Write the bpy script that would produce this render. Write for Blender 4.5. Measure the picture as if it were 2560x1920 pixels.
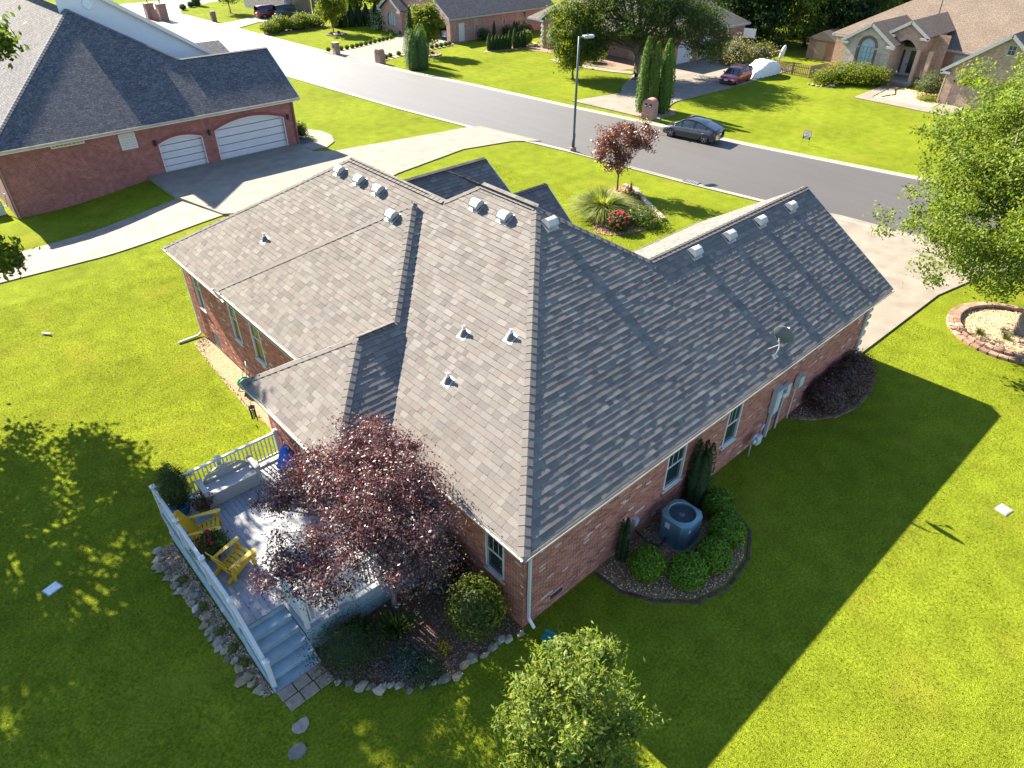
import bpy, math, random
import numpy as np
from mathutils import Vector, Matrix
from math import sin, cos, pi, sqrt, radians, atan2
random.seed(7); RNG = np.random.default_rng(11)
SC = bpy.context.scene
COL = SC.collection
for o in list(bpy.data.objects): bpy.data.objects.remove(o)

# ------------------------------------------------------------ camera, sky, sun
def make_camera(loc, yaw, pitch, roll, lens):
    a, p, r = radians(yaw), radians(pitch), radians(roll)
    fw = Vector((cos(a)*cos(p), sin(a)*cos(p), -sin(p)))
    rt = Vector((sin(a), -cos(a), 0)); up = rt.cross(fw)
    R = rt*cos(r)+up*sin(r); U = -rt*sin(r)+up*cos(r)
    m = Matrix((R, U, -fw)).transposed().to_4x4(); m.translation = loc
    cd = bpy.data.cameras.new('camera'); cd.sensor_width = 36; cd.sensor_fit = 'HORIZONTAL'; cd.lens = lens
    cd.clip_start = .1; cd.clip_end = 3000
    o = bpy.data.objects.new('camera', cd); o.matrix_world = m; COL.objects.link(o); SC.camera = o
make_camera((-7.0803, -7.2940, 15.6726), 47.4682, 36.0996, 0.3405, 24.114)
SUN_TO = Vector((-0.13, 1.400, 1.0)).normalized()      # direction towards the sun
SUN_EL = math.asin(SUN_TO.z)
W = bpy.data.worlds.new('World'); SC.world = W; W.use_nodes = True
nt = W.node_tree; bg = nt.nodes['Background']
sky = nt.nodes.new('ShaderNodeTexSky'); sky.sky_type = 'NISHITA'; sky.sun_disc = False
sky.sun_elevation = SUN_EL; sky.sun_rotation = atan2(SUN_TO.x, SUN_TO.y)
sky.air_density = 1.0; sky.dust_density = .2; sky.ozone_density = 2.8
nt.links.new(sky.outputs[0], bg.inputs[0]); bg.inputs[1].default_value = 0.076
sd = bpy.data.lights.new('sun', 'SUN'); sd.energy = 5.0; sd.angle = radians(.53); sd.color = (1, .885, .71)
so = bpy.data.objects.new('sun', sd); so.rotation_euler = SUN_TO.to_track_quat('Z', 'Y').to_euler(); so.location = (0, 60, 60); COL.objects.link(so)
SC.view_settings.view_transform = 'Standard'; SC.view_settings.look = 'None'
SC.view_settings.exposure = 2.42; SC.view_settings.gamma = 1.0
SC.render.engine = 'CYCLES'; SC.cycles.max_bounces = 6; SC.cycles.transparent_max_bounces = 8
SC.cycles.use_adaptive_sampling = True

# ------------------------------------------------------------ helpers
def sm(t):
    t = min(1, max(0, t)); return t*t*(3-2*t)
def terr(x, y): return -0.72*sm((y-1)/18)*sm((8-x)/9)

class MB:
    """collects polygons (with a colour per face and optional uv) and links them as ONE mesh object"""
    def __init__(s): s.v = []; s.f = []; s.c = []; s.uv = []; s.col = None
    def add(s, vs, fs, col=None, uv=None):
        b = len(s.v); s.v += [tuple(p) for p in vs]
        for k, f in enumerate(fs):
            s.f.append(tuple(b+i for i in f)); s.c.append(col if col is not None else s.col)
            s.uv.append(uv[k] if uv else None)
        return s
    def box(s, c, d, rz=0, col=None, M=None):
        x, y, z = d[0]/2, d[1]/2, d[2]/2
        P = [Vector((i*x, j*y, k*z)) for k in (-1, 1) for j in (-1, 1) for i in (-1, 1)]
        if M is None: M = Matrix.Translation(c) @ Matrix.Rotation(rz, 4, 'Z')
        else: M = Matrix.Translation(c) @ M
        s.add([M @ p for p in P], [(0, 2, 3, 1), (4, 5, 7, 6), (0, 1, 5, 4), (2, 6, 7, 3), (0, 4, 6, 2), (1, 3, 7, 5)], col); return s
    def b2(s, lo, hi, col=None):
        return s.box([(a+b)/2 for a, b in zip(lo, hi)], [b-a for a, b in zip(lo, hi)], col=col)
    def beam(s, a, b, w, h, col=None, up=(0, 0, 1)):
        a, b = Vector(a), Vector(b); d = b-a; L = d.length; d.normalize(); u = Vector(up)
        if abs(d.dot(u)) > .99: u = Vector((1, 0, 0))
        r = d.cross(u).normalized(); u = r.cross(d)
        M = Matrix((d, r, u)).transposed().to_4x4()
        return s.box((a+b)/2, (L, w, h), col=col, M=M)
    def prism(s, poly, z0, z1, col=None):
        n = len(poly); z0 = z0 if callable(z0) else (lambda x, y, k=z0: k); z1 = z1 if callable(z1) else (lambda x, y, k=z1: k)
        v = [(x, y, z0(x, y)) for x, y in poly]+[(x, y, z1(x, y)) for x, y in poly]
        s.add(v, [tuple(range(n-1, -1, -1)), tuple(range(n, 2*n))]+[(i, (i+1) % n, n+(i+1) % n, n+i) for i in range(n)], col); return s
    def tube(s, pts, r, n=6, col=None, cap=True):
        pts = [Vector(p) for p in pts]; rs = r if hasattr(r, '__len__') else [r]*len(pts)
        V = []; ref = Vector((0, 0, 1))
        for i, p in enumerate(pts):
            d = (pts[min(i+1, len(pts)-1)]-pts[max(i-1, 0)]).normalized()
            q = ref if abs(d.dot(ref)) < .95 else Vector((1, 0, 0))
            a = d.cross(q).normalized(); b = d.cross(a)
            for k in range(n):
                t = 2*pi*k/n; V.append(p+(a*cos(t)+b*sin(t))*rs[i])
        F = [(i*n+k, i*n+(k+1) % n, (i+1)*n+(k+1) % n, (i+1)*n+k) for i in range(len(pts)-1) for k in range(n)]
        if cap: F += [tuple(range(n-1, -1, -1)), tuple(range((len(pts)-1)*n, len(pts)*n))]
        s.add(V, F, col); return s
    def lathe(s, prof, c=(0, 0, 0), n=16, col=None, M=None):
        V = [Vector((r*cos(2*pi*k/n), r*sin(2*pi*k/n), z)) for r, z in prof for k in range(n)]
        M = (Matrix.Translation(c) @ M) if M is not None else Matrix.Translation(c)
        m = len(prof)
        F = [(i*n+k, i*n+(k+1) % n, (i+1)*n+(k+1) % n, (i+1)*n+k) for i in range(m-1) for k in range(n)]
        if prof[0][0] > 1e-6: F.append(tuple(range(n-1, -1, -1)))
        if prof[-1][0] > 1e-6: F.append(tuple(range((m-1)*n, m*n)))
        s.add([M @ p for p in V], F, col); return s
    def blob(s, c, r, n=10, m=7, jit=.15, col=None, rng=random):
        V = [(c[0], c[1], c[2]-r[2])]
        for i in range(1, m):
            th = pi*i/m
            for k in range(n):
                ph = 2*pi*(k+.5*(i % 2))/n; j = 1+rng.uniform(-jit, jit)
                V.append((c[0]+r[0]*j*sin(th)*cos(ph), c[1]+r[1]*j*sin(th)*sin(ph), c[2]-r[2]*j*cos(th)))
        V.append((c[0], c[1], c[2]+r[2])); L = len(V)-1; F = []
        for k in range(n): F.append((0, 1+(k+1) % n, 1+k))
        for i in range(m-2):
            for k in range(n):
                a, b = 1+i*n+k, 1+i*n+(k+1) % n; F.append((a, b, b+n, a+n))
        for k in range(n): F.append((L, L-n+k, L-n+(k+1) % n))
        s.add(V, F, col); return s
    def mesh(s, name):
        me = bpy.data.meshes.new(name); me.from_pydata(s.v, [], s.f)
        if any(c is not None for c in s.c):
            at = me.color_attributes.new('Col', 'FLOAT_COLOR', 'CORNER')
            arr = np.ones((len(me.loops), 4), np.float32); k = 0
            for f, c in zip(s.f, s.c):
                if c is not None: arr[k:k+len(f), :3] = c[:3]
                k += len(f)
            at.data.foreach_set('color', arr.ravel())
        if any(u is not None for u in s.uv):
            ul = me.uv_layers.new(name='UVMap'); arr = np.zeros((len(me.loops), 2), np.float32); k = 0
            for f, u in zip(s.f, s.uv):
                if u is not None: arr[k:k+len(f)] = u
                k += len(f)
            ul.data.foreach_set('uv', arr.ravel())
        me.update(); return me
    def build(s, name, m, parent=None, smooth=False, bevel=0, kind=None):
        return link(name, s.mesh(name), m, parent, smooth, bevel, kind)
def link(name, me, m, parent=None, smooth=False, bevel=0, kind=None):
    if m is not None and not me.materials: me.materials.append(m)
    if smooth: me.polygons.foreach_set('use_smooth', [True]*len(me.polygons))
    o = bpy.data.objects.new(name, me); COL.objects.link(o)
    if parent is not None: setpar(o, parent)
    if bevel:
        b = o.modifiers.new('bevel', 'BEVEL'); b.width = bevel; b.segments = 2; b.limit_method = 'ANGLE'
    if kind: o['kind'] = kind
    return o
def wm(o):
    m = o.matrix_basis.copy()
    if o.parent: m = wm(o.parent) @ o.matrix_parent_inverse @ m
    return m
def setpar(o, p): o.parent = p; o.matrix_parent_inverse = wm(p).inverted()
def tag(o, label, cat, group=None):
    o['label'] = label; o['category'] = cat
    if group: o['group'] = group
    return o
def thing(name, label, cat, loc=(0, 0, 0), rz=0, group=None):
    o = bpy.data.objects.new(name, None); COL.objects.link(o); o.empty_display_size = .3
    o.location = loc; o.rotation_euler = (0, 0, rz); return tag(o, label, cat, group)
def struct(o): o['kind'] = 'structure'; return o
def copy_tree(o, parent=None):
    c = o.copy(); COL.objects.link(c)
    if parent is not None: c.parent = parent; c.matrix_parent_inverse = o.matrix_parent_inverse.copy()
    for ch in [x for x in o.children]: copy_tree(ch, c)
    return c
def lerp(a, b, t): return tuple(x+(y-x)*t for x, y in zip(a, b))

# ------------------------------------------------------------ materials
MATS = {}
def new_mat(name):
    m = bpy.data.materials.new(name); m.use_nodes = True; MATS[name] = m
    return m, m.node_tree.nodes, m.node_tree.links, m.node_tree.nodes['Principled BSDF']
def noise_mix(N, L, base_socket_or_col, scale, amt, dark=.6, light=1.35, coord='Object', detail=4, stretch=None):
    tc = N.new('ShaderNodeTexCoord'); nz = N.new('ShaderNodeTexNoise'); nz.inputs['Scale'].default_value = scale; nz.inputs['Detail'].default_value = detail
    src = tc.outputs[coord]
    if stretch:
        mp = N.new('ShaderNodeMapping'); mp.inputs['Scale'].default_value = stretch; L.new(src, mp.inputs[0]); src = mp.outputs[0]
    L.new(src, nz.inputs['Vector'])
    mr = N.new('ShaderNodeMapRange'); mr.inputs[1].default_value = .3; mr.inputs[2].default_value = .7
    mr.inputs[3].default_value = 1-(1-dark)*amt; mr.inputs[4].default_value = 1+(light-1)*amt
    L.new(nz.outputs[0], mr.inputs[0])
    mx = N.new('ShaderNodeMix'); mx.data_type = 'RGBA'; mx.blend_type = 'MULTIPLY'; mx.inputs[0].default_value = 1
    if isinstance(base_socket_or_col, tuple): mx.inputs[6].default_value = (*base_socket_or_col[:3], 1)
    else: L.new(base_socket_or_col, mx.inputs[6])
    L.new(mr.outputs[0], mx.inputs[7])
    return mx.outputs[2], nz.outputs[0]
def bump(N, L, P, h, strength=.3, dist=.02):
    b = N.new('ShaderNodeBump'); b.inputs['Strength'].default_value = strength; b.inputs['Distance'].default_value = dist
    L.new(h, b.inputs['Height']); L.new(b.outputs[0], P.inputs['Normal'])
def mat(name, col, rough=.6, metal=0, ns=8, na=.35, bmp=0, bd=.01, spec=.4, coat=0, ns2=None):
    if name in MATS: return MATS[name]
    m, N, L, P = new_mat(name)
    c, h = noise_mix(N, L, col, ns, na)
    if ns2: c, h2 = noise_mix(N, L, c, ns2, na)
    L.new(c, P.inputs['Base Color']); P.inputs['Roughness'].default_value = rough; P.inputs['Metallic'].default_value = metal
    P.inputs['Specular IOR Level'].default_value = spec; P.inputs['Coat Weight'].default_value = coat
    if bmp: bump(N, L, P, h, bmp, bd)
    return m
def mat_attr(name, rough=.8, ns=60, na=.3, bmp=0, bd=.004, spec=.3):
    if name in MATS: return MATS[name]
    m, N, L, P = new_mat(name)
    a = N.new('ShaderNodeAttribute'); a.attribute_name = 'Col'
    c, h = noise_mix(N, L, a.outputs['Color'], ns, na)
    L.new(c, P.inputs['Base Color']); P.inputs['Roughness'].default_value = rough; P.inputs['Specular IOR Level'].default_value = spec
    if bmp: bump(N, L, P, h, bmp, bd)
    return m
def mat_leaf(name, trans=.35, rough=.45, spec=.4, tint=(1.5, 1.6, .6)):
    if name in MATS: return MATS[name]
    m, N, L, P = new_mat(name)
    a = N.new('ShaderNodeAttribute'); a.attribute_name = 'Col'
    L.new(a.outputs['Color'], P.inputs['Base Color']); P.inputs['Roughness'].default_value = rough; P.inputs['Specular IOR Level'].default_value = spec
    t = N.new('ShaderNodeBsdfTranslucent'); mul = N.new('ShaderNodeMix'); mul.data_type = 'RGBA'; mul.blend_type = 'MULTIPLY'; mul.inputs[0].default_value = 1
    L.new(a.outputs['Color'], mul.inputs[6]); mul.inputs[7].default_value = (*tint, 1); L.new(mul.outputs[2], t.inputs[0])
    s = N.new('ShaderNodeMixShader'); s.inputs[0].default_value = trans
    L.new(P.outputs[0], s.inputs[1]); L.new(t.outputs[0], s.inputs[2]); L.new(s.outputs[0], N['Material Output'].inputs[0])
    return m
def mat_brickwall(name, c1, c2, mortar, uv=True, bw=.203, bh=.0677, rough=.85):
    m, N, L, P = new_mat(name)
    tc = N.new('ShaderNodeTexCoord'); br = N.new('ShaderNodeTexBrick')
    L.new(tc.outputs['UV'], br.inputs['Vector']); br.inputs['Scale'].default_value = 1
    br.inputs['Brick Width'].default_value = bw; br.inputs['Row Height'].default_value = bh; br.inputs['Mortar Size'].default_value = .006
    br.inputs['Color1'].default_value = (*c1, 1); br.inputs['Color2'].default_value = (*c2, 1); br.inputs['Mortar'].default_value = (*mortar, 1)
    br.inputs['Bias'].default_value = -.1; br.inputs['Mortar Smooth'].default_value = .2
    c, h = noise_mix(N, L, br.outputs[0], 3, .5, coord='UV'); c, h = noise_mix(N, L, c, .6, .35, coord='UV')
    L.new(c, P.inputs['Base Color']); P.inputs['Roughness'].default_value = rough
    iv = N.new('ShaderNodeMath'); iv.operation = 'SUBTRACT'; iv.inputs[0].default_value = 1; L.new(br.outputs[1], iv.inputs[1]); bump(N, L, P, iv.outputs[0], .5, .008)
    return m
def mat_shingle_far(name, c1, c2, gap, w=.25, h=.145):
    m, N, L, P = new_mat(name)
    tc = N.new('ShaderNodeTexCoord'); br = N.new('ShaderNodeTexBrick'); L.new(tc.outputs['UV'], br.inputs['Vector'])
    br.inputs['Scale'].default_value = 1; br.inputs['Brick Width'].default_value = w; br.inputs['Row Height'].default_value = h; br.inputs['Mortar Size'].default_value = .008
    br.inputs['Color1'].default_value = (*c1, 1); br.inputs['Color2'].default_value = (*c2, 1); br.inputs['Mortar'].default_value = (*gap, 1); br.offset = .37; br.squash = .8; br.squash_frequency = 3
    c, hh = noise_mix(N, L, br.outputs[0], 9, .6, dark=.45, light=1.5, coord='UV', detail=1); c, hh = noise_mix(N, L, c, .5, .3, coord='UV')
    L.new(c, P.inputs['Base Color']); P.inputs['Roughness'].default_value = .95; P.inputs['Specular IOR Level'].default_value = .15
    sp = N.new('ShaderNodeSeparateXYZ'); L.new(tc.outputs['UV'], sp.inputs[0])
    d = N.new('ShaderNodeMath'); d.operation = 'DIVIDE'; d.inputs[1].default_value = h; L.new(sp.outputs[1], d.inputs[0])
    fr = N.new('ShaderNodeMath'); fr.operation = 'FRACT'; L.new(d.outputs[0], fr.inputs[0])
    iv = N.new('ShaderNodeMath'); iv.operation = 'SUBTRACT'; iv.inputs[0].default_value = 1; L.new(fr.outputs[0], iv.inputs[1])
    ad = N.new('ShaderNodeMath'); ad.operation = 'MULTIPLY_ADD'; L.new(hh, ad.inputs[0]); ad.inputs[1].default_value = .6; L.new(iv.outputs[0], ad.inputs[2])
    bump(N, L, P, ad.outputs[0], .6, .012)
    return m
def mat_glass(name, col=(.02, .03, .035), rough=.05):
    if name in MATS: return MATS[name]
    m, N, L, P = new_mat(name); P.inputs['Base Color'].default_value = (*col, 1); P.inputs['Roughness'].default_value = rough; P.inputs['Specular IOR Level'].default_value = .8
    return m
white = mat('white_trim', (.50, .50, .485), .45, na=.12)
whitep = mat('white_vinyl', (.47, .48, .475), .4, na=.08)
gutterm = mat('gutter_metal', (.38, .36, .32), .5, ns=3, na=.5)
darkglass = mat_glass('window_glass')
black = mat('black_metal', (.015, .015, .016), .45)
grey_metal = mat('grey_metal', (.35, .36, .37), .4, metal=.3)
# ------------------------------------------------------------ ground, road, kerbs, drives
def lawn_material():
    m, N, L, P = new_mat('lawn')
    c, h1 = noise_mix(N, L, (.118, .148, .010), .16, .5, dark=.72, light=1.25, detail=3)
    c, h2 = noise_mix(N, L, c, 1.3, .5, dark=.66, light=1.3, detail=5)
    c, h3 = noise_mix(N, L, c, 14, .7, dark=.5, light=1.5, detail=6)
    tc = N.new('ShaderNodeTexCoord'); nz = N.new('ShaderNodeTexNoise'); nz.inputs['Scale'].default_value = .35; nz.inputs['Detail'].default_value = 6; L.new(tc.outputs['Object'], nz.inputs['Vector'])
    mr = N.new('ShaderNodeMapRange'); mr.inputs[1].default_value = .56; mr.inputs[2].default_value = .75; mr.inputs[4].default_value = .55; L.new(nz.outputs[0], mr.inputs[0])
    mx = N.new('ShaderNodeMix'); mx.data_type = 'RGBA'; mx.inputs[7].default_value = (.18, .165, .02, 1); L.new(mr.outputs[0], mx.inputs[0]); L.new(c, mx.inputs[6])
    L.new(mx.outputs[2], P.inputs['Base Color']); P.inputs['Roughness'].default_value = 1; P.inputs['Specular IOR Level'].default_value = .03
    nz2 = N.new('ShaderNodeTexNoise'); nz2.inputs['Scale'].default_value = 38; nz2.inputs['Detail'].default_value = 6; L.new(tc.outputs['Object'], nz2.inputs['Vector'])
    bump(N, L, P, nz2.outputs[0], .8, .045)
    return m
lawn = lawn_material()
def grid_lines(a, b, fine0, fine1, st):
    c = [-900, -400, -200, -100]; L = [x for x in c if x < a]+list(np.arange(a, fine0, 6))+list(np.arange(fine0, fine1, st))+list(np.arange(fine1, b, 6))+[b+40, b+120, b+400, b+900]
    return sorted(set(round(float(x), 3) for x in L))
gx = grid_lines(-60, 120, -24, 14, .75); gy = grid_lines(-60, 180, -8, 50, .75)
mb = MB(); mb.v = [(x, y, terr(x, y)) for y in gy for x in gx]; nx = len(gx)
mb.f = [(j*nx+i, j*nx+i+1, (j+1)*nx+i+1, (j+1)*nx+i) for j in range(len(gy)-1) for i in range(nx-1)]; mb.c = [None]*len(mb.f); mb.uv = [None]*len(mb.f)
struct(mb.build('lawn_ground', lawn, smooth=True))

def road_mat(name, col):
    m, N, L, P = new_mat(name)
    tc = N.new('ShaderNodeTexCoord'); sp = N.new('ShaderNodeSeparateXYZ'); L.new(tc.outputs['Object'], sp.inputs[0])   # paler along the street: older asphalt, with haze and flare put into the colour
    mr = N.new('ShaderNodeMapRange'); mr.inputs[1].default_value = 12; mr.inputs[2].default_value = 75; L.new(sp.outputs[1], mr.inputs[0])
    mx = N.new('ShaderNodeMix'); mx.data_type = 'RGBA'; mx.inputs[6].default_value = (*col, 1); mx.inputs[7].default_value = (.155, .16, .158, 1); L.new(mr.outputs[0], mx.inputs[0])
    c, h = noise_mix(N, L, mx.outputs[2], .5, .35, dark=.85, light=1.12, stretch=(3, .25, 1)); c, h = noise_mix(N, L, c, 45, .5, dark=.7, light=1.3)
    L.new(c, P.inputs['Base Color']); P.inputs['Roughness'].default_value = .6; P.inputs['Specular IOR Level'].default_value = .22; bump(N, L, P, h, .3, .006); return m
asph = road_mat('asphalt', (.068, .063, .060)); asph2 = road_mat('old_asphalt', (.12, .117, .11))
conc = mat('concrete', (.175, .152, .122), .85, ns=1.1, na=.5, bmp=.2, bd=.005, ns2=30)
conc2 = mat('stained_concrete', (.165, .145, .12), .85, ns=.8, na=.45, bmp=.2, bd=.005, ns2=25)
kerbm = mat('kerb_concrete', (.25, .22, .18), .85, ns=5, na=.3)
near = [(44, -75), (38.5, -40), (36.0, -20), (34.6, -6), (33.5, 3.5), (32.8, 8.7), (31.9, 12.6), (31.05, 18), (30.15, 26.6), (28.75, 35.1), (27.55, 44.8), (26.3, 60.8), (25.4, 84), (25.0, 104), (24.6, 111)]
far = [(56, -75), (49.8, -40), (46.6, -20), (45.0, -6), (43.6, 3.5), (42.4, 9.6), (41.6, 14), (40.8, 18.6), (39.8, 26.6), (38.6, 35.4), (37.4, 46.2), (35.8, 56.8), (34.7, 71.4), (33.8, 92), (33.0, 108)]
def strip(L1, L2, z, name, m):
    mb = MB(); n = len(L1)
    mb.add([(x, y, z) for x, y in L1]+[(x, y, z) for x, y in L2], [(i, i+n, i+n+1, i+1) for i in range(n-1)])
    o = mb.build(name, m); return struct(o)
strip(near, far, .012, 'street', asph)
def sheet(poly, z, name, m):
    mb = MB(); n = len(poly); mb.add([(x, y, z) for x, y in poly], [tuple(range(n))]); return struct(mb.build(name, m))
sheet([(-60, 112.2), (24.6, 111.5), (24.6, 107), (33.2, 107), (33.8, 110.5), (36, 114.6), (42, 118.6), (60, 120.5), (140, 128), (140, 137), (58, 127), (36, 125.2), (-60, 124.2)], .008, 'cross_street', asph2)
def offset(L, d):
    out = []
    for i, p in enumerate(L):
        a = L[max(i-1, 0)]; b = L[min(i+1, len(L)-1)]; t = Vector((b[0]-a[0], b[1]-a[1])).normalized(); out.append((p[0]-t.y*d, p[1]+t.x*d))
    return out
def kerb(L, side, name):
    prof = [(0, .014), (.28, .022), (.36, .075), (.46, .085), (.5, .06), (.5, -.05)]
    rows = [[(x, y, z) for (x, y) in offset(L, side*d)] for d, z in prof]; n = len(L)
    mb = MB(); mb.add([p for r in rows for p in r], [(k*n+i, k*n+i+1, (k+1)*n+i+1, (k+1)*n+i) for k in range(len(prof)-1) for i in range(n-1)])
    return struct(mb.build(name, kerbm, smooth=False))
kerb(near, 1, 'kerb_near'); kerb(far, -1, 'kerb_far')

def slab(poly, name, m=conc, top=.07, dz=.25, tf=None):
    """concrete slab: one sheet with its edge; follows the terrain where tf is given"""
    tz = (lambda x, y: top+(terr(x, y) if tf else 0)); mb = MB(); mb.prism(poly, lambda x, y: tz(x, y)-dz, tz)
    return struct(mb.build(name, m))
def joint(p, q, name='joint', w=.022, z=.074, tf=None, par=None):
    mb = MB(); a = Vector((*p, 0)); b = Vector((*q, 0)); d = (b-a).normalized(); n = Vector((-d.y, d.x, 0))*w/2
    V = [a-n, b-n, b+n, a+n]; V = [(v.x, v.y, z+(terr(v.x, v.y) if tf else 0)) for v in V]
    return mb.build(name, jointm, par)
jointm = mat('joint_dirt', (.06, .052, .042), .95)
d1 = slab([(5.2, 36.8), (6.2, 32.2), (11.3, 28.6), (17.8, 31.2), (24.3, 32.3), (28.2, 31.4), (29.95, 30.0), (29.0, 35.9), (27.9, 36.4), (22, 37.3), (17.3, 38.1), (15.9, 38.9), (16.1, 41.48), (5.2, 41.48)], 'driveway_left', conc)
for p, q in (((10.2, 41.4), (10.9, 28.9)), ((16.0, 38.9), (17.4, 31.1)), ((22.0, 37.2), (23.2, 32.1)), ((5.4, 36.4), (16.5, 35.0))): joint(p, q, par=d1)
def ribbon(a, b, name, m, n=12, top=.06, tf=True):
    mb = MB(); V = []
    for i in range(n+1):
        t = i/n
        for P in (a, b):
            x, y = lerp(P[0], P[1], t); V += [(x, y, terr(x, y)+top), (x, y, terr(x, y)-.1)]
    F = []
    for i in range(n):
        k = 4*i; F += [(k, k+4, k+6, k+2), (k+1, k+5, k+4, k), (k+2, k+6, k+7, k+3)]
    mb.add(V, F); return struct(mb.build(name, m))
sw = ribbon(((-16, 35.2), (5.2, 36.8)), ((-16, 33.4), (6.2, 32.2)), 'sidewalk', conc, 26)
for i, t in enumerate((.10, .22, .34, .46, .58, .70, .82, .94)):
    a = lerp((-16, 35.2), (5.2, 36.8), t); b = lerp((-16, 33.4), (6.2, 32.2), t); joint(a, b, z=.064, tf=1, par=sw)
slab([(16.1, 41.0), (16.0, 39.4), (17.2, 39.3), (18.3, 40.2), (18.9, 41.6), (18.9, 43.2), (18.2, 44.6), (17.6, 45.2), (17.0, 44.6), (17.5, 43.4), (17.7, 42.2), (17.2, 41.2)], 'garden_walk', conc, .06)
d2 = slab([(18.2, .45), (27.2, .30), (31.5, -.5), (34.2, -2.6), (33.05, 8.0), (32.5, 9.6), (28, 8.7), (18.2, 8.6)], 'driveway_right', conc)
for x in (22.6, 27.0, 31.2): joint((x, .32), (x, 8.7), par=d2)
joint((18.4, 4.5), (33.4, 4.3), par=d2)
d3 = slab([(40.25, 36.6), (45.8, 35.6), (48, 37.4), (53.6, 40.2), (58.4, 40.6), (66.6, 40.2), (67.8, 30.2), (58.8, 30.1), (46.9, 30.3), (43, 28.9), (40.9, 27.3)], 'driveway_middle', conc2)
for p, q in (((46.9, 35.8), (46.9, 30.4)), ((53, 39.8), (52.6, 30.3)), ((59, 40.4), (58.6, 30.2))): joint(p, q, par=d3)
d4 = slab([(34.75, 70.3), (36.7, 69.4), (40.5, 70.4), (45.5, 72.0), (51, 77.5), (51.2, 64.6), (48.6, 64.6), (44.6, 64.3), (40.0, 63.7), (37.4, 62.6), (36.0, 60.6)], 'driveway_neighbour', conc)
slab([(33.5, 97), (34.2, 91.8), (38.3, 94.6), (41.3, 94.3), (46, 93.2), (52, 95.5), (48, 101), (40, 99.5), (36, 97.5)], 'driveway_far', conc)
slab([(60.6, 20.5), (67.9, 20.8), (67.9, 20.0), (62.2, 19.5), (62.0, 14.2), (64.4, 14.2), (64.4, 12.2), (60.4, 12.2)], 'front_walk', conc, .06)
slab([(51.3, 50.6), (50.7, 46.6), (51.7, 42.4), (52.6, 40.0), (53.6, 40.4), (52.8, 42.6), (51.9, 46.6), (52.3, 50.4)], 'house_walk', conc, .06)
# storm drain in the gutter
t = thing('storm_drain', 'dark iron storm drain grate set in the street gutter', 'drain', (31.15, 17.2, .02), radians(97))
mb = MB(); mb.box((31.15, 17.2, .03), (1.1, .55, .02), radians(97)); mb.build('frame', black, t)
for i in range(7):
    mb = MB(); mb.box((31.15-.42*cos(radians(97))+.14*i*cos(radians(97)), 17.2-.42+.14*i, .045), (.05, .5, .014), radians(97)); mb.build('bar', grey_metal, t)
for (x, y, rz, lb) in ((-8.36, 10.32, .3, 'pale square utility cover lying in the shaded back lawn'), (14.34, -6.6, -.2, 'pale square utility cover lying in the sunlit side lawn')):
    t = thing('utility_cover', lb, 'cover', (x, y, terr(x, y)), rz)
    mb = MB(); mb.box((x, y, terr(x, y)+.02), (.36, .30, .05), rz); mb.build('lid', mat('pale_plastic', (.55, .6, .6), .5), t, bevel=.01)
    mb = MB(); mb.box((x, y, terr(x, y)), (.42, .36, .05), rz); mb.build('rim', grey_metal, t)
o = MB().tube([(-4.95, 26.1, -.66), (-4.7, 25.75, -.65)], .05, 8).build('pvc_pipe_stub', white); tag(o, 'short white pipe stub lying flat in sunny side lawn', 'pipe')
# ------------------------------------------------------------ main house
SL = .648; K = sqrt(1+SL*SL); EZ = 3.45
CAMP = Vector((-7.08, -7.29, 15.67))
PAL = [(0.114, 0.105, 0.099), (0.137, 0.127, 0.115), (0.126, 0.116, 0.106), (0.143, 0.135, 0.125), (0.134, 0.12, 0.111), (0.12, 0.113, 0.107), (0.15, 0.142, 0.13), (0.128, 0.114, 0.108), (0.139, 0.132, 0.124)]
shm = mat_attr('shingle_granules', .95, ns=55, na=.35, bmp=.4, bd=.003, spec=.12)
class Frame:
    """roof plane: o = eave origin, u = along the eave, v = up the slope, n = normal"""
    def __init__(s, o, u, up):
        s.o = Vector(o); s.u = Vector(u).normalized(); s.v = Vector(up).normalized(); s.n = s.u.cross(s.v)
        if s.n.z < 0: s.n = -s.n
    def p(s, a, b, c=0): return s.o+s.u*a+s.v*b+s.n*c
    def uv(s, p): d = Vector(p)-s.o; return d.dot(s.u), d.dot(s.v)
def scan(poly, v):
    xs = []
    for i in range(len(poly)):
        (a, b), (c, d) = poly[i], poly[(i+1) % len(poly)]
        if (b <= v < d) or (d <= v < b): xs.append(a+(c-a)*(v-b)/(d-b))
    xs.sort(); return [(xs[i], xs[i+1]) for i in range(0, len(xs)-1, 2)]
SHN = []      # full shingles that may become parts
EXPO = .182
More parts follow.
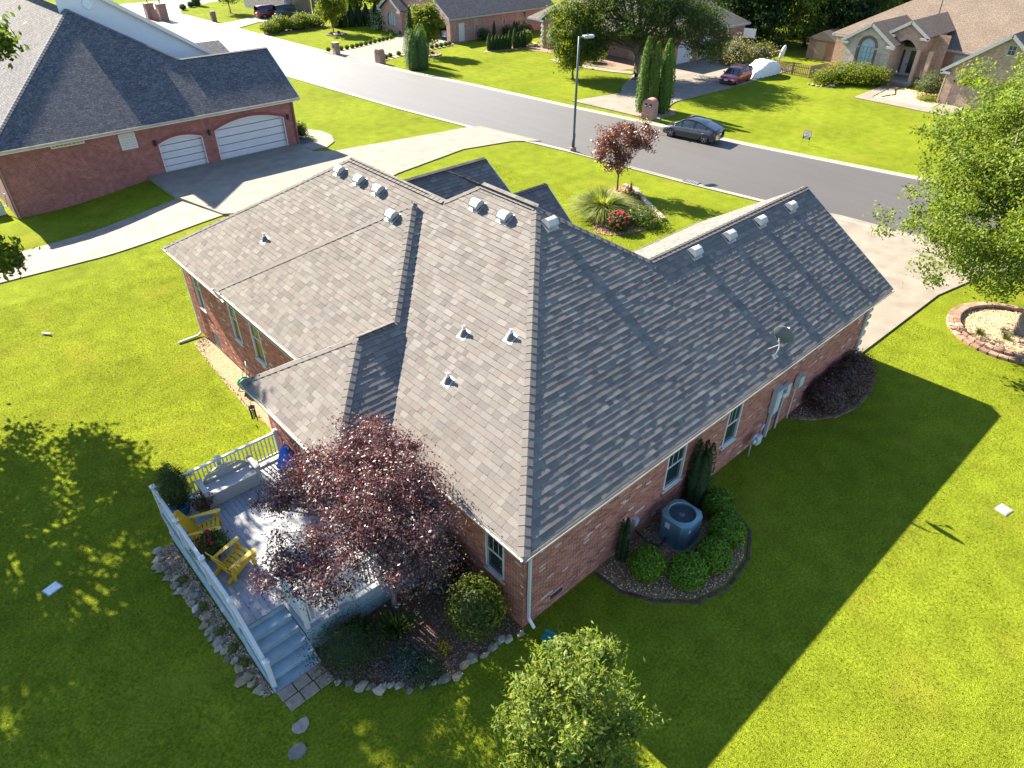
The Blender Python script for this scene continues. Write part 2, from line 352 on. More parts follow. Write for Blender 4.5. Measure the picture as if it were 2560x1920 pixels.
def shingle_face(fr, poly3, mb, rng, pal=PAL, keep=True, lift=0):
    poly = [fr.uv(p) for p in poly3]; vmax = max(b for a, b in poly); nC = int(math.ceil(vmax/EXPO))
    for j in range(nC):
        v0, v1 = j*EXPO, (j+1)*EXPO; e = .004
        A, B, Mi = scan(poly, v0+e), scan(poly, min(v1, vmax)-e), scan(poly, min((v0+v1)/2, vmax-2*e))
        if len(A) == len(B) and all(abs(a[0]-b[0]) < .5 and abs(a[1]-b[1]) < .5 for a, b in zip(A, B)): iv = list(zip(A, B))
        else: iv = [(m, m) for m in Mi]
        for (a0, a1), (b0, b1) in iv:
            x = min(a0, b0)-rng.uniform(0, .3); end = max(a1, b1)
            while x < end:
                w = rng.choice((.17, .22, .27, .32, .38)); x2 = x+w
                h = rng.choice((.010, .0115, .014, .0175)); c = rng.choice(pal); wear = rng.uniform(.86, 1.12); 
                l0, r0 = max(x, a0), min(x2-.004, a1); l1, r1 = max(x, b0), min(x2-.004, b1)
                if r0-l0 > .01 or r1-l1 > .01:
                    r0 = max(r0, l0); r1 = max(r1, l1)
                    full = abs(r0-l0-w+.004) < 1e-4 and abs(r1-l1-w+.004) < 1e-4 and v1 < vmax
                    if full and keep: SHN.append((fr, l0, v0, w, h, c))
                    else:
                        cc = tuple(q*wear for q in c)
                        add_shingle(mb, fr, l0, r0, l1, r1, v0, v1, h+lift, cc, lift)
                x = x2
def add_shingle(mb, fr, l0, r0, l1, r1, v0, v1, h, c, lift=0):
    vt = v1+.012
    V = [fr.p(l0, v0, lift), fr.p(r0, v0, lift), fr.p(r0, v0, h+.002), fr.p(l0, v0, h+.002), fr.p(r1, vt, .001+lift), fr.p(l1, vt, .001+lift)]
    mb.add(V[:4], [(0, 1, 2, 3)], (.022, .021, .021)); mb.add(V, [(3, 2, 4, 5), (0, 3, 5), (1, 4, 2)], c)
def cap_line(mb, a, b, rng, w=.15, pal=PAL, sag=.35):
    """overlapping cap shingles from low point a up to b"""
    a, b = Vector(a), Vector(b); d = b-a; L = d.length; d.normalize(); side = d.cross(Vector((0, 0, 1))).normalized(); n = side.cross(d)
    k = int(L/.25); c0 = [q*1.02 for q in pal[0]]
    for i in range(k+1):
        s0, s1 = i*L/(k+1), (i+1)*L/(k+1)+.02; c = rng.choice(pal); c = lerp(c, c0, .5)
        p, q = a+d*s0+n*.024, a+d*s1+n*.012
        V = [p-side*w-n*w*sag, p, p+side*w-n*w*sag, q+side*w-n*w*sag, q, q-side*w-n*w*sag]
        V += [p-side*w-n*(w*sag+.02), p-n*.02, p+side*w-n*(w*sag+.02)]
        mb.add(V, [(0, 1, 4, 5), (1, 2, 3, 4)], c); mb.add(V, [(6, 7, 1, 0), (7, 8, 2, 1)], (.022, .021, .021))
house = thing('brick_house', 'red brick house with weathered grey shingle roof and grey back deck', 'house', (9, 9, 0))
deck_roof = MB()                                  # roof sheathing, one part that carries the shingles
rngR = random.Random(5)
zX = lambda x, off=0: EZ+off+SL*x
fX = Frame((0, 0, EZ), (0, 1, 0), (1, 0, SL))                    # faces the garden (-X)
fY = Frame((0, 0, EZ), (1, 0, 0), (0, 1, SL))                    # faces the side lawn (-Y)
PK = (5.32, 11.1)                                               # peak of the raised middle hip
dR = .323
fS = Frame((-.04, 0, EZ+dR-.04*SL), (0, 1, 0), (1, 0, SL))       # raised middle face
YV = 5.28
fV = Frame((0, YV, EZ), (1, 0, 0), (0, 1, SL))                   # shaded strip beside the valley, and the porch side
zS = lambda x: EZ+dR+SL*x
zV = lambda y: EZ+SL*(y-YV)
R0 = (2*6.774-4.248, 4.248)
zA = zX(6.774); zW = EZ+SL*4.248; RX = 5.9; zRX = zX(RX)
P_Y = [(0, 0, EZ), (19.016, 0, EZ), (19.016, 4.248, zW), (R0[0], 4.248, zW), (6.774, 6.774, zA)]
P_X = [(0, 0, EZ), (6.774, 6.774, zA), (6.774, 9.296, zA), (RX, 10.17, zRX), (RX, 15.93, zRX), (0, 21.83, EZ)]
yh = lambda x: x+YV+dR/SL                                          # the raised hip, right side
PKx = 5.20; PKy = yh(PKx)
P_S = [(2.16, yh(2.16), zS(2.16)), (PKx, PKy, zS(PKx)), (-.04, PKy+PKx+.04, zS(-.04)), (-.04, 10.2, zS(-.04))]
P_V = [(-1.75, YV, EZ), (0, YV, EZ), (PKx+.15, PKx+.15+YV, zX(PKx+.15)), (PKx, PKy, zS(PKx)), (2.16, yh(2.16), zS(2.16)), (.92, 7.95, zV(7.95))]
PP = (.92, 7.95, zV(7.95))
fP = Frame((-1.75, 0, EZ), (0, 1, 0), (1, 0, SL)); P_P = [(-1.75, YV, EZ), PP, (-1.75, 10.62, EZ)]
fPb = Frame((0, 10.62, EZ), (-1, 0, 0), (0, -1, SL)); P_Pb = [(-1.75, 10.62, EZ), PP, (2.16, 7.95, PP[2]), (-.04, 10.16, zS(-.04))]
fW = Frame((0, 8.497, EZ), (-1, 0, 0), (0, -1, SL)); P_W = [(19.016, 8.497, EZ), (13.548, 8.497, EZ), (R0[0], 4.248, zW), (19.016, 4.248, zW)]
fF = Frame((13.548, 0, EZ), (0, -1, 0), (-1, 0, SL))
P_F = [(13.548, 8.497, EZ), (13.548, 11.0, EZ), (6.774, 11.0, zA), (6.774, 6.774, zA), (R0[0], 4.248, zW)]
zF2 = lambda x: zRX-SL*(x-RX)
fG = Frame((11.8, 0, zF2(11.8)), (0, -1, 0), (-1, 0, SL)); P_G = [(11.8, 11, zF2(11.8)), (11.8, 21.83, zF2(11.8)), (RX, 15.93, zRX), (RX, 11, zRX)]
fL = Frame((0, 21.83, EZ), (-1, 0, 0), (0, -1, SL)); P_L = [(0, 21.83, EZ), (RX, 15.93, zRX), (11.8, 21.83, EZ)]
# the two street gables
G1 = (13.48, 17.0, 5.35, .637, 2.95); G2 = (13.80, 13.34, 5.10, .79, 2.1)
shf = MB()
faces = [(fY, P_Y, 1), (fX, P_X, 1), (fS, P_S, 1), (fV, P_V, 1), (fP, P_P, 1), (fPb, P_Pb, 0), (fW, P_W, 0), (fF, P_F, 0), (fG, P_G, 0), (fL, P_L, 0)]
for i, (x1, yr, zr, sl, hw) in enumerate((G1, G2)):
    x0 = 6.0; fr = Frame((0, yr-hw, zr-sl*hw), (1, 0, 0), (0, 1, sl)); faces.append((fr, [(x0, yr-hw, zr-sl*hw), (x1, yr-hw, zr-sl*hw), (x1, yr, zr), (x0, yr, zr)], 0))
    fr = Frame((0, yr+hw, zr-sl*hw), (-1, 0, 0), (0, -1, sl)); faces.append((fr, [(x1, yr+hw, zr-sl*hw), (x0, yr+hw, zr-sl*hw), (x0, yr, zr), (x1, yr, zr)], 0))
for fr, poly, vis in faces:
    shingle_face(fr, poly, shf, rngR, keep=bool(vis))
    n = len(poly); deck_roof.add([Vector(p)-fr.n*.012 for p in poly], [tuple(range(n))])
roof = deck_roof.build('roof', mat('roof_felt', (.05, .05, .05), .9), house)
# nearest 300 full shingles are parts of the roof, the others one mass of shingles
SHN.sort(key=lambda s: (s[0].p(s[1], s[2])-CAMP).length)
cache = {}
def shingle_mesh(w, h, c):
    k = (w, h, c)
    if k not in cache:
        f0 = Frame((0, 0, 0), (1, 0, 0), (0, 1, 0)); m_ = MB(); add_shingle(m_, f0, 0, w-.004, 0, w-.004, 0, EXPO, h, c); me = m_.mesh('shingle'); me.materials.append(shm); cache[k] = me
    return cache[k]
for i, (fr, l, v, w, h, c) in enumerate(SHN):
    if i < 300:
        o = bpy.data.objects.new('shingle', shingle_mesh(w, h, c)); COL.objects.link(o)
        u = fr.u; nn = fr.n
        if u.cross(fr.v).dot(nn) < 0:      # keep a right-handed basis: mirror along u
            o.matrix_basis = Matrix((-u, fr.v, nn)).transposed().to_4x4(); o.matrix_basis.translation = fr.p(l+w-.004, v)
        else:
            o.matrix_basis = Matrix((u, fr.v, nn)).transposed().to_4x4(); o.matrix_basis.translation = fr.p(l, v)
        setpar(o, roof)
    else:
        wear = rngR.uniform(.86, 1.12); add_shingle(shf, fr, l, l+w-.004, l, l+w-.004, v, v+EXPO, h, tuple(q*wear for q in c))
# cap shingles on hips and ridges
A1 = (6.774, 6.774, zA); A2 = (6.774, 9.296, zA); A3 = (RX, 10.17, zRX); A4 = (RX, 15.93, zRX); R1 = (19.016, 4.248, zW)
for a, b in (((0, 0, EZ), A1), (A2, A1), (A3, A2), (A3, A4), ((0, 21.83, EZ), A4), ((R0[0], 4.248, zW), A1), ((R0[0], 4.248, zW), R1),
             ((2.16, yh(2.16), zS(2.16)), (PKx, PKy, zS(PKx))), ((-.04, PKy+PKx+.04, zS(-.04)), (PKx, PKy, zS(PKx))), ((-1.75, YV, EZ), PP), ((-1.75, 10.62, EZ), PP), (PP, (2.16, 7.95, PP[2])),
             ((8, G1[1], G1[2]), (G1[0], G1[1], G1[2])), ((8, G2[1], G2[2]), (G2[0], G2[1], G2[2]))): cap_line(shf, a, b, rngR)
shf.build('shingle_field', shm, roof, kind='stuff')
# upright sides of the raised middle roof
mb = MB(); mb.add([(-.04, PKy+PKx+.04, zS(-.04)), (PKx, PKy, zS(PKx)), (PKx, PKy, zX(PKx)-.05), (-.04, PKy+PKx+.04, EZ-.05)], [(0, 1, 2, 3)]); mb.build('raised_side', gutterm, roof)
# fascia + gutters
def gutter(a, b, out, name='gutter', par=house):
    a, b, out = Vector(a), Vector(b), Vector(out); z = Vector((0, 0, 1)); prof = [(.0, -.02), (.0, -.125), (.075, -.13), (.105, -.09), (.115, -.015), (.108, -.015), (.095, -.085), (.07, -.118), (.012, -.115), (.012, -.02)]
    V = [p+out*q+z*h for p in (a, b) for q, h in prof]; n = len(prof)
    MB().add(V, [(i, (i+1) % n, n+(i+1) % n, n+i) for i in range(n)]+[tuple(range(n)), tuple(range(n, 2*n))]).build(name, gutterm, par)
    m2 = MB(); pr = [(.117, -.012), (.117, -.03), (.105, -.012)]; V = [p+out*q+z*h for p in (a, b) for q, h in ((.119, -.006), (.119, -.022), (.104, -.006))]
    lo = [p+out*q+z*h for p in (a, b) for q, h in ((.078, -.134), (.0, -.129), (.0, -.19), (.02, -.19))]
    m2.add(lo, [(0, 1, 5, 4), (1, 2, 6, 5), (2, 3, 7, 6), (3, 0, 4, 7)]); m2.build('fascia', white, par)
gutter((0, 0, EZ), (19.0, 0, EZ), (0, -1, 0)); gutter((0, 0, EZ), (0, YV, EZ), (-1, 0, 0)); gutter((-.04, 10.25, zS(-.04)), (-.04, PKy+PKx+.04, zS(-.04)), (-1, 0, 0))
gutter((0, PKy+PKx-.25, EZ), (0, 21.83, EZ), (-1, 0, 0)); gutter((-1.75, YV, EZ), (-1.75, 10.62, EZ), (-1, 0, 0)); gutter((-1.75, YV, EZ), (0, YV, EZ), (0, -1, 0))
gutter((0, 21.83, EZ), (11.8, 21.83, EZ), (0, 1, 0)); gutter((13.6, 8.497, EZ), (19.0, 8.497, EZ), (0, 1, 0))
# rake boards
for a, b in (((19.03, 0, EZ), (19.03, 4.248, zW)), ((19.03, 8.497, EZ), (19.03, 4.248, zW))): MB().beam(Vector(a)-Vector((0, 0, .1)), Vector(b)-Vector((0, 0, .1)), .03, .18).build('rake_board', white, house)
for (x1, yr, zr, sl, hw) in (G1, G2):
    for sg in (-1, 1): MB().beam((x1+.02, yr+sg*hw, zr-sl*hw-.1), (x1+.02, yr, zr-.1), .03, .18).build('rake_board', white, house)
# soffits
mb = MB(); mb.b2((0, .02, EZ-.16), (19.0, .42, EZ-.13)); mb.b2((.02, 0, EZ-.16), (.42, YV, EZ-.13)); mb.b2((.02, 10.5, EZ-.16), (.42, 21.8, EZ-.13)); mb.b2((-1.73, YV+.02, EZ-.16), (.42, 10.6, EZ-.13)); mb.build('soffit', white, house)

# roof vents
ventm = mat('vent_metal', (.36, .35, .335), .45, metal=.2, ns=6, na=.3); ventd = mat('vent_screen', (.04, .045, .05), .8)
def box_vent(fr, u, v, par=roof):
    M = Matrix((fr.u, fr.u.cross(fr.v) if fr.u.cross(fr.v).dot(fr.n) > 0 else fr.n, fr.v)).transposed()
    X, Y, N_ = fr.u, fr.v, fr.n; c = fr.p(u, v, 0)
    def q(a, b, h): return c+X*a+Y*b+N_*h
    m = MB(); m.add([q(-.24, -.25, .012), q(.24, -.25, .012), q(.24, .2, .012), q(-.24, .2, .012), q(-.24, -.25, .02), q(.24, -.25, .02), q(.24, .2, .02), q(-.24, .2, .02)], [(4, 5, 6, 7), (0, 1, 5, 4), (1, 2, 6, 5), (2, 3, 7, 6), (3, 0, 4, 7)]); base = m.build('vent_flashing', ventm, par)
    m = MB(); V = []
    for a in (-.2, .2): V += [q(a, .19, .05), q(a, .12, .21), q(a, -.02, .25), q(a, -.17, .19), q(a, -.19, .10)]
    m.add(V, [(i, i+1, i+6, i+5) for i in range(4)]+[(0, 1, 2, 3, 4), (9, 8, 7, 6, 5)]); o = m.build('box_vent', ventm, par, bevel=.012)
    m = MB(); a = .17; m.add([q(-a, -.15, .02), q(a, -.15, .02), q(a, .14, .02), q(-a, .14, .02), q(-a, -.15, .11), q(a, -.15, .11), q(a, .14, .06), q(-a, .14, .06)], [(0, 1, 5, 4), (1, 2, 6, 5), (2, 3, 7, 6), (3, 0, 4, 7)]); m.build('vent_throat', ventd, par)
for x, y in ((5.36, 15.82), (5.36, 14.46), (5.34, 13.19), (6.17, 8.79), (6.18, 7.48)): u, v = fX.uv((x, y, zX(x))); box_vent(fX, u, v)
u, v = fS.uv((4.6, 11.3, zS(4.6))); box_vent(fS, u, v)
for x, y in ((6.76, 6.22), (11.18, 3.9), (13.13, 3.88), (15.06, 3.87), (17.13, 3.86)): u, v = fY.uv((x, y, EZ+SL*y)); box_vent(fY, u, v)
leadm = mat('lead_flashing', (.08, .085, .09), .6)
for x, y in ((3.03, 5.74), (3.53, 4.33), (1.9, 5.07), (2.21, 16.51)):
    z = zX(x) if y < 16 else zX(x); MB().lathe([(.13, -.06), (.12, .0), (.075, .10), (.065, .16)], (x, y, z), 12).build('pipe_boot', leadm, roof, smooth=True)
    MB().lathe([(.045, -.05), (.045, .28), (.034, .28), (.034, .1)], (x, y, z), 12).build('vent_pipe', white, roof, smooth=True)
    q = fX.uv((x, y, z)); c = [fX.p(q[0]+a, q[1]+b, .016) for a, b in ((-.16, -.18), (.16, -.18), (.16, .16), (-.16, .16))]; MB().add(c, [(0, 1, 2, 3)]).build('pipe_flashing', ventm, roof)
# ------------------------------------------------------------ brick walls of the main house
BP = [(0.318, 0.099, 0.06), (0.267, 0.077, 0.05), (0.37, 0.129, 0.077), (0.301, 0.116, 0.082), (0.215, 0.065, 0.047), (0.344, 0.116, 0.073), (0.404, 0.163, 0.107), (0.447, 0.37, 0.327), (0.284, 0.086, 0.056)]
BPW = [5, 5, 4, 4, 3, 5, 2, .9, 5]
brickm = mat_attr('fired_brick', .88, ns=40, na=.35, bmp=.3, bd=.003)
mortar = mat('mortar', (.36, .32, .29), .95, ns=20, na=.3, bmp=.3)
BL, BH, BC = .205, .057, .0715
BRK = []
class WallFrame:
    def __init__(s, o, u, n): s.o = Vector(o); s.u = Vector(u); s.n = Vector(n)
    def p(s, a, z, d=0): return s.o+s.u*a+Vector((0, 0, z))+s.n*d
def brick_box(mb, fr, a0, a1, z0, z1, d, col):
    V = [fr.p(a, z, q) for q in (-.02, d) for z in (z0, z1) for a in (a0, a1)]
    mb.add(V, [(4, 5, 7, 6), (0, 1, 5, 4), (2, 6, 7, 3), (0, 4, 6, 2), (1, 3, 7, 5)], col)
def brick_wall(fr, length, z0, z1, holes, mb, rng, keep=False, top=None, pal=BP):
    j = 0; z = z0
    while z < z1:
        zt = z+BH; a = -(BL+.014)*(.5 if j % 2 else 0)-rng.uniform(0, .01)
        while a < length:
            a0, a1 = max(a, 0), min(a+BL, length); 
            if a1-a0 > .02 and (top is None or zt < top((a0+a1)/2)):
                seg = [(a0, a1)]
                for h0, h1, k0, k1 in holes:
                    if zt > k0+.01 and z < k1-.01:
                        ns = []
                        for s0, s1 in seg:
                            if s1 <= h0 or s0 >= h1: ns.append((s0, s1)); continue
                            if s0 < h0: ns.append((s0, h0))
                            if s1 > h1: ns.append((h1, s1))
                        seg = ns
                for s0, s1 in seg:
                    if s1-s0 < .025: continue
                    ci = rng.choices(range(len(pal)), BPW)[0]
                    if keep and abs(s1-s0-BL) < 1e-6: BRK.append((fr, s0, z, ci))
                    else: brick_box(mb, fr, s0, s1, z, zt, rng.uniform(.002, .006), lerp((0, 0, 0), pal[ci], rng.uniform(.75, 1.2)))
            a += BL+.014
        j += 1; z += BC
def backing(fr, length, z0, z1, holes, mb, top=None):
    """mortar face behind the bricks, cut round the holes"""
    xs = sorted({0, length, *[h for q in holes for h in q[:2]]}); zs = sorted({z0, z1, *[min(max(h, z0), z1) for q in holes for h in q[2:]]})
    for i in range(len(xs)-1):
        for k in range(len(zs)-1):
            cx, cz = (xs[i]+xs[i+1])/2, (zs[k]+zs[k+1])/2
            if any(h[0] < cx < h[1] and h[2] < cz < h[3] for h in holes): continue
            mb.add([fr.p(xs[i], zs[k]), fr.p(xs[i+1], zs[k]), fr.p(xs[i+1], zs[k+1]), fr.p(xs[i], zs[k+1])], [(0, 1, 2, 3)])
rngB = random.Random(3)
roomm = mat('dark_room', (.02, .02, .022), .9); blindm = mat('window_blind', (.3, .3, .29), .8)
def window(fr, a0, a1, z0, z1, par, mull=True, depth=.09, sill=True):
    w = thing_part = MB(); f = .06
    for lo, hi in (((a0, z0), (a1, z0+f)), ((a0, z1-f), (a1, z1)), ((a0, z0), (a0+f, z1)), ((a1-f, z0), (a1, z1))):
        V = [fr.p(a, z, d) for d in (-depth, .012) for z in (lo[1], hi[1]) for a in (lo[0], hi[0])]
        w.add(V, [(0, 2, 3, 1), (4, 5, 7, 6), (0, 1, 5, 4), (2, 6, 7, 3), (0, 4, 6, 2), (1, 3, 7, 5)])
    W_ = w.build('window', whitep, par)
    zm = (z0+z1)/2
    def bar(lo, hi, d0, d1, nm, m=whitep):
        b = MB(); V = [fr.p(a, z, d) for d in (d0, d1) for z in (lo[1], hi[1]) for a in (lo[0], hi[0])]
        b.add(V, [(0, 2, 3, 1), (4, 5, 7, 6), (0, 1, 5, 4), (2, 6, 7, 3), (0, 4, 6, 2), (1, 3, 7, 5)]); return b.build(nm, m, W_)
    bar((a0+f, z0+f), (a1-f, zm), -depth+.03, -depth+.036, 'pane', darkglass); bar((a0+f, zm), (a1-f, z1-f), -depth+.045, -depth+.051, 'pane', darkglass)
    bar((a0+f, zm-.025), (a1-f, zm+.025), -depth+.02, -depth+.07, 'meeting_rail')
    if mull:
        n = 3
        for i in range(1, n): x = a0+f+(a1-a0-2*f)*i/n; bar((x-.008, zm+.025), (x+.008, z1-f), -depth+.05, -depth+.056, 'muntin')
    bar((a0, z0), (a1, z1), -depth-.5, -depth-.48, 'room_back', roomm)
    if sill: bar((a0-.04, z0-.05), (a1+.04, z0), -.03, .05, 'sill')
    return W_
walls = MB(); back = MB()
frR = WallFrame((.38, .38, 0), (1, 0, 0), (0, -1, 0)); HR = [(5.62, 6.52, 1.2, 2.82), (8.68, 9.48, 1.08, 2.72), (1.0, 1.46, .26, .44)]
frM = WallFrame((.38, .38, 0), (0, 1, 0), (-1, 0, 0)); HM = [(.70, 1.42, 1.2, 2.72), (3.7, 5.1, .92, 2.95)]
frLB = WallFrame((.38, 10.24, 0), (0, 1, 0), (-1, 0, 0)); HL = [(9.62, 10.26, 1.05, 2.95), (6.06, 6.76, 1.1, 3.1), (4.06, 4.92, 1.1, 3.1), (8.97, 9.72, -.55, .10)]
frP = WallFrame((-1.37, 5.66, 0), (0, 1, 0), (-1, 0, 0)); HP = [(.4, 2.5, .9, 3.0)]
frPs = WallFrame((-1.37, 5.66, 0), (1, 0, 0), (0, -1, 0)); HPs = [(.4, 1.35, .9, 2.95)]
brick_wall(frR, 18.09, -.15, 3.3, HR, walls, rngB, True); brick_wall(frM, 5.28, -.3, 3.3, HM, walls, rngB, True)
brick_wall(frLB, 11.21, -.85, 3.58, HL, walls, rngB); brick_wall(frP, 4.58, -.6, 3.3, HP, walls, rngB); brick_wall(frPs, 1.75, -.4, 3.3, HPs, walls, rngB)
for fr, ln, z0, z1, hs in ((frR, 18.09, -.3, 3.32, HR), (frM, 5.28, -.4, 3.32, HM), (frLB, 11.21, -1, 3.6, HL), (frP, 4.58, -.8, 3.32, HP), (frPs, 1.75, -.5, 3.32, HPs)): backing(fr, ln, z0, z1, hs, back)
# unseen street side and ends, plain brick
bwm = mat_brickwall('brick_wall', (.30, .085, .055), (.22, .06, .045), (.36, .31, .28))
def uvquad(mb, P, ux):
    uv = [(Vector(p).dot(Vector(ux)), p[2]) for p in P]; mb.add(P, [tuple(range(len(P)))], uv=[uv])
w2 = MB()
uvquad(w2, [(18.47, .38, -.3), (18.47, 8.1, -.3), (18.47, 8.1, 3.35), (18.47, 4.248, zW-.2), (18.47, .38, 3.35)], (0, 1, 0)); uvquad(w2, [(18.47, 8.1, -.3), (13.2, 8.1, -.3), (13.2, 8.1, 3.4), (18.47, 8.1, 3.4)], (1, 0, 0))
uvquad(w2, [(13.2, 8.1, -.3), (13.2, 21.4, -.3), (13.2, 21.4, 3.4), (13.2, 8.1, 3.4)], (0, 1, 0)); uvquad(w2, [(.38, 21.45, -1), (13.2, 21.45, -1), (13.2, 21.45, 3.4), (.38, 21.45, 3.4)], (1, 0, 0))
uvquad(w2, [(-1.37, 10.24, -.9), (.38, 10.24, -.9), (.38, 10.24, 3.4), (-1.37, 10.24, 3.4)], (1, 0, 0))
for (x1, yr, zr, sl, hw) in (G1, G2): uvquad(w2, [(x1-.1, yr-hw+.3, -.2), (x1-.1, yr+hw-.3, -.2), (x1-.1, yr+hw-.3, zr-sl*hw), (x1-.1, yr, zr-.15), (x1-.1, yr-hw+.3, zr-sl*hw)], (0, 1, 0))
w2.build('street_wall', bwm, house)
wall = back.build('wall', mortar, house)
BRK.sort(key=lambda s: (s[0].p(s[1], s[2])-CAMP).length); bc = {}
for i, (fr, a, z, ci) in enumerate(BRK):
    if i < 300:
        if ci not in bc:
            f0 = WallFrame((0, 0, 0), (1, 0, 0), (0, -1, 0)); m_ = MB(); brick_box(m_, f0, 0, BL, 0, BH, .004, BP[ci]); me = m_.mesh('brick'); me.materials.append(brickm); bc[ci] = me
        o = bpy.data.objects.new('brick', bc[ci]); COL.objects.link(o)
        if fr is frR: o.matrix_basis = Matrix.Translation(fr.p(a, z))
        else: o.matrix_basis = Matrix.Translation(fr.p(a+BL, z)) @ Matrix.Rotation(-pi/2, 4, 'Z')
        setpar(o, wall)
    else: brick_box(walls, fr, a, a+BL, z, z+BH, rngB.uniform(.002, .006), lerp((0, 0, 0), BP[ci], rngB.uniform(.75, 1.2)))
walls.build('brickwork', brickm, wall, kind='stuff')
window(frR, *HR[0], house); window(frR, *HR[1], house); window(frM, *HM[0], house)
for h in HL[:3]: window(frLB, *h, house)
def louvre(fr, h, par):
    m = MB(); a0, a1, z0, z1 = h
    V = [fr.p(a, z, -.06) for z in (z0, z1) for a in (a0, a1)]; m.add(V, [(0, 1, 3, 2)]); o = m.build('crawl_vent', ventd, par)
    n = max(3, int((z1-z0)/.07))
    for i in range(n):
        z = z0+(z1-z0)*(i+.2)/n; b = MB(); b.add([fr.p(a0, z, -.05), fr.p(a1, z, -.05), fr.p(a1, z+.035, .0), fr.p(a0, z+.035, .0)], [(0, 1, 2, 3)]); b.build('louvre', grey_metal, o)
louvre(frR, HR[2], house); louvre(frLB, HL[3], house)
# glazed doors onto the deck
for fr, h in ((frM, HM[1]), (frP, HP[0]), (frPs, HPs[0])):
    d = window(fr, *h, house, mull=False, sill=False); d.name = 'patio_door'
# soldier course and brick sills under windows
sld = MB()
for fr, h in ((frR, HR[0]), (frR, HR[1]), (frM, HM[0])):
    a = h[0]-.05
    while a < h[1]+.05: brick_box(sld, fr, a, a+.062, h[2]-.16, h[2]-.055, .035, BP[rngB.choice((0, 1, 2, 8))]); a += .07
sld.build('brick_sill', brickm, wall)
# stone pier at the garage end
stm = mat('ashlar_stone', (.34, .32, .28), .9, ns=6, na=.6, bmp=.5)
z = -.1; k = 0
while z < 3.25:
    h = rngB.uniform(.13, .24); w = .5 if k % 2 else .36
    MB().box((18.78, .62, z+h/2), (.42+rngB.uniform(-.04, .04), w, h-.015)).build('stone', stm, house, bevel=.02); z += h; k += 1
# downspouts
def downspout(pts, par=house, m=whitep, w=.085, d=.065):
    mb = MB()
    for i in range(len(pts)-1): mb.beam(pts[i], pts[i+1], w, d, up=(1, 0, 0) if abs(pts[i][0]-pts[i+1][0]) < 1e-3 else (0, 1, 0))
    return mb.build('downspout', m, par, bevel=.012)
downspout([(.52, -.06, 3.32), (.52, .25, 3.15), (.52, .31, 3.05), (.52, .31, .38), (.55, .12, .12)])
downspout([(18.35, -.06, 3.32), (18.35, .25, 3.15), (18.35, .31, 3.05), (18.35, .31, .2), (18.4, .0, .1)])
downspout([(.0, 21.2, 3.32), (.26, 21.2, 3.15), (.30, 21.2, 3.0), (.30, 21.2, -.5), (.1, 21.2, -.62), (-.75, 21.25, -.66)])
downspout([(-.1, 16.6, 3.62), (-.02, 16.62, 3.50), (.0, 16.9, 3.42)])
downspout([(-1.78, 6.3, 3.3), (-1.50, 6.3, 3.15), (-1.45, 6.3, 3.0), (-1.45, 6.3, .9)])
t = thing('splash_block', 'teal plastic splash block under the white corner downspout', 'splash block', (.62, -.2, .02))
mb = MB(); x0, y0 = .58, -.18
V = []
for (s, w, z) in ((0, .16, .10), (.35, .18, .05), (.85, .24, .03)):
    dx, dy = .35*s, -1*s
    V += [(x0+dx-w, y0+dy-.3*w, z+.07), (x0+dx-w+.03, y0+dy-.3*w, z+.07), (x0+dx-w+.05, y0+dy, z), (x0+dx+w-.05, y0+dy+.1*w, z), (x0+dx+w-.03, y0+dy+.3*w, z+.07), (x0+dx+w, y0+dy+.3*w, z+.07)]
mb.add(V, [(r*6+i, r*6+i+1, r*6+i+7, r*6+i+6) for r in range(2) for i in range(5)]); o = mb.build('tray', mat('teal_plastic', (.0, .13, .13), .45), t)
mod = o.modifiers.new('s', 'SOLIDIFY'); mod.thickness = .02
# electrical gear on the side wall
em = mat('meter_grey', (.42, .46, .48), .45, metal=.2)
t = thing('electric_meter', 'grey electric meter cabinet with conduit on shaded brick side wall', 'meter', (11.8, .3, 0))
MB().box((11.95, .26, 1.62), (.34, .2, 1.0)).build('cabinet', em, t, bevel=.02); MB().beam((11.95, .3, 1.15), (11.95, .3, -.1), .09, .09).build('conduit', em, t)
MB().lathe([(.10, 0), (.10, .10), (.085, .13), (0, .14)], (12.28, .24, 1.7), 14, M=Matrix.Rotation(pi/2, 4, 'X')).build('meter_dial', mat('meter_glass', (.45, .47, .4), .2), t, smooth=True)
MB().box((11.95, .24, 2.14), (.4, .26, .04)).build('hood', em, t)
MB().box((11.95, .155, 1.62), (.2, .012, .5)).build('cabinet_door', whitep, t)
t = thing('utility_box', 'small grey disconnect box with thin conduit next to the meter cabinet', 'utility box', (12.7, .3, 0))
MB().box((12.62, .27, 1.72), (.28, .16, .55)).build('box', em, t, bevel=.015); MB().tube([(12.62, .3, 1.45), (12.62, .3, -.05)], .028, 8).build('conduit', em, t); MB().tube([(12.45, .3, 1.4), (12.45, .3, .1)], .02, 8).build('wire', black, t)
t = thing('utility_box', 'upper grey cable box on pole conduit near the dark shrub', 'utility box', (13.5, .3, 0))
MB().box((13.45, .25, 1.72), (.3, .2, .42)).build('box', mat('box_tan', (.36, .38, .36), .5), t, bevel=.015); MB().tube([(13.45, .3, 1.5), (13.45, .3, -.05)], .022, 8).build('conduit', em, t)
t = thing('gas_meter', 'grey gas meter with curved pipes low on the shaded brick wall', 'gas meter', (10.9, .2, 0))
MB().box((11.0, .12, .52), (.30, .22, .36)).build('meter_body', em, t, bevel=.05); MB().tube([(11.1, .12, .7), (11.12, .12, .9), (11.3, .14, .98), (11.38, .3, .98)], .025, 8).build('pipe', em, t, smooth=True)
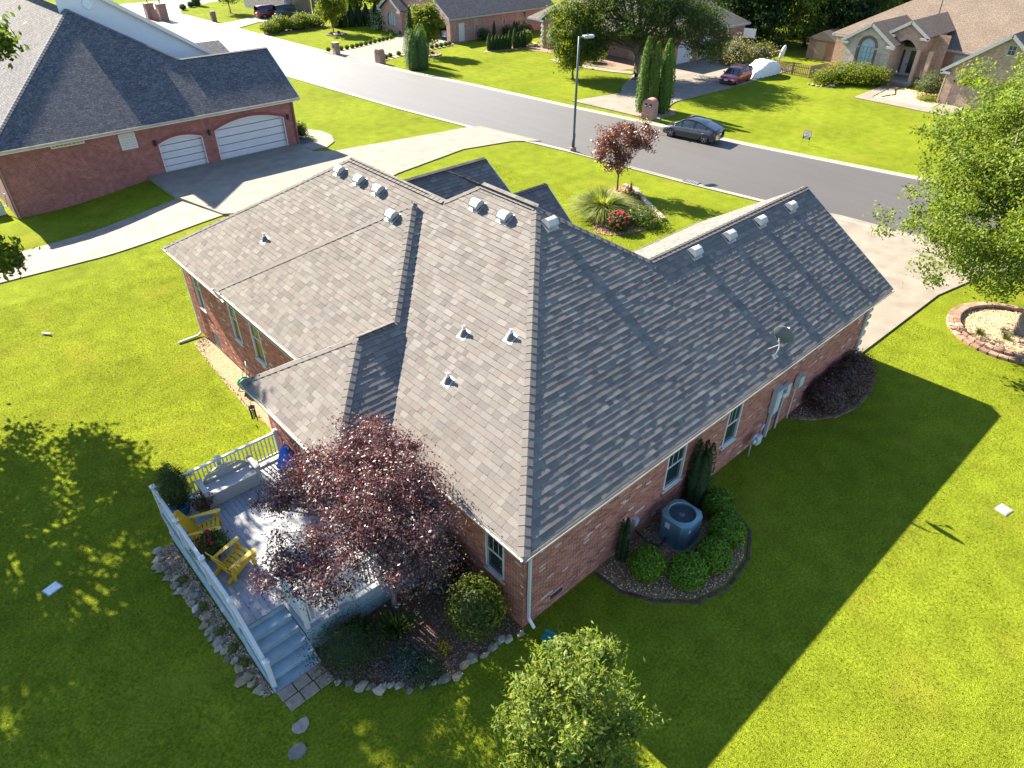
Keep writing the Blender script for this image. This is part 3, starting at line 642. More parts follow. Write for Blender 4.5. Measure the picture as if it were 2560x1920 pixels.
MB().tube([(10.88, .12, .68), (10.80, .12, .84), (10.66, .12, .70), (10.62, .12, .45), (10.62, .12, -.05)], .028, 8).build('pipe', em, t, smooth=True); MB().lathe([(0, 0), (.09, .01), (.09, .07), (0, .09)], (10.68, .1, .62), 12, M=Matrix.Rotation(pi/2, 4, 'X')).build('regulator', em, t, smooth=True)
# satellite dish on the side roof
t = thing('satellite_dish', 'grey oval satellite dish on a mast near the roof edge', 'satellite dish', (11.3, .35, 3.67))
bz = EZ+SL*.38; MB().box((11.15, .36, bz+.02), (.2, .16, .03), M=Matrix.Rotation(math.atan(SL), 4, 'X')).build('foot', grey_metal, t)
MB().tube([(11.15, .36, bz), (11.15, .30, bz+.35), (11.25, .42, bz+.62)], .026, 8).build('mast', grey_metal, t, smooth=True)
MB().tube([(11.15, .62, bz+.17), (11.2, .36, bz+.42)], .014, 6).build('strut', grey_metal, t)
dn = Vector((.85, .12, .32)).normalized(); q = dn.to_track_quat('Z', 'X').to_matrix().to_4x4(); dc = Vector((11.36, .38, bz+.66))
prof = [(0, 0), (.12, .008), (.24, .032), (.36, .075), (.37, .08), (.365, .09), (.24, .047), (.12, .022), (0, .014)]
o = MB().lathe(prof, dc, 24, M=q @ Matrix.Diagonal((1, .86, 1, 1))).build('reflector', mat('dish_grey', (.12, .135, .135), .5, na=.2), t, smooth=True)
MB().tube([dc-q.to_3x3() @ Vector((.3, 0, -.05)), dc+dn*.42+Vector((0, 0, -.12))], .016, 6).build('feed_arm', grey_metal, t); MB().box(dc+dn*.44+Vector((0, 0, -.10)), (.14, .09, .09), M=q).build('receiver', whitep, t, bevel=.02)
# ------------------------------------------------------------ deck
DZ = .85
boardm = mat('deck_board', (.25, .26, .285), .55, ns=2.5, na=.4, bmp=.15, ns2=30); skirtm = mat('deck_skirt', (.24, .32, .36), .6, ns=4, na=.3)
deck = thing('deck', 'grey board deck with white railings and stairs behind the brick house', 'deck', (-2.5, 6.6, 0))
x = -5.2
while x < .35:
    y0 = 4.57 if x < -4.05 else 3.45; y1 = 9.85 if x < -1.42 else 5.64
    MB().b2((x, y0, DZ-.028), (min(x+.138, .37), y1, DZ+random.uniform(-.001, .001))).build('board', boardm, deck); x += .1445
MB().prism([(-5.17, 4.6), (-4.03, 4.6), (-4.03, 3.48), (.36, 3.48), (.36, 5.6), (-1.4, 5.6), (-1.4, 9.82), (-5.17, 9.82)], DZ-.25, DZ-.034).build('joist_frame', mat('deck_under', (.05, .05, .05), .9), deck)
for lo, hi in (((-5.22, 4.55, DZ-.27), (-5.20, 9.87, DZ-.005)), ((-5.2, 9.85, DZ-.27), (-1.4, 9.87, DZ-.005)), ((-4.02, 3.43, DZ-.27), (.36, 3.45, DZ-.005)), ((-4.0-.02, 3.45, DZ-.27), (-4.0, 4.55, DZ-.005))): MB().b2(lo, hi).build('rim_board', skirtm, deck)
# skirting planks
for z in np.arange(-.45, DZ-.28, .16):
    MB().b2((-5.19, 4.57, z), (-5.165, 9.85, z+.15)).build('skirt_plank', skirtm, deck)
    if z > -.2: MB().b2((-3.99, 3.46, z), (.36, 3.485, z+.15)).build('skirt_plank', skirtm, deck)
# stairs
for i in range(5):
    z = DZ-.17*(i+1); y = 4.57-.30*i
    MB().b2((-5.18, y-.33, z-.035), (-4.02, y, z)).build('tread', skirtm, deck, bevel=.008); MB().b2((-5.17, y-.02, z), (-4.03, y, z+.135)).build('riser', skirtm, deck)
for xx in (-5.215, -4.02):
    MB().add([(xx+d, yy, zz) for d in (0, .035) for yy, zz in ((4.6, DZ-.02), (4.6, -.1), (3.05, -.1), (3.05, .03))], [(0, 1, 2, 3), (7, 6, 5, 4), (0, 3, 7, 4), (2, 6, 7, 3), (0, 4, 5, 1)]).build('stringer', skirtm, deck)
MB().b2((-5.17, 3.07, -.1), (-4.03, 3.09, -.03)).build('riser', skirtm, deck)
# railing
def post(x, y, z0, z1):
    o = MB().b2((x-.055, y-.055, z0), (x+.055, y+.055, z1)).build('post', whitep, deck, bevel=.006)
    MB().lathe([(.075*1.414, 0), (.075*1.414, .03), (.06*1.414, .04), (.0, .075)], (x, y, z1), 4, M=Matrix.Rotation(pi/4, 4, 'Z')).build('post_cap', whitep, o)
def rail(a, b, z0, z1, zb0, zb1, n):
    """from a to b: top rail z0->z1, bottom rail zb0->zb1, n balusters"""
    a, b = Vector((*a, 0)), Vector((*b, 0)); up = Vector((0, 0, 1))
    o = MB().beam(a+up*z0, b+up*z1, .09, .06).build('top_rail', whitep, deck, bevel=.012); MB().beam(a+up*zb0, b+up*zb1, .05, .07).build('bottom_rail', whitep, deck, bevel=.006)
    for i in range(1, n):
        t = i/n; p = a.lerp(b, t); MB().b2((p.x-.017, p.y-.017, zb0+(zb1-zb0)*t), (p.x+.017, p.y+.017, z0+(z1-z0)*t)).build('baluster', whitep, deck)
T, B = DZ+.93, DZ+.13
LP = [9.82, 8.11, 6.40, 4.70]
for y in LP: post(-5.15, y, DZ-.25, DZ+1.0)
for i in range(3): rail((-5.15, LP[i]), (-5.15, LP[i+1]), T, T, B, B, 14)
post(-5.15, 3.22, -.05, 1.02); rail((-5.15, 4.7), (-5.15, 3.22), T, .93, B, .24, 11)
for x in (-3.28, -1.45): post(x, 9.80, DZ-.25, DZ+1.0)
rail((-5.15, 9.8), (-3.28, 9.8), T, T, B, B, 15); rail((-3.28, 9.8), (-1.45, 9.8), T, T, B, B, 15)
for x, y in ((-3.93, 4.5), (-3.93, 3.52), (-1.85, 3.52), (.22, 3.52)): post(x, y, DZ-.25, DZ+1.0)
rail((-3.93, 4.5), (-3.93, 3.52), T, T, B, B, 8); rail((-3.93, 3.52), (-1.85, 3.52), T, T, B, B, 17); rail((-1.85, 3.52), (.22, 3.52), T, T, B, B, 17)
for y in (8.9, 7.25, 5.5): MB().b2((-5.30, y-.05, DZ-.12), (-5.22, y+.05, DZ-.02)).build('rail_bracket', whitep, deck)

# ------------------------------------------------------------ deck furniture
yel = mat('yellow_paint', (.55, .33, .012), .45, ns=5, na=.18)
def adirondack(label, x, y, rz):
    t = thing('garden_chair', label, 'chair', (x, y, DZ), rz, 'yellow slatted garden chairs'); A = Matrix.Translation((x, y, DZ)) @ Matrix.Rotation(rz, 4, 'Z')
    def part(name, fn, bev=.006): mb = MB(); fn(mb); mb.v = [tuple(A @ Vector(p)) for p in mb.v]; return mb.build(name, yel, t, bevel=bev)
    for s in (-1, 1):
        part('leg', lambda m: m.beam((.34, s*.27, .36), (-.50, s*.27, .06), .035, .13)); part('leg', lambda m: m.b2((.27, s*.315-.018, 0), (.38, s*.315+.018, .52)))
        part('back_leg', lambda m: m.b2((-.34, s*.315-.018, .0), (-.25, s*.315+.018, .56)))
        def arm(m):
            P = [(.46, .05), (.44, .09), (.36, .10), (-.05, .07), (-.38, .035), (-.40, -.02), (-.36, -.04), (.36, -.06), (.44, -.04)]
            m.prism([(a, s*(.33+b)) for a, b in P], .54, .562)
        part('arm', arm, .004)
    for i in range(6):
        t0 = i/5; xx = .34-.62*t0; zz = .40-.20*t0; part('seat_slat', lambda m: m.box((xx, 0, zz), (.095, .56, .02), M=Matrix.Rotation(-.32, 4, 'Y')))
    for i in range(5):
        yy = (i-2)*.108; top = .98-.035*abs(i-2)**1.7
        def bs(m):
            d = Vector((-.40, 0, .92)).normalized(); p0 = Vector((-.20, yy*.92, .24)); L = top; u = Vector((0, 1, 0)); n = d.cross(u); w = .05
            out = [(-w, 0), (w, 0), (w*1.05, L-.05), (w*.6, L), (-w*.6, L), (-w*1.05, L-.05)]
            V = [p0+u*a+d*b+n*c for c in (0, .018) for a, b in out]; k = 6; m.add(V, [tuple(range(k)), tuple(range(2*k-1, k-1, -1))]+[(q, (q+1) % k, k+(q+1) % k, k+q) for q in range(k)])
        part('back_slat', bs, .003)
    part('back_brace', lambda m: m.box((-.42, 0, .60), (.03, .62, .08))); part('front_apron', lambda m: m.b2((.33, -.29, .30), (.352, .29, .41))); part('stretcher', lambda m: m.b2((-.32, -.3, .16), (-.29, .3, .23)))
    return t
adirondack('yellow slatted garden chair between the blue planter and red flower pot', -4.55, 8.02, radians(-22)); adirondack('yellow slatted garden chair beside the flower pot, closest to the deck stairs', -4.42, 6.42, radians(14))
# storage bench
bm_ = mat('bench_resin', (.34, .325, .31), .5, na=.12)
t = thing('storage_bench', 'beige grey storage bench with arched cut-out back against the deck railing', 'bench', (-3.25, 9.35, DZ)); bx, by = -3.27, 9.33
MB().b2((bx-.60, by-.26, DZ), (bx+.60, by+.22, DZ+.40)).build('chest', bm_, t, bevel=.02); MB().b2((bx-.59, by-.30, DZ+.40), (bx+.59, by+.20, DZ+.44)).build('seat', bm_, t, bevel=.015)
for s in (-1, 1):
    MB().prism([(0, 0)], 0, 0) if 0 else None
    MB().b2((bx+s*.64-.05, by-.30, DZ), (bx+s*.64+.05, by+.24, DZ+.58)).build('side_panel', bm_, t, bevel=.025); MB().b2((bx+s*.64-.07, by-.32, DZ+.58), (bx+s*.64+.07, by+.26, DZ+.64)).build('armrest', bm_, t, bevel=.025)
# arched back with slots: built of vertical strips with gaps
def arch(xx): return .46+.32*(1-(xx/.62)**2)
N_ = 24; slots = [(-.46, -.18, .50, .56), (-.34, -.10, .63, .69), (.18, .46, .50, .56), (.10, .34, .63, .69)]
for i in range(N_):
    x0 = -.6+1.2*i/N_; x1 = x0+1.2/N_; xm = (x0+x1)/2; zs = [.30]
    for a, b, c, d in slots:
        if a < xm < b: zs += [c, d]
    zs.append(arch(xm)); 
    if i == 0: bk = MB()
    for k in range(0, len(zs)-1, 2): bk.add([(bx+q, by+yy, DZ+z) for yy in (.20, .25) for q, z in ((x0, zs[k]), (x1, zs[k]), (x1, zs[k+1] if k+1 < len(zs)-1 else arch(x1)), (x0, zs[k+1] if k+1 < len(zs)-1 else arch(x0)))], [(0, 1, 2, 3), (7, 6, 5, 4), (0, 4, 5, 1), (1, 5, 6, 2), (2, 6, 7, 3), (3, 7, 4, 0)])
bk.build('backrest', bm_, t)
for c_ in t.children:
    for v_ in c_.data.vertices: v_.co = (bx+(v_.co.x-bx)*1.22, by+.25+(v_.co.y-by-.25)*1.18, DZ+(v_.co.z-DZ)*1.15)
# folded blue umbrella
blue = mat('blue_canvas', (.01, .09, .42), .75, ns=6, na=.3)
t = thing('patio_umbrella', 'closed blue canvas patio umbrella beside the brick porch wall', 'umbrella', (-1.75, 8.35, DZ))
MB().tube([(-1.75, 8.35, DZ), (-1.75, 8.35, 2.5)], .02, 8).build('pole', white, t); mb = MB(); n = 16
pr = [(.02, 2.42), (.10, 2.28), (.19, 2.0), (.25, 1.75), (.29, 1.58), (.24, 1.56)]
mb.add([(-1.75+r*(1+.25*(k % 2))*cos(2*pi*k/n), 8.35+r*(1+.25*(k % 2))*sin(2*pi*k/n), z) for r, z in pr for k in range(n)], [(i*n+k, i*n+(k+1) % n, (i+1)*n+(k+1) % n, (i+1)*n+k) for i in range(len(pr)-1) for k in range(n)]); mb.build('canopy', blue, t, smooth=True)
MB().lathe([(.25, 0), (.24, .05), (.06, .09), (.05, .3)], (-1.75, 8.35, DZ), 16).build('base', black, t, smooth=True)
# wind chimes on the porch eave
t = thing('wind_chime', 'dark wind chime with hanging tubes and disc under the porch eave', 'wind chime', (-1.95, 9.65, 3.3)); cx, cy = -1.98, 9.62
MB().tube([(cx+.1, cy, 3.42), (cx, cy, 3.35), (cx, cy, 3.18)], .008, 6).build('hook', black, t); MB().lathe([(0, 0), (.09, 0), (.09, .025), (0, .025)], (cx, cy, 3.16), 14).build('top_disc', black, t)
for k in range(5):
    a = 2*pi*k/5; MB().tube([(cx+.07*cos(a), cy+.07*sin(a), 3.1), (cx+.07*cos(a), cy+.07*sin(a), 2.62+.05*k)], .016, 8).build('chime_tube', black, t)
MB().tube([(cx, cy, 3.16), (cx, cy, 2.45)], .004, 5).build('cord', black, t); MB().lathe([(0, 0), (.07, .006), (0, .012)], (cx, cy, 2.42), 14, M=Matrix.Rotation(pi/2, 4, 'Y')).build('sail', black, t)
# hose reel by the left wall
t = thing('hose_reel', 'green garden hose on a reel cart against the brick wall', 'hose reel', (-.15, 15.9, -.66)); hx, hy, hz = -.12, 15.8, -.64
MB().lathe([(.20, -.2), (.20, .2)], (hx, hy, hz+.42), 16, M=Matrix.Rotation(pi/2, 4, 'X')).build('drum', grey_metal, t, smooth=True)
hose = MB(); P = [(hx+.23*cos(k*.55), hy-.18+.36*((k % 30)/30 if (k//30) % 2 == 0 else 1-(k % 30)/30), hz+.42+.23*sin(k*.55)) for k in range(90)]; hose.tube(P+[(hx+.3, hy+.3, hz+.8), (hx+.42, hy+.6, hz+1.0)], .018, 6); hose.build('hose', mat('hose_green', (.0, .16, .06), .4), t, smooth=True)
for s in (-1, 1): MB().tube([(hx-.25, hy+s*.26, hz), (hx, hy+s*.26, hz+.42), (hx+.25, hy+s*.26, hz), (hx, hy+s*.26, hz+.42), (hx+.18, hy+s*.26, hz+.95)], .02, 6).build('frame', black, t)
MB().tube([(hx+.18, hy-.26, hz+.95), (hx+.18, hy+.26, hz+.95)], .02, 6).build('handle', black, t)
# heat pump
acm = mat('ac_blue_grey', (.13, .235, .28), .45, metal=.3, na=.2); acd = mat('ac_dark', (.03, .05, .06), .6)
t = thing('heat_pump', 'blue grey outdoor air conditioner unit with top fan between round shrubs', 'air conditioner', (5.9, -.5, 0)); ax, ay, rr = 5.88, -.46, .47
def rsq(r, ch=.16): return [(ax+a, ay+b) for a, b in ((-r, -r+ch), (-r+ch, -r), (r-ch, -r), (r, -r+ch), (r, r-ch), (r-ch, r), (-r+ch, r), (-r, r-ch))]
MB().prism([(ax-.55, ay-.55), (ax+.55, ay-.55), (ax+.55, ay+.55), (ax-.55, ay+.55)], -.05, .08).build('pad', conc2, t); MB().prism(rsq(rr-.02), .08, .98).build('coil_core', acd, t)
P8 = rsq(rr)
for i in range(8):
    a, b = Vector((*P8[i], 0)), Vector((*P8[(i+1) % 8], 0)); n = max(1, int((b-a).length/.052))
    for k in range(n):
        p, q = a.lerp(b, (k+.12)/n), a.lerp(b, (k+.88)/n); MB().beam(p+Vector((0, 0, .53)), q+Vector((0, 0, .53)), .016, .88).build('grille_slat', acm, t)
top = MB(); n = 32; oc = []
for k in range(n):
    a = 2*pi*k/n; c, s_ = cos(a), sin(a); m_ = max(abs(c), abs(s_), (abs(c)+abs(s_))/1.64); oc.append((ax+(rr+.02)*c/m_, ay+(rr+.02)*s_/m_))
rg = [(oc, .97), (oc, 1.03), ([(ax+.40*cos(2*pi*k/n), ay+.40*sin(2*pi*k/n)) for k in range(n)], 1.07), ([(ax+.385*cos(2*pi*k/n), ay+.385*sin(2*pi*k/n)) for k in range(n)], 1.05), ([(ax+.385*cos(2*pi*k/n), ay+.385*sin(2*pi*k/n)) for k in range(n)], .86)]
top.add([(x, y, z) for L_, z in rg for x, y in L_], [(i*n+k, i*n+(k+1) % n, (i+1)*n+(k+1) % n, (i+1)*n+k) for i in range(4) for k in range(n)]); top.build('top_shroud', acm, t)
MB().lathe([(0, .86), (.385, .86)], (ax, ay, 0), 24).build('fan_well', acd, t); MB().lathe([(.09, .90), (.09, .99), (0, 1.0)], (ax, ay, 0), 14).build('fan_motor', acm, t)
for k in range(3):
    a = 2*pi*k/3+.4; u = Vector((cos(a), sin(a), 0)); v = Vector((-sin(a), cos(a), 0)); c = Vector((ax, ay, .93))
    MB().add([c+u*.07-v*.05, c+u*.36-v*.13+Vector((0, 0, -.02)), c+u*.37+v*.10+Vector((0, 0, .05)), c+u*.07+v*.05+Vector((0, 0, .02))], [(0, 1, 2, 3)]).build('fan_blade', acm, t)
for r in (.12, .2, .28, .36): MB().tube([(ax+r*cos(2*pi*k/24), ay+r*sin(2*pi*k/24), 1.055) for k in range(25)], .004, 4, cap=False).build('guard_ring', acd, t)
for k in range(6):
    a = pi*k/6; MB().tube([(ax+.39*cos(a), ay+.39*sin(a), 1.058), (ax-.39*cos(a), ay-.39*sin(a), 1.058)], .004, 4).build('guard_wire', acd, t)
MB().box((ax-rr-.012, ay+.12, .78), (.01, .16, .2)).build('data_plate', whitep, t); MB().box((ax-.25, ay-rr-.012, .82), (.08, .01, .08)).build('badge', whitep, t)
MB().tube([(ax-.47, ay+.1, .3), (ax-.7, ay+.1, .12), (ax-.95, ay+.35, .2), (ax-1.05, .33, .45)], .03, 8).build('line_set', black, t, smooth=True); MB().box((4.78, .33, .85), (.16, .1, .26)).build('disconnect_box', em, t)
# ------------------------------------------------------------ plants
def leaf_mesh(name, C, pal, lo, hi, asp=.5, nrm=None, rng=RNG, jitter=.18, upbias=.25, fold=.25):
    """one mesh of leaf-shaped quads at points C; nrm = preferred normals"""
    n = len(C); C = np.asarray(C, float)
    d = rng.normal(size=(n, 3)); d[:, 2] += upbias
    if nrm is not None: d = d*.75+nrm
    d /= np.linalg.norm(d, axis=1)[:, None]+1e-9
    t = np.cross(d, rng.normal(size=(n, 3))); t /= np.linalg.norm(t, axis=1)[:, None]+1e-9; b = np.cross(d, t)
    L = rng.uniform(lo, hi, n)[:, None]; w = L*asp*.5
    V = np.stack([C-t*L*.5, C+b*w+d*w*fold-t*L*.05, C+t*L*.5, C-b*w+d*w*fold-t*L*.05], 1).reshape(-1, 3)
    me = bpy.data.meshes.new(name); me.vertices.add(4*n); me.vertices.foreach_set('co', V.astype(np.float32).ravel())
    me.loops.add(4*n); me.loops.foreach_set('vertex_index', np.arange(4*n, dtype=np.int32)); me.polygons.add(n)
    me.polygons.foreach_set('loop_start', np.arange(0, 4*n, 4, dtype=np.int32)); me.polygons.foreach_set('loop_total', np.full(n, 4, np.int32))
    me.update(calc_edges=True)
    pal = np.asarray(pal, float); c = pal[rng.integers(0, len(pal), n)]*(1+rng.uniform(-jitter, jitter, (n, 1)))
    arr = np.ones((n, 4, 4), np.float32); arr[:, :, :3] = c[:, None, :]
    me.color_attributes.new('Col', 'FLOAT_COLOR', 'CORNER').data.foreach_set('color', arr.ravel()); return me
leafm = mat_leaf('leaf_green', .42, .6, .18); leafd = mat_leaf('leaf_dense', .22, .6, .18); leafp = mat_leaf('leaf_purple', .25, .42, .5, (1.8, .8, .8)); petal = mat_leaf('petal', .2, .6, .2, (1.2, 1, 1))
bark = mat('bark', (.10, .075, .055), .9, ns=14, na=.6, bmp=.6, bd=.02); barkg = mat('grey_bark', (.16, .14, .12), .9, ns=12, na=.6, bmp=.6, bd=.02)
G_MAPLE = [(.105, .152, .018), (.13, .175, .022), (.08, .13, .018), (.165, .195, .03), (.12, .155, .03)]
G_MID = [(.055, .085, .014), (.07, .10, .014), (.04, .07, .013), (.085, .11, .015)]
G_DARK = [(.02, .042, .012), (.028, .055, .012), (.035, .065, .014), (.018, .036, .012)]
G_YEL = [(.13, .15, .012), (.10, .13, .014), (.15, .16, .012), (.075, .11, .014)]
G_BOX = [(.07, .15, .012), (.10, .185, .012), (.05, .115, .012), (.14, .21, .014)]
G_PURP = [(.24, .17, .16), (.13, .085, .085), (.060, .030, .034), (.085, .045, .047), (.045, .024, .03), (.12, .070, .066), (.07, .045, .04), (.17, .115, .10), (.11, .035, .038), (.05, .03, .035)]
G_MAPR = [(.15, .065, .045), (.11, .05, .035), (.19, .09, .05), (.09, .055, .03), (.08, .045, .03)]
def rdir(n, rng=RNG):
    d = rng.normal(size=(n, 3)); return d/np.linalg.norm(d, axis=1)[:, None]
def cloud(lobes, n, nc, cr, shell=.45, rng=RNG, rough=.22):
    """leaf points in clumps that fill the lobes (cx,cy,cz,rx,ry,rz); returns points, outward normals, clump centres"""
    lobes = np.asarray(lobes, float); vol = lobes[:, 3]*lobes[:, 4]*lobes[:, 5]; w = vol**(2/3); w /= w.sum(); P = []; Nn = []; CC = []
    for L, f in zip(lobes, w):
        k = max(4, int(nc*f)); d = rdir(k, rng); bump_ = 1+rough*np.sin(d[:, 0]*5+L[0])*np.cos(d[:, 1]*4+L[1])+rough*.7*np.sin(d[:, 2]*7+d[:, 0]*3)
        r = (shell+(1-shell)*rng.random(k)**.6)*bump_; cc = L[:3]+d*r[:, None]*L[3:6]; CC.append(cc)
        m = int(n*f/k)+1
        for c in cc:
            s = cr*rng.uniform(.6, 1.4); q = rng.normal(size=(m, 3))*s*.55*np.array((1, 1, .75)); P.append(c+q); Nn.append(np.repeat(((c-L[:3])/L[3:6])[None], m, 0))
    return np.concatenate(P), np.concatenate(Nn), np.concatenate(CC)
def limbs(mb, base, top, r, targets, rng, k=14, n=7):
    base, top = Vector(base), Vector(top); H_ = (top-base).length; pts = []; rs = []
    for i in range(7):
        t = i/6; p = base.lerp(top, t)+Vector((rng.uniform(-1, 1), rng.uniform(-1, 1), 0))*r*.5*(t > 0); pts.append(p); rs.append(r*(1.35 if i == 0 else 1-.55*t))
    mb.tube(pts, rs, 9)
    idx = list(range(len(targets))); rng.shuffle(idx)
    for j in idx[:k]:
        tg = Vector(targets[j]); t0 = rng.uniform(.45, 1); st = base.lerp(top, t0); mid = st.lerp(tg, .5)+Vector((rng.uniform(-.1, .1), rng.uniform(-.1, .1), .12))*(tg-st).length; rb = r*(.42 if t0 < .9 else .5)
        mb.tube([st, st.lerp(mid, .5)+Vector((0, 0, .03)), mid, tg], [rb, rb*.75, rb*.5, rb*.12], 6)
def tree(name, label, loc, trunk_top, r, lobes, n, nc, cr, size, pal, m=None, barkm=None, group=None, cat='tree', k=14, clip=None, asp=.5, shell=.45, extra=None):
    z0 = terr(loc[0], loc[1]); t = thing(name, label, cat, (loc[0], loc[1], z0), 0, group)
    P, Nn, CC = cloud(lobes, n, nc, cr, shell)
    if clip is not None: kk = P @ np.array(clip[0]) < clip[1]; P, Nn = P[kk], Nn[kk]; CC = CC[CC @ np.array(clip[0]) < clip[1]]
    if extra:
        P2, N2, C2 = cloud(extra[0], extra[1], extra[2], cr*.6, shell); P = np.concatenate([P, P2]); Nn = np.concatenate([Nn, N2]); CC = np.concatenate([CC, C2])
    link('crown', leaf_mesh('crown', P, pal, size[0], size[1], asp, Nn*.6), m or leafm, t)
    mb = MB(); limbs(mb, (loc[0], loc[1], z0-.1), trunk_top, r, [tuple(c) for c in CC], random.Random(int(loc[0]*7+loc[1]*3)), k); mb.build('trunk', barkm or bark, t, smooth=True)
    return t
def shell_pts(c, r, n, rng=RNG, jit=.06, zmin=-.75):
    d = rdir(int(n*1.3), rng); d = d[d[:, 2] > zmin][:n]; return np.array(c)+d*np.array(r)*(1+rng.normal(size=(len(d), 1))*jit), d
def ball_shrub(name, label, x, y, r, h, n, size, pal, group=None, core=(.02, .045, .008), m=None, jit=.05, cat='shrub', base=None, asp=.55):
    z0 = terr(x, y) if base is None else base; t = thing(name, label, cat, (x, y, z0), 0, group)
    P, d = shell_pts((x, y, z0+h*.5), (r, r, h*.52), n, jit=jit); rg = random.Random(int(x*31+y*17))
    link('foliage', leaf_mesh('foliage', P, pal, size[0], size[1], asp, d*1.1), m or leafd, t)
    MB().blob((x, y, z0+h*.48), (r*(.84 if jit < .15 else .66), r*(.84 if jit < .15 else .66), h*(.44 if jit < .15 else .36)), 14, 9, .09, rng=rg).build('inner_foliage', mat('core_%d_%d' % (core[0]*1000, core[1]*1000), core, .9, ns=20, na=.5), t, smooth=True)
    return t
def column_shrub(name, label, x, y, r, h, n, size, pal, group=None, tips=1, m=None, cat='shrub', z0=None, core=(.015, .035, .008), taper=.75):
    """upright conical evergreen; leaves hang on ascending plumes"""
    z0 = terr(x, y) if z0 is None else z0; t = thing(name, label, cat, (x, y, z0), 0, group); rg = random.Random(int(x*13+y*7+h*5)); P = []; D = []; cb = MB()
    for k in range(tips):
        a = 2*pi*k/max(1, tips)+.3; ox, oy = (0, 0) if tips == 1 else (r*.45*cos(a), r*.45*sin(a)); rr = r if tips == 1 else r*.62; hh = h*(1 if tips == 1 else rg.uniform(.86, 1.0)); m_ = n//tips
        tt = RNG.random(m_)**.85; ph = RNG.random(m_)*2*pi; prof = np.minimum(1, (1-tt)*1.9+.02)**taper*(.8+.2*np.minimum(1, tt*6)); rad = rr*prof*(1+.12*np.sin(ph*7+tt*9))*(1+RNG.normal(size=m_)*.05)
        lean = tt*.25 if tips > 1 else 0
        P.append(np.stack([x+ox*(1+lean)+rad*np.cos(ph), y+oy*(1+lean)+rad*np.sin(ph), z0+.03+tt*hh], 1)); D.append(np.stack([np.cos(ph), np.sin(ph), .2+0*ph], 1))
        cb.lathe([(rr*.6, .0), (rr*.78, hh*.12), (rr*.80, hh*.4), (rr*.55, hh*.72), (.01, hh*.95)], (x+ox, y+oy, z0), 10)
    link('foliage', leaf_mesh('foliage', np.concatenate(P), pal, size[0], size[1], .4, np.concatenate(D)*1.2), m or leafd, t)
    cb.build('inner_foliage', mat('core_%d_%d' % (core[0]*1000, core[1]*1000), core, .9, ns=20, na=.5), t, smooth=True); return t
def blades(name, label, cat, x, y, n, L, spread, w, pal, z0=None, m=None, group=None, part='blades', par=None, up=1.0, seg=5, loc=None, rbase=.12):
    """fountain of arching blades"""
    z0 = terr(x, y) if z0 is None else z0; mb = MB(); rg = random.Random(int(x*11+y*5+n))
    for i in range(n):
        a = rg.uniform(0, 2*pi); l = L*rg.uniform(.6, 1.05); s = spread*rg.uniform(.25, 1.1); c = rg.choice(pal); c = lerp((0, 0, 0), c, rg.uniform(.8, 1.2)); d = Vector((cos(a), sin(a), 0)); sd = Vector((-sin(a), cos(a), 0)); rb = rg.uniform(0, rbase); b = Vector((x, y, z0))+d*rb; V = []
        for k in range(seg+1):
            t = k/seg; p = b+d*(s*l*t**1.6)+Vector((0, 0, up*l*(t-.62*s*t**2.2))); ww = w*(1-t**2)*.5+.001; V += [p-sd*ww, p+sd*ww]
        mb.add(V, [(2*k, 2*k+1, 2*k+3, 2*k+2) for k in range(seg)], c)
    if par is not None: return mb.build(part, m or leafm, par)
    t = thing(name, label, cat, (x, y, z0), 0, group); mb.build(part, m or leafm, t); return t
def bed(poly, name, col, z=.015, chips=0, chipcol=None, size=.03, tf=True, chipname='gravel', seed=1):
    """planting bed: a sheet of soil or mulch with loose chips on it"""
    mb = MB(); n = len(poly); cx = sum(p[0] for p in poly)/n; cy = sum(p[1] for p in poly)/n
    mb.add([(x, y, terr(x, y)+z) for x, y in poly]+[(cx, cy, terr(cx, cy)+z+.03)], [(i, (i+1) % n, n) for i in range(n)])
    o = struct(mb.build(name, mat(name+'_soil', col, .95, ns=9, na=.6, bmp=.8, bd=.03, ns2=30)))
    if chips:
        rg = random.Random(seed); xs = [p[0] for p in poly]; ys = [p[1] for p in poly]; c2 = MB(); k = 0
        def inside(px, py):
            r_ = False
            for i in range(n):
                (x1, y1), (x2, y2) = poly[i], poly[(i+1) % n]
                if (y1 > py) != (y2 > py) and px < (x2-x1)*(py-y1)/(y2-y1)+x1: r_ = not r_
            return r_
        while k < chips:
            px, py = rg.uniform(min(xs), max(xs)), rg.uniform(min(ys), max(ys))
            if not inside(px, py): k += .3; continue
            k += 1; s = size*rg.uniform(.5, 1.4); zz = terr(px, py)+z+.02; a = rg.uniform(0, 6.28); c = rg.choice(chipcol); u = Vector((cos(a), sin(a), rg.uniform(-.2, .2)))*s; v = Vector((-sin(a), cos(a), rg.uniform(-.2, .2)))*s*.7; p = Vector((px, py, zz))
            c2.add([p-u, p+v, p+u, p-v, p+Vector((0, 0, s*.6))], [(0, 1, 4), (1, 2, 4), (2, 3, 4), (3, 0, 4)], lerp((0, 0, 0), c, rg.uniform(.7, 1.3)))
        c2.build(chipname, mat_attr('loose_chips', .9), o, kind='stuff')
    return o
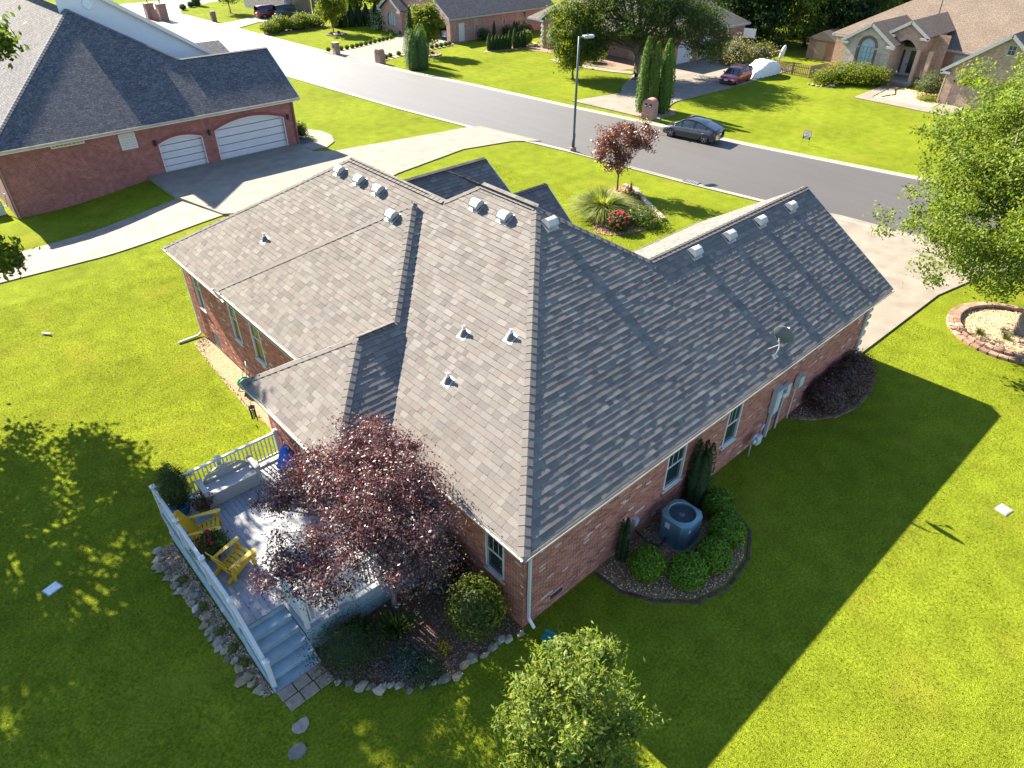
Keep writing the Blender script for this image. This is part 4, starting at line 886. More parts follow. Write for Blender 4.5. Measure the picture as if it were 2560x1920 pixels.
def rocks(label, pts, size, cols, name='rock_border', flat=.6, cat='edging', seed=2, step=None, blocky=False, zoff=0):
    """border of separate stones along a line"""
    t = thing(name, label, cat, (pts[0][0], pts[0][1], terr(*pts[0]))); rg = random.Random(seed); P = [Vector((*p, 0)) for p in pts]; d = 0; st = step or size*1.1; segs = []
    tot = sum((P[i+1]-P[i]).length for i in range(len(P)-1)); s = st*.5
    while s < tot:
        acc = 0
        for i in range(len(P)-1):
            l = (P[i+1]-P[i]).length
            if acc+l >= s: p = P[i].lerp(P[i+1], (s-acc)/l); dr = (P[i+1]-P[i]).normalized(); break
            acc += l
        q = size*rg.uniform(.7, 1.25)*.5; off = 0 if blocky else rg.uniform(-.35, .35)*size; x, y = p.x-dr.y*off, p.y+dr.x*off; z = terr(x, y)+zoff; c = rg.choice(cols); w_ = rg.uniform(.75, 1.2); c = tuple(v*w_ for v in c)
        if blocky: MB().box((x, y, z+size*.16), (st*.97, size*.75*rg.uniform(.92, 1.08), size*.42), atan2(dr.y, dr.x)+rg.uniform(-.06, .06), col=c).build('stone', rockm, t, bevel=.02)
        else: MB().blob((x, y, z+q*flat*.6), (q*rg.uniform(.8, 1.45), q*rg.uniform(.6, 1.05), q*flat*rg.uniform(.7, 1.2)), 7, 5, .38, c, rg).build('stone', rockm, t)
        s += st*(1 if blocky else rg.uniform(.75, 1.25))
    return t
rockm = mat_attr('field_stone', .9, ns=9, na=.5, bmp=.6, bd=.03)
LIME = [(.25, .225, .175), (.34, .31, .25), (.19, .168, .125), (.25, .19, .115), (.155, .138, .105)]
PAVR = [(.20, .12, .085), (.24, .15, .105), (.17, .105, .08), (.26, .17, .125)]

# --- beside the deck
purp = tree('purple_leaf_tree', 'purple leaved tree overhanging the grey deck and its railing', (-1.75, 3.05), (-1.55, 3.35, 2.5), .085,
     [(-0.93, 4.61, 4.5, 0.81, 0.81, 0.5), (-1.79, 4.74, 4.0, 0.97, 0.97, 0.6), (-2.39, 5.27, 3.6, 0.99, 0.99, 0.61), (-3.02, 5.91, 3.2, 0.73, 0.73, 0.45), (-1.54, 3.31, 4.2, 1.25, 1.25, 0.78), (-0.9, 2.78, 4.1, 0.71, 0.71, 0.44), (-4.28, 3.47, 3.3, 0.64, 0.64, 0.39), (-3.6, 3.43, 3.4, 0.73, 0.73, 0.45), (-3.67, 2.66, 3.2, 0.66, 0.66, 0.42), (-2.2, 2.28, 3.5, 1.0, 1.0, 0.61), (-1.8, 1.8, 3.2, 0.79, 0.79, 0.49), (-2.63, 3.07, 3.7, 0.74, 0.74, 0.46), (-1.15, 2.0, 3.9, 0.75, 0.75, 0.5), (-0.95, 3.6, 4.4, 0.8, 0.8, 0.5), (-2.0, 4.0, 3.6, 0.8, 0.8, 0.5)], 52000, 460, .25, (.06, .10), G_PURP, leafp, barkg, k=40, asp=.45)
bed([(-3.98, 3.42), (-4.1, 2.9), (-3.95, 2.25), (-3.6, 1.8), (-3.1, 1.3), (-2.7, .95), (-2.2, .75), (-1.6, .52), (-.9, .52), (-.2, .45), (.36, .36), (.36, 3.42)], 'mulch_bed', (.10, .06, .04), .012, 5200, [(.22, .12, .08), (.14, .075, .05), (.30, .19, .13)], .026)
rocks('whitish limestone rocks edging the shaded mulch bed by the stairs', [(-4.08, 2.95), (-3.95, 2.2), (-3.62, 1.8), (-3.2, 1.38), (-2.8, .98), (-2.25, .74), (-1.7, .5), (-.92, .5), (-.28, .46), (.3, .3)], .24, LIME, seed=4)
bed([(-5.24, 9.7), (-5.75, 9.6), (-5.85, 8.8), (-5.78, 7.5), (-5.68, 6.0), (-5.62, 4.4), (-5.45, 3.1), (-5.24, 3.1)], 'gravel_strip', (.20, .13, .08), .012, 3800, [(.40, .28, .18), (.28, .17, .10), (.5, .4, .3), (.2, .12, .08)], .028, seed=5)
rocks('pale limestone rocks lining the gravel strip along the deck edge', [(-5.62, 9.75), (-5.82, 9.1), (-5.75, 8.2), (-5.62, 7.0), (-5.62, 6.1), (-5.68, 4.9), (-5.58, 3.9), (-5.42, 3.2)], .27, LIME, seed=9, step=.22)
rocks('second inner row of small pale rocks in the deck gravel strip', [(-5.5, 9.3), (-5.55, 8.3), (-5.42, 7.4), (-5.42, 6.6)], .17, LIME, seed=12, step=.3)
for i, (x, y) in enumerate(((-5.48, 5.6), (-5.45, 4.9), (-5.5, 6.7), (-5.42, 4.3), (-5.55, 8.0))):
    ball_shrub('sedum_clump', 'low yellow green sedum clump among pale rocks beside the deck', x, y, .13, .14, 500, (.02, .04), [(.16, .15, .012), (.12, .13, .015), (.08, .10, .02)], 'sedum clumps in the deck gravel', core=(.08, .09, .01), jit=.12)
mossy = None
t = thing('paver_landing', 'square tan concrete pavers in front of the deck stairs', 'paver', (-4.65, 2.7, 0)); pvm = mat('tan_paver', (.24, .18, .14), .9, ns=8, na=.5, bmp=.4)
for i in range(3):
    for j in range(2): MB().box((-5.0+.40*i+.03*j, 2.86-.33*j+.01*i, .015), (.37, .30, .05), .03).build('paver', pvm, t, bevel=.01)
for (x, y, lb) in ((-5.13, 1.92, 'round pale stepping stone in the shaded lawn next to the pavers'), (-5.47, 1.45, 'grey irregular stepping stone in the shaded lawn farther from the pavers')):
    rg = random.Random(int(x*100)); o = MB().prism([(x+.22*rg.uniform(.8, 1.15)*cos(2*pi*k/11), y+.18*rg.uniform(.8, 1.15)*sin(2*pi*k/11)) for k in range(11)], terr(x, y)-.03, terr(x, y)+.035).build('stepping_stone', mat('stepping_stone_%d' % int(-x*100), (.26, .215, .175) if x > -5.3 else (.15, .138, .115), .9, ns=9, na=.6, bmp=.4), bevel=.012); tag(o, lb, 'stone')
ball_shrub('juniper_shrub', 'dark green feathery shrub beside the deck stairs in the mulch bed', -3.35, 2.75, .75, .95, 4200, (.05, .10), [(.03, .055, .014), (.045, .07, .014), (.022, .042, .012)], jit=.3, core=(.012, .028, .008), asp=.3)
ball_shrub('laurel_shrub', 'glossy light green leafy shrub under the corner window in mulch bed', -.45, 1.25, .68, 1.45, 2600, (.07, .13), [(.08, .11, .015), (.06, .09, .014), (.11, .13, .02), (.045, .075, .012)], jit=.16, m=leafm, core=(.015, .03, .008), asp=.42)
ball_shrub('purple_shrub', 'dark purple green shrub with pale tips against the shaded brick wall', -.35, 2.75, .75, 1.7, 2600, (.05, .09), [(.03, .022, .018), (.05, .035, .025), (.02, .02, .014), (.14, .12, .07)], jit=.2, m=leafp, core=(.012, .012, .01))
blades('daylily_clump', 'dark strappy leaved clump under the purple leaved tree', 'plant', -2.1, 2.45, 170, .75, .8, .03, [(.035, .06, .012), (.05, .08, .012)], rbase=.4)
blades('daylily_clump', 'strappy leaved clump between the mulch bed and deck skirting', 'plant', -2.9, 3.1, 120, .6, .8, .03, [(.03, .06, .012), (.04, .07, .014)], rbase=.3)
ball_shrub('salvia_clump', 'low blue flowering clump in the middle of the mulch bed', -2.45, 1.62, .55, .40, 1700, (.03, .07), [(.04, .07, .05), (.05, .075, .045), (.10, .11, .22), (.03, .055, .03)], jit=.25, core=(.015, .03, .012))
ball_shrub('groundcover_clump', 'low green leafy groundcover along the white rock edging', -2.2, 1.08, .45, .25, 1200, (.03, .06), [(.03, .065, .02), (.04, .08, .02)], jit=.25, core=(.015, .03, .012))
ball_shrub('marigold_clump', 'small orange yellow flower clump near the white rock edging', -1.55, 1.2, .17, .30, 260, (.03, .05), [(.55, .28, .01), (.6, .33, .01), (.06, .09, .02)], jit=.2, core=(.03, .05, .01), cat='flower')
t = thing('planter', 'blue glazed planter with bushy green shrub in the deck corner', 'planter', (-4.72, 9.40, DZ)); px_, py_ = -4.72, 9.40
MB().lathe([(.0, .02), (.17, .0), (.20, .06), (.27, .30), (.30, .36), (.28, .38), (.25, .33), (0, .32)], (px_, py_, DZ), 20).build('pot', mat('blue_glaze', (.015, .10, .19), .25, na=.3), t, smooth=True)
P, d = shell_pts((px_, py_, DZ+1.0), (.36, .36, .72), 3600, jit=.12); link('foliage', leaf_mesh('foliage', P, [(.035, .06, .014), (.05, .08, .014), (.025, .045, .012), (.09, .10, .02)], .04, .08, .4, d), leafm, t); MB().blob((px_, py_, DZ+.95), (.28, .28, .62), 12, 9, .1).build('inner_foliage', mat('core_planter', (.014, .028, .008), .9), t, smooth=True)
t = thing('planter', 'low dark pot with reddish green plant behind the yellow chair', 'planter', (-4.22, 9.05, DZ)); MB().lathe([(0, 0), (.16, 0), (.20, .22), (.18, .22), (0, .2)], (-4.22, 9.05, DZ), 16).build('pot', mat('terracotta_dark', (.12, .04, .03), .7), t, smooth=True)
P, d = shell_pts((-4.22, 9.05, DZ+.38), (.30, .26, .20), 900, jit=.25); link('foliage', leaf_mesh('foliage', P, [(.06, .075, .02), (.08, .05, .03), (.10, .10, .03), (.05, .02, .015)], .04, .09, .4, d), leafm, t)
t = thing('flower_pot', 'deck pot with red flowers and dark spiky grass between yellow chairs', 'planter', (-4.72, 7.22, DZ)); fx, fy = -4.72, 7.22; MB().lathe([(0, 0), (.17, 0), (.23, .30), (.21, .30), (0, .26)], (fx, fy, DZ), 16).build('pot', mat('pot_dark', (.05, .045, .04), .6), t, smooth=True)
P, d = shell_pts((fx, fy, DZ+.48), (.40, .38, .22), 1500, jit=.2); link('foliage', leaf_mesh('foliage', P, [(.04, .09, .02), (.06, .12, .02), (.03, .06, .02)], .05, .10, .5, d), leafm, t)
blades('', '', '', fx+.05, fy+.1, 34, .62, .45, .03, [(.06, .02, .022), (.08, .035, .03)], z0=DZ+.36, m=leafp, par=t, part='spike_grass')
rg = random.Random(8); fl = MB()
for k in range(9): fl.blob((fx+rg.uniform(-.34, .34), fy+rg.uniform(-.32, .32), DZ+.66+rg.uniform(-.06, .1)), (.055, .055, .04), 7, 5, .2, (.34, .004, .012), rg)
fl.build('red_blooms', petal, t)
# --- AC bed
bed([(3.15, .36), (3.2, -.55), (3.65, -1.35), (4.45, -2.1), (5.45, -2.38), (6.7, -2.2), (7.6, -1.7), (8.0, -.9), (8.1, .36)], 'gravel_bed', (.17, .105, .062), .012, 4200, [(.34, .22, .13), (.24, .14, .08), (.44, .33, .22)], .028, seed=7)
rocks('low dark brown block edging around the heat pump gravel bed', [(3.1, .3), (3.15, -.6), (3.6, -1.42), (4.4, -2.2), (5.45, -2.5), (6.75, -2.32), (7.7, -1.8), (8.12, -.9), (8.2, .3)], .15, [(.06, .038, .025), (.08, .05, .033)], name='block_edging', blocky=True, step=.28, seed=3, zoff=-.03)
for x, y, r, lb in ((4.10, -.70, .60, 'left end of the row beside the dark columnar evergreen'), (4.72, -1.60, .62, 'between the corner shrub and the bed point'), (5.72, -1.74, .60, 'in front of the outdoor unit grille'), (6.72, -1.50, .63, 'on the lawn side of the outdoor unit'), (7.50, -.72, .58, 'next to the tall dark evergreen column')):
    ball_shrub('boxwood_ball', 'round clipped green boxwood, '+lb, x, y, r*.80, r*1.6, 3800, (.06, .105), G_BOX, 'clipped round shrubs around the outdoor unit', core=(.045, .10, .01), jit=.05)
column_shrub('columnar_evergreen', 'tall narrow dark evergreen against brick wall behind boxwood balls', 7.35, .02, .36, 2.75, 3800, (.05, .10), G_DARK, tips=5, taper=.6)
column_shrub('columnar_evergreen', 'short thin dark evergreen against brick wall left of outdoor unit', 4.02, .12, .17, 1.75, 1400, (.05, .09), G_DARK, tips=3, taper=.6)
# --- dark barberry at the garage end
bed([(13.6, .36), (14.1, -.25), (14.9, -.75), (16.0, -.98), (17.2, -.9), (18.2, -.6), (18.6, .1), (18.5, .36)], 'bark_bed', (.10, .06, .04), .012, 700, [(.28, .17, .10), (.2, .12, .08)], .035, seed=8)
rocks('brown block edging curved around the dark barberry bed', [(13.55, .25), (14.05, -.32), (14.9, -.85), (16.0, -1.08), (17.2, -1.0), (18.3, -.68)], .20, [(.13, .078, .05), (.16, .10, .065)], name='block_edging', blocky=True, step=.32, seed=6, zoff=-.03)
G_BARB = [(.06, .03, .024), (.085, .042, .03), (.045, .024, .02), (.11, .06, .042)]
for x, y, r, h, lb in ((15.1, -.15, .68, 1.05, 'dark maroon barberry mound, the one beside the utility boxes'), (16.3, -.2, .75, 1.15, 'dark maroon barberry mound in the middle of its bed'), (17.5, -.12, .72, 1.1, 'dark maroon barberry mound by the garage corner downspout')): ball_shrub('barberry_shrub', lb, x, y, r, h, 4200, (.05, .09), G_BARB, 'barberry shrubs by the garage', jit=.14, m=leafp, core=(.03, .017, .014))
# --- gravel foot of the left wall
bed([(.34, 21.0), (-.25, 20.8), (-.4, 19.0), (-.5, 17.0), (-.6, 15.0), (-.5, 12.5), (-.8, 10.3), (.34, 10.3)], 'pale_gravel_strip', (.22, .16, .09), .02, 2600, [(.32, .24, .15), (.24, .17, .10), (.4, .32, .22)], .03, seed=3)
# --- trees round the house
CLIPL = ((1.14697, -.22896, -.43500), -13.27-.15)
tree('shade_tree', 'tall leafy shade tree on the back lawn edge casting broad shade', (-10.0, 21.5), (-9.3, 21, 7), .26, [(-8.2, 20.8, 8.6, 3.8, 4.6, 3.2), (-6.6, 17.2, 9.6, 2.6, 3.0, 2.2), (-9.0, 15.6, 8.2, 2.8, 2.8, 2.4), (-6.8, 21.8, 11.8, 3.0, 3.8, 2.6), (-11.5, 18.5, 8.5, 3.2, 3.8, 3.0), (-6.2, 23.0, 6.0, 1.7, 2.2, 1.4), (-4.6, 17.6, 12.2, 2.0, 2.2, 1.5), (-7.3, 24.4, 5.2, 1.9, 2.0, 1.5), (-9.6, 25.0, 5.8, 2.2, 2.2, 1.8), (-6.6, 22.2, 5.8, 1.3, 1.8, 1.2)], 66000, 190, .74, (.17, .30), G_MID, clip=CLIPL, k=34, extra=([(-5.45, 20.6, 5.2, .45, .7, .5), (-6.1, 18.9, 6.0, .35, .5, .4), (-3.1, 22.0, 11.7, .35, .6, .6)], 2200, 26))
tree('ornamental_tree', 'young bright green narrow leaved tree standing in the shaded lawn near corner', (-1.5, -3.05), (-1.5, -3.05, 3.6), .07, [(-1.5, -3.05, 3.0, 1.15, 1.15, 1.6), (-1.5, -3.05, 2.0, 1.35, 1.35, 1.0), (-1.4, -3.0, 3.95, .7, .7, .75)], 32000, 300, .22, (.08, .155), [(.105, .155, .022), (.14, .18, .03), (.085, .135, .022), (.18, .20, .04), (.12, .155, .04)], k=34, asp=.36)
tree('maple_tree', 'large bright green maple in a ring bed beside the right driveway', (26.2, -3.5), (26.0, -3.1, 3.8), .24, [(26.6, -2.6, 6.0, 4.6, 4.6, 3.3), (25.3, -.2, 5.0, 3.0, 3.0, 2.0), (28.7, .2, 6.4, 3.9, 3.6, 2.9), (23.6, -1.8, 3.9, 2.3, 2.1, 1.3), (27.8, -4.0, 7.6, 4, 4, 2.4), (31, .4, 7.8, 3.0, 3.0, 2.4)], 100000, 760, .50, (.11, .20), G_MAPLE, barkm=barkg, k=44)
ring = [(26.1+2.45*cos(a), -3.15+2.3*sin(a)) for a in np.linspace(0, 2*pi, 28)]
bed(ring[:-1], 'tree_ring_mulch', (.34, .24, .14), .05, 2200, [(.42, .30, .18), (.34, .22, .12), (.5, .38, .25)], .045, seed=11)
rocks('tan concrete block ring around the maple tree bed', [(26.1+2.5*cos(a), -3.15+2.35*sin(a)) for a in np.linspace(0, 2*pi, 40)], .34, PAVR, name='block_edging', blocky=True, step=.36, seed=14); rocks('upper course of the block ring around the maple tree', [(26.1+2.25*cos(a), -3.15+2.1*sin(a)) for a in np.linspace(0, 2*pi, 40)], .32, PAVR, name='block_edging', blocky=True, step=.36, seed=15, zoff=.12)
for x, y in ((24.9, -2.3), (25.3, -3.2)): blades('liriope_clump', 'small grassy clump growing in the maple ring bed', 'plant', x, y, 90, .35, .9, .02, [(.06, .085, .012), (.08, .10, .014)], z0=.06, rbase=.15, group='grass clumps in the maple ring')
# ------------------------------------------------------------ front yard island bed
bed([(21.2, 16.9), (20.55, 16.0), (20.75, 15.25), (21.5, 14.75), (22.6, 14.4), (24.1, 14.4), (25.0, 15.3), (25.6, 16.6), (26.3, 17.7), (27.1, 18.7), (27.4, 19.6), (26.5, 20.0), (24.6, 19.4), (22.6, 18.2)], 'island_bed', (.22, .13, .07), .02, 1800, [(.34, .22, .13), (.26, .15, .09), (.42, .3, .19)], .05, seed=21)
rocks('stacked tan stones edging the front yard island bed', [(24.7, 14.5), (25.5, 15.9), (26.4, 17.5), (27.2, 18.6), (27.3, 19.6)], .36, [(.42, .32, .22), (.36, .27, .19), (.48, .38, .28)], name='block_edging', blocky=True, step=.42, seed=22, zoff=.06)
tree('red_maple', 'small purple red leaved tree in the front island bed by lamp post', (26.3, 19.4), (26.35, 19.4, 2.0), .07, [(26.3, 19.5, 3.2, 1.25, 1.25, 1.0), (26.0, 20.3, 2.6, .9, .8, .9), (27.0, 18.5, 3.5, .95, .95, .85), (25.9, 19.6, 2.0, .9, 1.0, .6)], 9500, 130, .32, (.10, .17), G_MAPR, leafp, k=22)
blades('ornamental_grass', 'big fountain of pale green ornamental grass beside the roses', 'grass', 22.6, 17.35, 2600, 2.0, 1.15, .06, [(.20, .23, .06), (.15, .19, .04), (.27, .28, .11), (.13, .17, .04)], rbase=.35, seg=6)
t = ball_shrub('rose_bush', 'rounded rose bush with bright pink red blooms in island bed', 21.75, 15.45, .62, .95, 1500, (.07, .12), [(.04, .075, .02), (.06, .09, .025), (.03, .055, .02), (.10, .08, .04)], jit=.14, m=leafm)
rg = random.Random(2); fl = MB()
for k in range(46):
    a, b = rg.uniform(0, 6.28), rg.uniform(-.1, 1.4); fl.blob((21.75+.64*cos(b)*cos(a), 15.45+.64*cos(b)*sin(a), .52+.52*sin(b)), (.065, .065, .05), 6, 4, .2, rg.choice([(.42, .01, .05), (.5, .02, .08), (.36, .008, .03)]), rg)
fl.build('pink_blooms', petal, t)
ball_shrub('juniper_shrub', 'spreading bright green juniper next to the rose bush', 23.5, 15.2, .95, .8, 2200, (.10, .22), [(.06, .10, .012), (.045, .08, .012), (.09, .13, .014)], jit=.28, asp=.3, core=(.025, .05, .008))
blades('spike_plant', 'dark spiky upright plant behind the ornamental grass', 'plant', 26.6, 18.6, 26, .9, .35, .05, [(.03, .04, .02), (.05, .03, .025)])
ball_shrub('low_shrub', 'small mixed flowering shrub inside the stacked stone edging', 25.8, 17.9, .5, .55, 700, (.07, .12), [(.10, .10, .03), (.06, .09, .02), (.2, .09, .04)], jit=.2, m=leafm)
# street lamp
t = thing('street_lamp', 'tall grey street lamp post with single flat lamp head', 'street lamp', (30.0, 26.75, 0)); pm = mat('lamp_grey', (.07, .09, .095), .5, metal=.3, na=.2); lx, ly = 30.0, 26.75
MB().lathe([(.24, 0), (.24, .28), (.20, .32), (0, .32)], (lx, ly, 0), 14).build('base', conc2, t); MB().lathe([(.12, .32), (.12, .9), (.10, .92), (.085, 4), (.07, 7.55), (0, 7.56)], (lx, ly, 0), 12).build('pole', pm, t, smooth=True); MB().b2((lx-.06, ly-.12, .95), (lx+.06, ly-.09, 1.3)).build('hand_hole', pm, t)
MB().beam((lx, ly, 7.48), (lx+.35, ly-.12, 7.5), .08, .08).build('arm', pm, t); MB().box((lx+.65, ly-.22, 7.52), (.75, .34, .16), atan2(-.1, .3)).build('lamp_head', mat('lamp_head', (.32, .36, .38), .4, metal=.3), t, bevel=.03); MB().lathe([(.05, 0), (.05, .08), (0, .1)], (lx+.6, ly-.2, 7.6), 10).build('photocell', black, t); MB().box((lx+.65, ly-.22, 7.43), (.6, .26, .02), atan2(-.1, .3)).build('lens', mat('lamp_lens', (.5, .5, .45), .2), t)
# ------------------------------------------------------------ neighbouring houses
def uvface(mb, P):
    """roof polygon with uv in metres: u along the eave (first edge), v up the slope"""
    P = [Vector(p) for p in P]; u = (P[1]-P[0]).normalized(); n = None
    for k in range(2, len(P)):
        n = u.cross(P[k]-P[0])
        if n.length > 1e-4: break
    v = n.normalized().cross(u); mb.add(P, [tuple(range(len(P)))], uv=[[((p-P[0]).dot(u), abs((p-P[0]).dot(v))) for p in P]])
def roof_part(P_list, m, par, name='roof'):
    o = None
    for i, P in enumerate(P_list):
        mb = MB(); uvface(mb, P); o2 = mb.build(name if i == 0 else 'roof_slope', m, par if i == 0 else o)
        if i == 0: o = o2
        md = o2.modifiers.new('thick', 'SOLIDIFY'); md.thickness = .07; md.offset = -1
    return o
def trim(a, b, par, m=white, w=.04, h=.2, name='fascia'): return MB().beam(a, b, w, h).build(name, m, par)
def wall_part(P, ux, m, par, name='wall'): mb = MB(); uvquad(mb, P, ux); return mb.build(name, m, par)
def arch_z(x, x0, x1, zs, za):
    """height of a segmental arch over x0..x1 springing at zs with crown za"""
    t = (x-(x0+x1)/2)/((x1-x0)/2); r = za-zs
    return zs+r*sqrt(max(0, 1-t*t))**1.0 if r > .8*(x1-x0)/2 else zs+r*(1-t*t)
def arch_wall(p0, ux, length, z0, z1, arches, m, par, top=None, name='wall', step=.12):
    """brick wall with arched openings; p0 = start point, arches = (a0, a1, zb, zs, za)"""
    p0 = Vector(p0); ux = Vector(ux); mb = MB(); cuts = {0, length}
    for a in arches:
        cuts |= {a[0], a[1]}; n = max(6, int((a[1]-a[0])/step)); cuts |= {a[0]+(a[1]-a[0])*i/n for i in range(n+1)}
    if top: cuts |= {length*i/40 for i in range(41)}
    cuts = sorted(c for c in cuts if 0 <= c <= length)
    tz = (lambda a: z1) if top is None else top
    def q(a0, a1, zb0, zb1, zt0, zt1):
        P = [p0+ux*a0+Vector((0, 0, zb0)), p0+ux*a1+Vector((0, 0, zb1)), p0+ux*a1+Vector((0, 0, zt1)), p0+ux*a0+Vector((0, 0, zt0))]; uvquad(mb, [tuple(p) for p in P], ux)
    for a0, a1 in zip(cuts, cuts[1:]):
        if a1-a0 < 1e-5: continue
        am = (a0+a1)/2; hit = [a for a in arches if a[0] < am < a[1]]
        if not hit: q(a0, a1, z0, z0, tz(a0), tz(a1))
        else:
            a = hit[0]; q(a0, a1, arch_z(a0, *a[:2], *a[3:]), arch_z(a1, *a[:2], *a[3:]), tz(a0), tz(a1))
            if a[2] > z0: q(a0, a1, z0, z0, a[2], a[2])
    return mb.build(name, m, par)
def arch_panel(p0, ux, n, a, d, m, par, name, inset=0):
    """flat panel that fills an arched opening, d behind the wall face"""
    p0, ux, n = Vector(p0), Vector(ux), Vector(n); k = 14; a0, a1 = a[0]+inset, a[1]-inset; P = [p0+ux*a0+Vector((0, 0, a[2]+inset)), p0+ux*a1+Vector((0, 0, a[2]+inset))]
    for i in range(k+1): x = a1+(a0-a1)*i/k; P.append(p0+ux*x+Vector((0, 0, arch_z(x, a0, a1, a[3], a[4]-inset))))
    mb = MB(); mb.add([p-n*abs(d) for p in P], [tuple(range(len(P)))]); return mb.build(name, m, par)
def arch_band(p0, ux, n, a, w, m, par, name, d=.02, legs=False, blocks=0):
    p0, ux, n = Vector(p0), Vector(ux), Vector(n); k = blocks or 20; mb = MB(); pts = []
    for i in range(k+1):
        x = a[0]+(a[1]-a[0])*i/k; pts.append((x, arch_z(x, *a[:2], *a[3:])))
    c = ((a[0]+a[1])/2, a[3]-(a[1]-a[0])*(.35 if a[4]-a[3] < .4*(a[1]-a[0]) else 0))
    if legs: pts = [(a[0], a[2])]+pts+[(a[1], a[2])]
    for i in range(len(pts)-1):
        V = []
        for (x, z) in (pts[i], pts[i+1]):
            e = Vector((x-c[0], z-c[1])).normalized()
            if legs and (i == 0 or i == len(pts)-2): e = Vector((-1 if i == 0 else 1, 0))
            V += [(x, z), (x+e.x*w, z+e.y*w)]
        g = .06 if blocks else 0
        V = [lerp(V[0], V[2], g), lerp(V[1], V[3], g), lerp(V[2], V[0], g), lerp(V[3], V[1], g)]
        Q = [p0+ux*x+Vector((0, 0, z))+n*dd for dd in (0, d) for x, z in V]; mb.add([tuple(p) for p in Q], [(4, 5, 7, 6), (0, 1, 5, 4), (1, 3, 7, 5), (3, 2, 6, 7), (2, 0, 4, 6)])
    return mb.build(name, m, par)
def flat_window(p0, ux, n, a0, a1, z0, z1, par, cols=2, rows=2, fm=None, gm=None, f=.07, name='window'):
    p0, ux, n = Vector(p0), Vector(ux), Vector(n); fm = fm or whitep; gm = gm or darkglass
    def slab_(b0, b1, y0, y1, d0, d1, nm, m, pr):
        V = [p0+ux*b+Vector((0, 0, z))+n*d for d in (d0, d1) for z in (y0, y1) for b in (b0, b1)]; return MB().add([tuple(v) for v in V], [(0, 2, 3, 1), (4, 5, 7, 6), (0, 1, 5, 4), (2, 6, 7, 3), (0, 4, 6, 2), (1, 3, 7, 5)]).build(nm, m, pr)
    W_ = MB()
    for b in ((a0, a1, z0, z0+f), (a0, a1, z1-f, z1), (a0, a0+f, z0+f, z1-f), (a1-f, a1, z0+f, z1-f)):
        V = [p0+ux*q+Vector((0, 0, z))+n*d for d in (-.05, .03) for z in b[2:] for q in b[:2]]; W_.add([tuple(v) for v in V], [(0, 2, 3, 1), (4, 5, 7, 6), (0, 1, 5, 4), (2, 6, 7, 3), (0, 4, 6, 2), (1, 3, 7, 5)])
    W_ = W_.build(name, fm, par); slab_(a0+f, a1-f, z0+f, z1-f, -.01, .012, 'pane', gm, W_)
    for i in range(1, cols): x = a0+(a1-a0)*i/cols; slab_(x-.015, x+.015, z0+f, z1-f, .013, .024, 'mullion', fm, W_)
    for i in range(1, rows): z = z0+(z1-z0)*i/rows; slab_(a0+f, a1-f, z-.018, z+.018, .013, .026, 'mullion', fm, W_)
    return W_
curtain = mat('curtain_blue', (.30, .40, .42), .4, ns=2, na=.3)
# --- left neighbour ---------------------------------------------------------
lbm = mat_brickwall('brick_left_house', (.25, .075, .058), (.16, .045, .038), (.30, .22, .19)); lsm = mat_shingle_far('shingle_left_house', (.115, .115, .12), (.065, .065, .072), (.035, .035, .04)); lsm2 = lsm
lh = thing('brick_house', 'dark red brick house with two white arched garage doors and slate roof', 'house', (7, 48, 0)); s9 = .69; ez = 3.33
zl = lambda y: ez+s9*(y-41)
AP = (5.4, 49.2, zl(49.2)); RL = (10.2, 44.92, zl(44.92)); RR = (16.47, 44.92, zl(44.92))
roof_part([[(-2.8, 41, ez), (16.47, 41, ez), RR, RL, AP], [(-2.8, 64, ez), (-2.8, 41, ez), AP, (5.4, 64, AP[2])], [(16.47, 48.84, ez), (11.5, 48.84, ez), RL, RR], [(10.2, 44.92, RL[2]), (14.1, 48.84, 3.4), (14.1, 64, 3.4), (5.4, 64, AP[2]), AP]], lsm, lh)
capm = mat('ridge_cap', (.12, .12, .125), .95, ns=6, na=.5)
for a, b in (((-2.8, 41, ez), AP), (AP, RL), (RL, RR)): mb = MB(); cap_line(mb, a, b, random.Random(4), .16, pal=[(.11, .11, .115), (.14, .135, .13)]); mb.build('ridge_cap', mat_attr('cap_granules', .95), lh)
# white gable behind, with round louvre
gy_ = 49.55; gz = lambda x: 9.27-.65*(x-8.0); gpk = (4.6, gz(4.6)); wsm, N, L, P_ = new_mat('white_siding'); P_.inputs['Base Color'].default_value = (.46, .49, .52, 1); P_.inputs['Roughness'].default_value = .6
mb = MB(); k = 0; z = 4.6
while z < gpk[1]-.2:      # lap siding, board by board
    xr = 8.0-(z+.15-9.27)/.65; xl = 5.0
    if xr > 5.2: mb.add([(xl, gy_-.03, z), (xr, gy_-.03, z), (xr, gy_-.006, z+.16), (xl, gy_-.006, z+.16)], [(0, 1, 2, 3)])
    z += .155
mb.build('siding', wsm, lh)
for sg in (1,):
    a = (4.6, gy_-.3, gpk[1]); b = (4.6+sg*11.2, gy_-.3, gpk[1]-.65*11.2); trim(a, b, lh, name='rake_board', h=.24); trim((a[0], gy_-.02, a[2]-.2), (b[0], gy_-.02, b[2]-.2), lh, name='frieze_board', h=.2)
    P = [(b[0], gy_-.32, b[2]+.14), (b[0], 66, b[2]+.14), (4.6, 66, gpk[1]+.14), (4.6, gy_-.32, gpk[1]+.14)]; mb = MB(); uvface(mb, P); mb.build('roof_slope', lsm, lh)
MB().lathe([(.0, 0), (.36, 0), (.36, .05), (.28, .06), (.28, .02), (0, .02)], (6.85, gy_-.03, 9.15), 24, M=Matrix.Rotation(pi/2, 4, 'X')).build('round_louvre', mat('louvre_white', (.5, .55, .58), .6), lh)
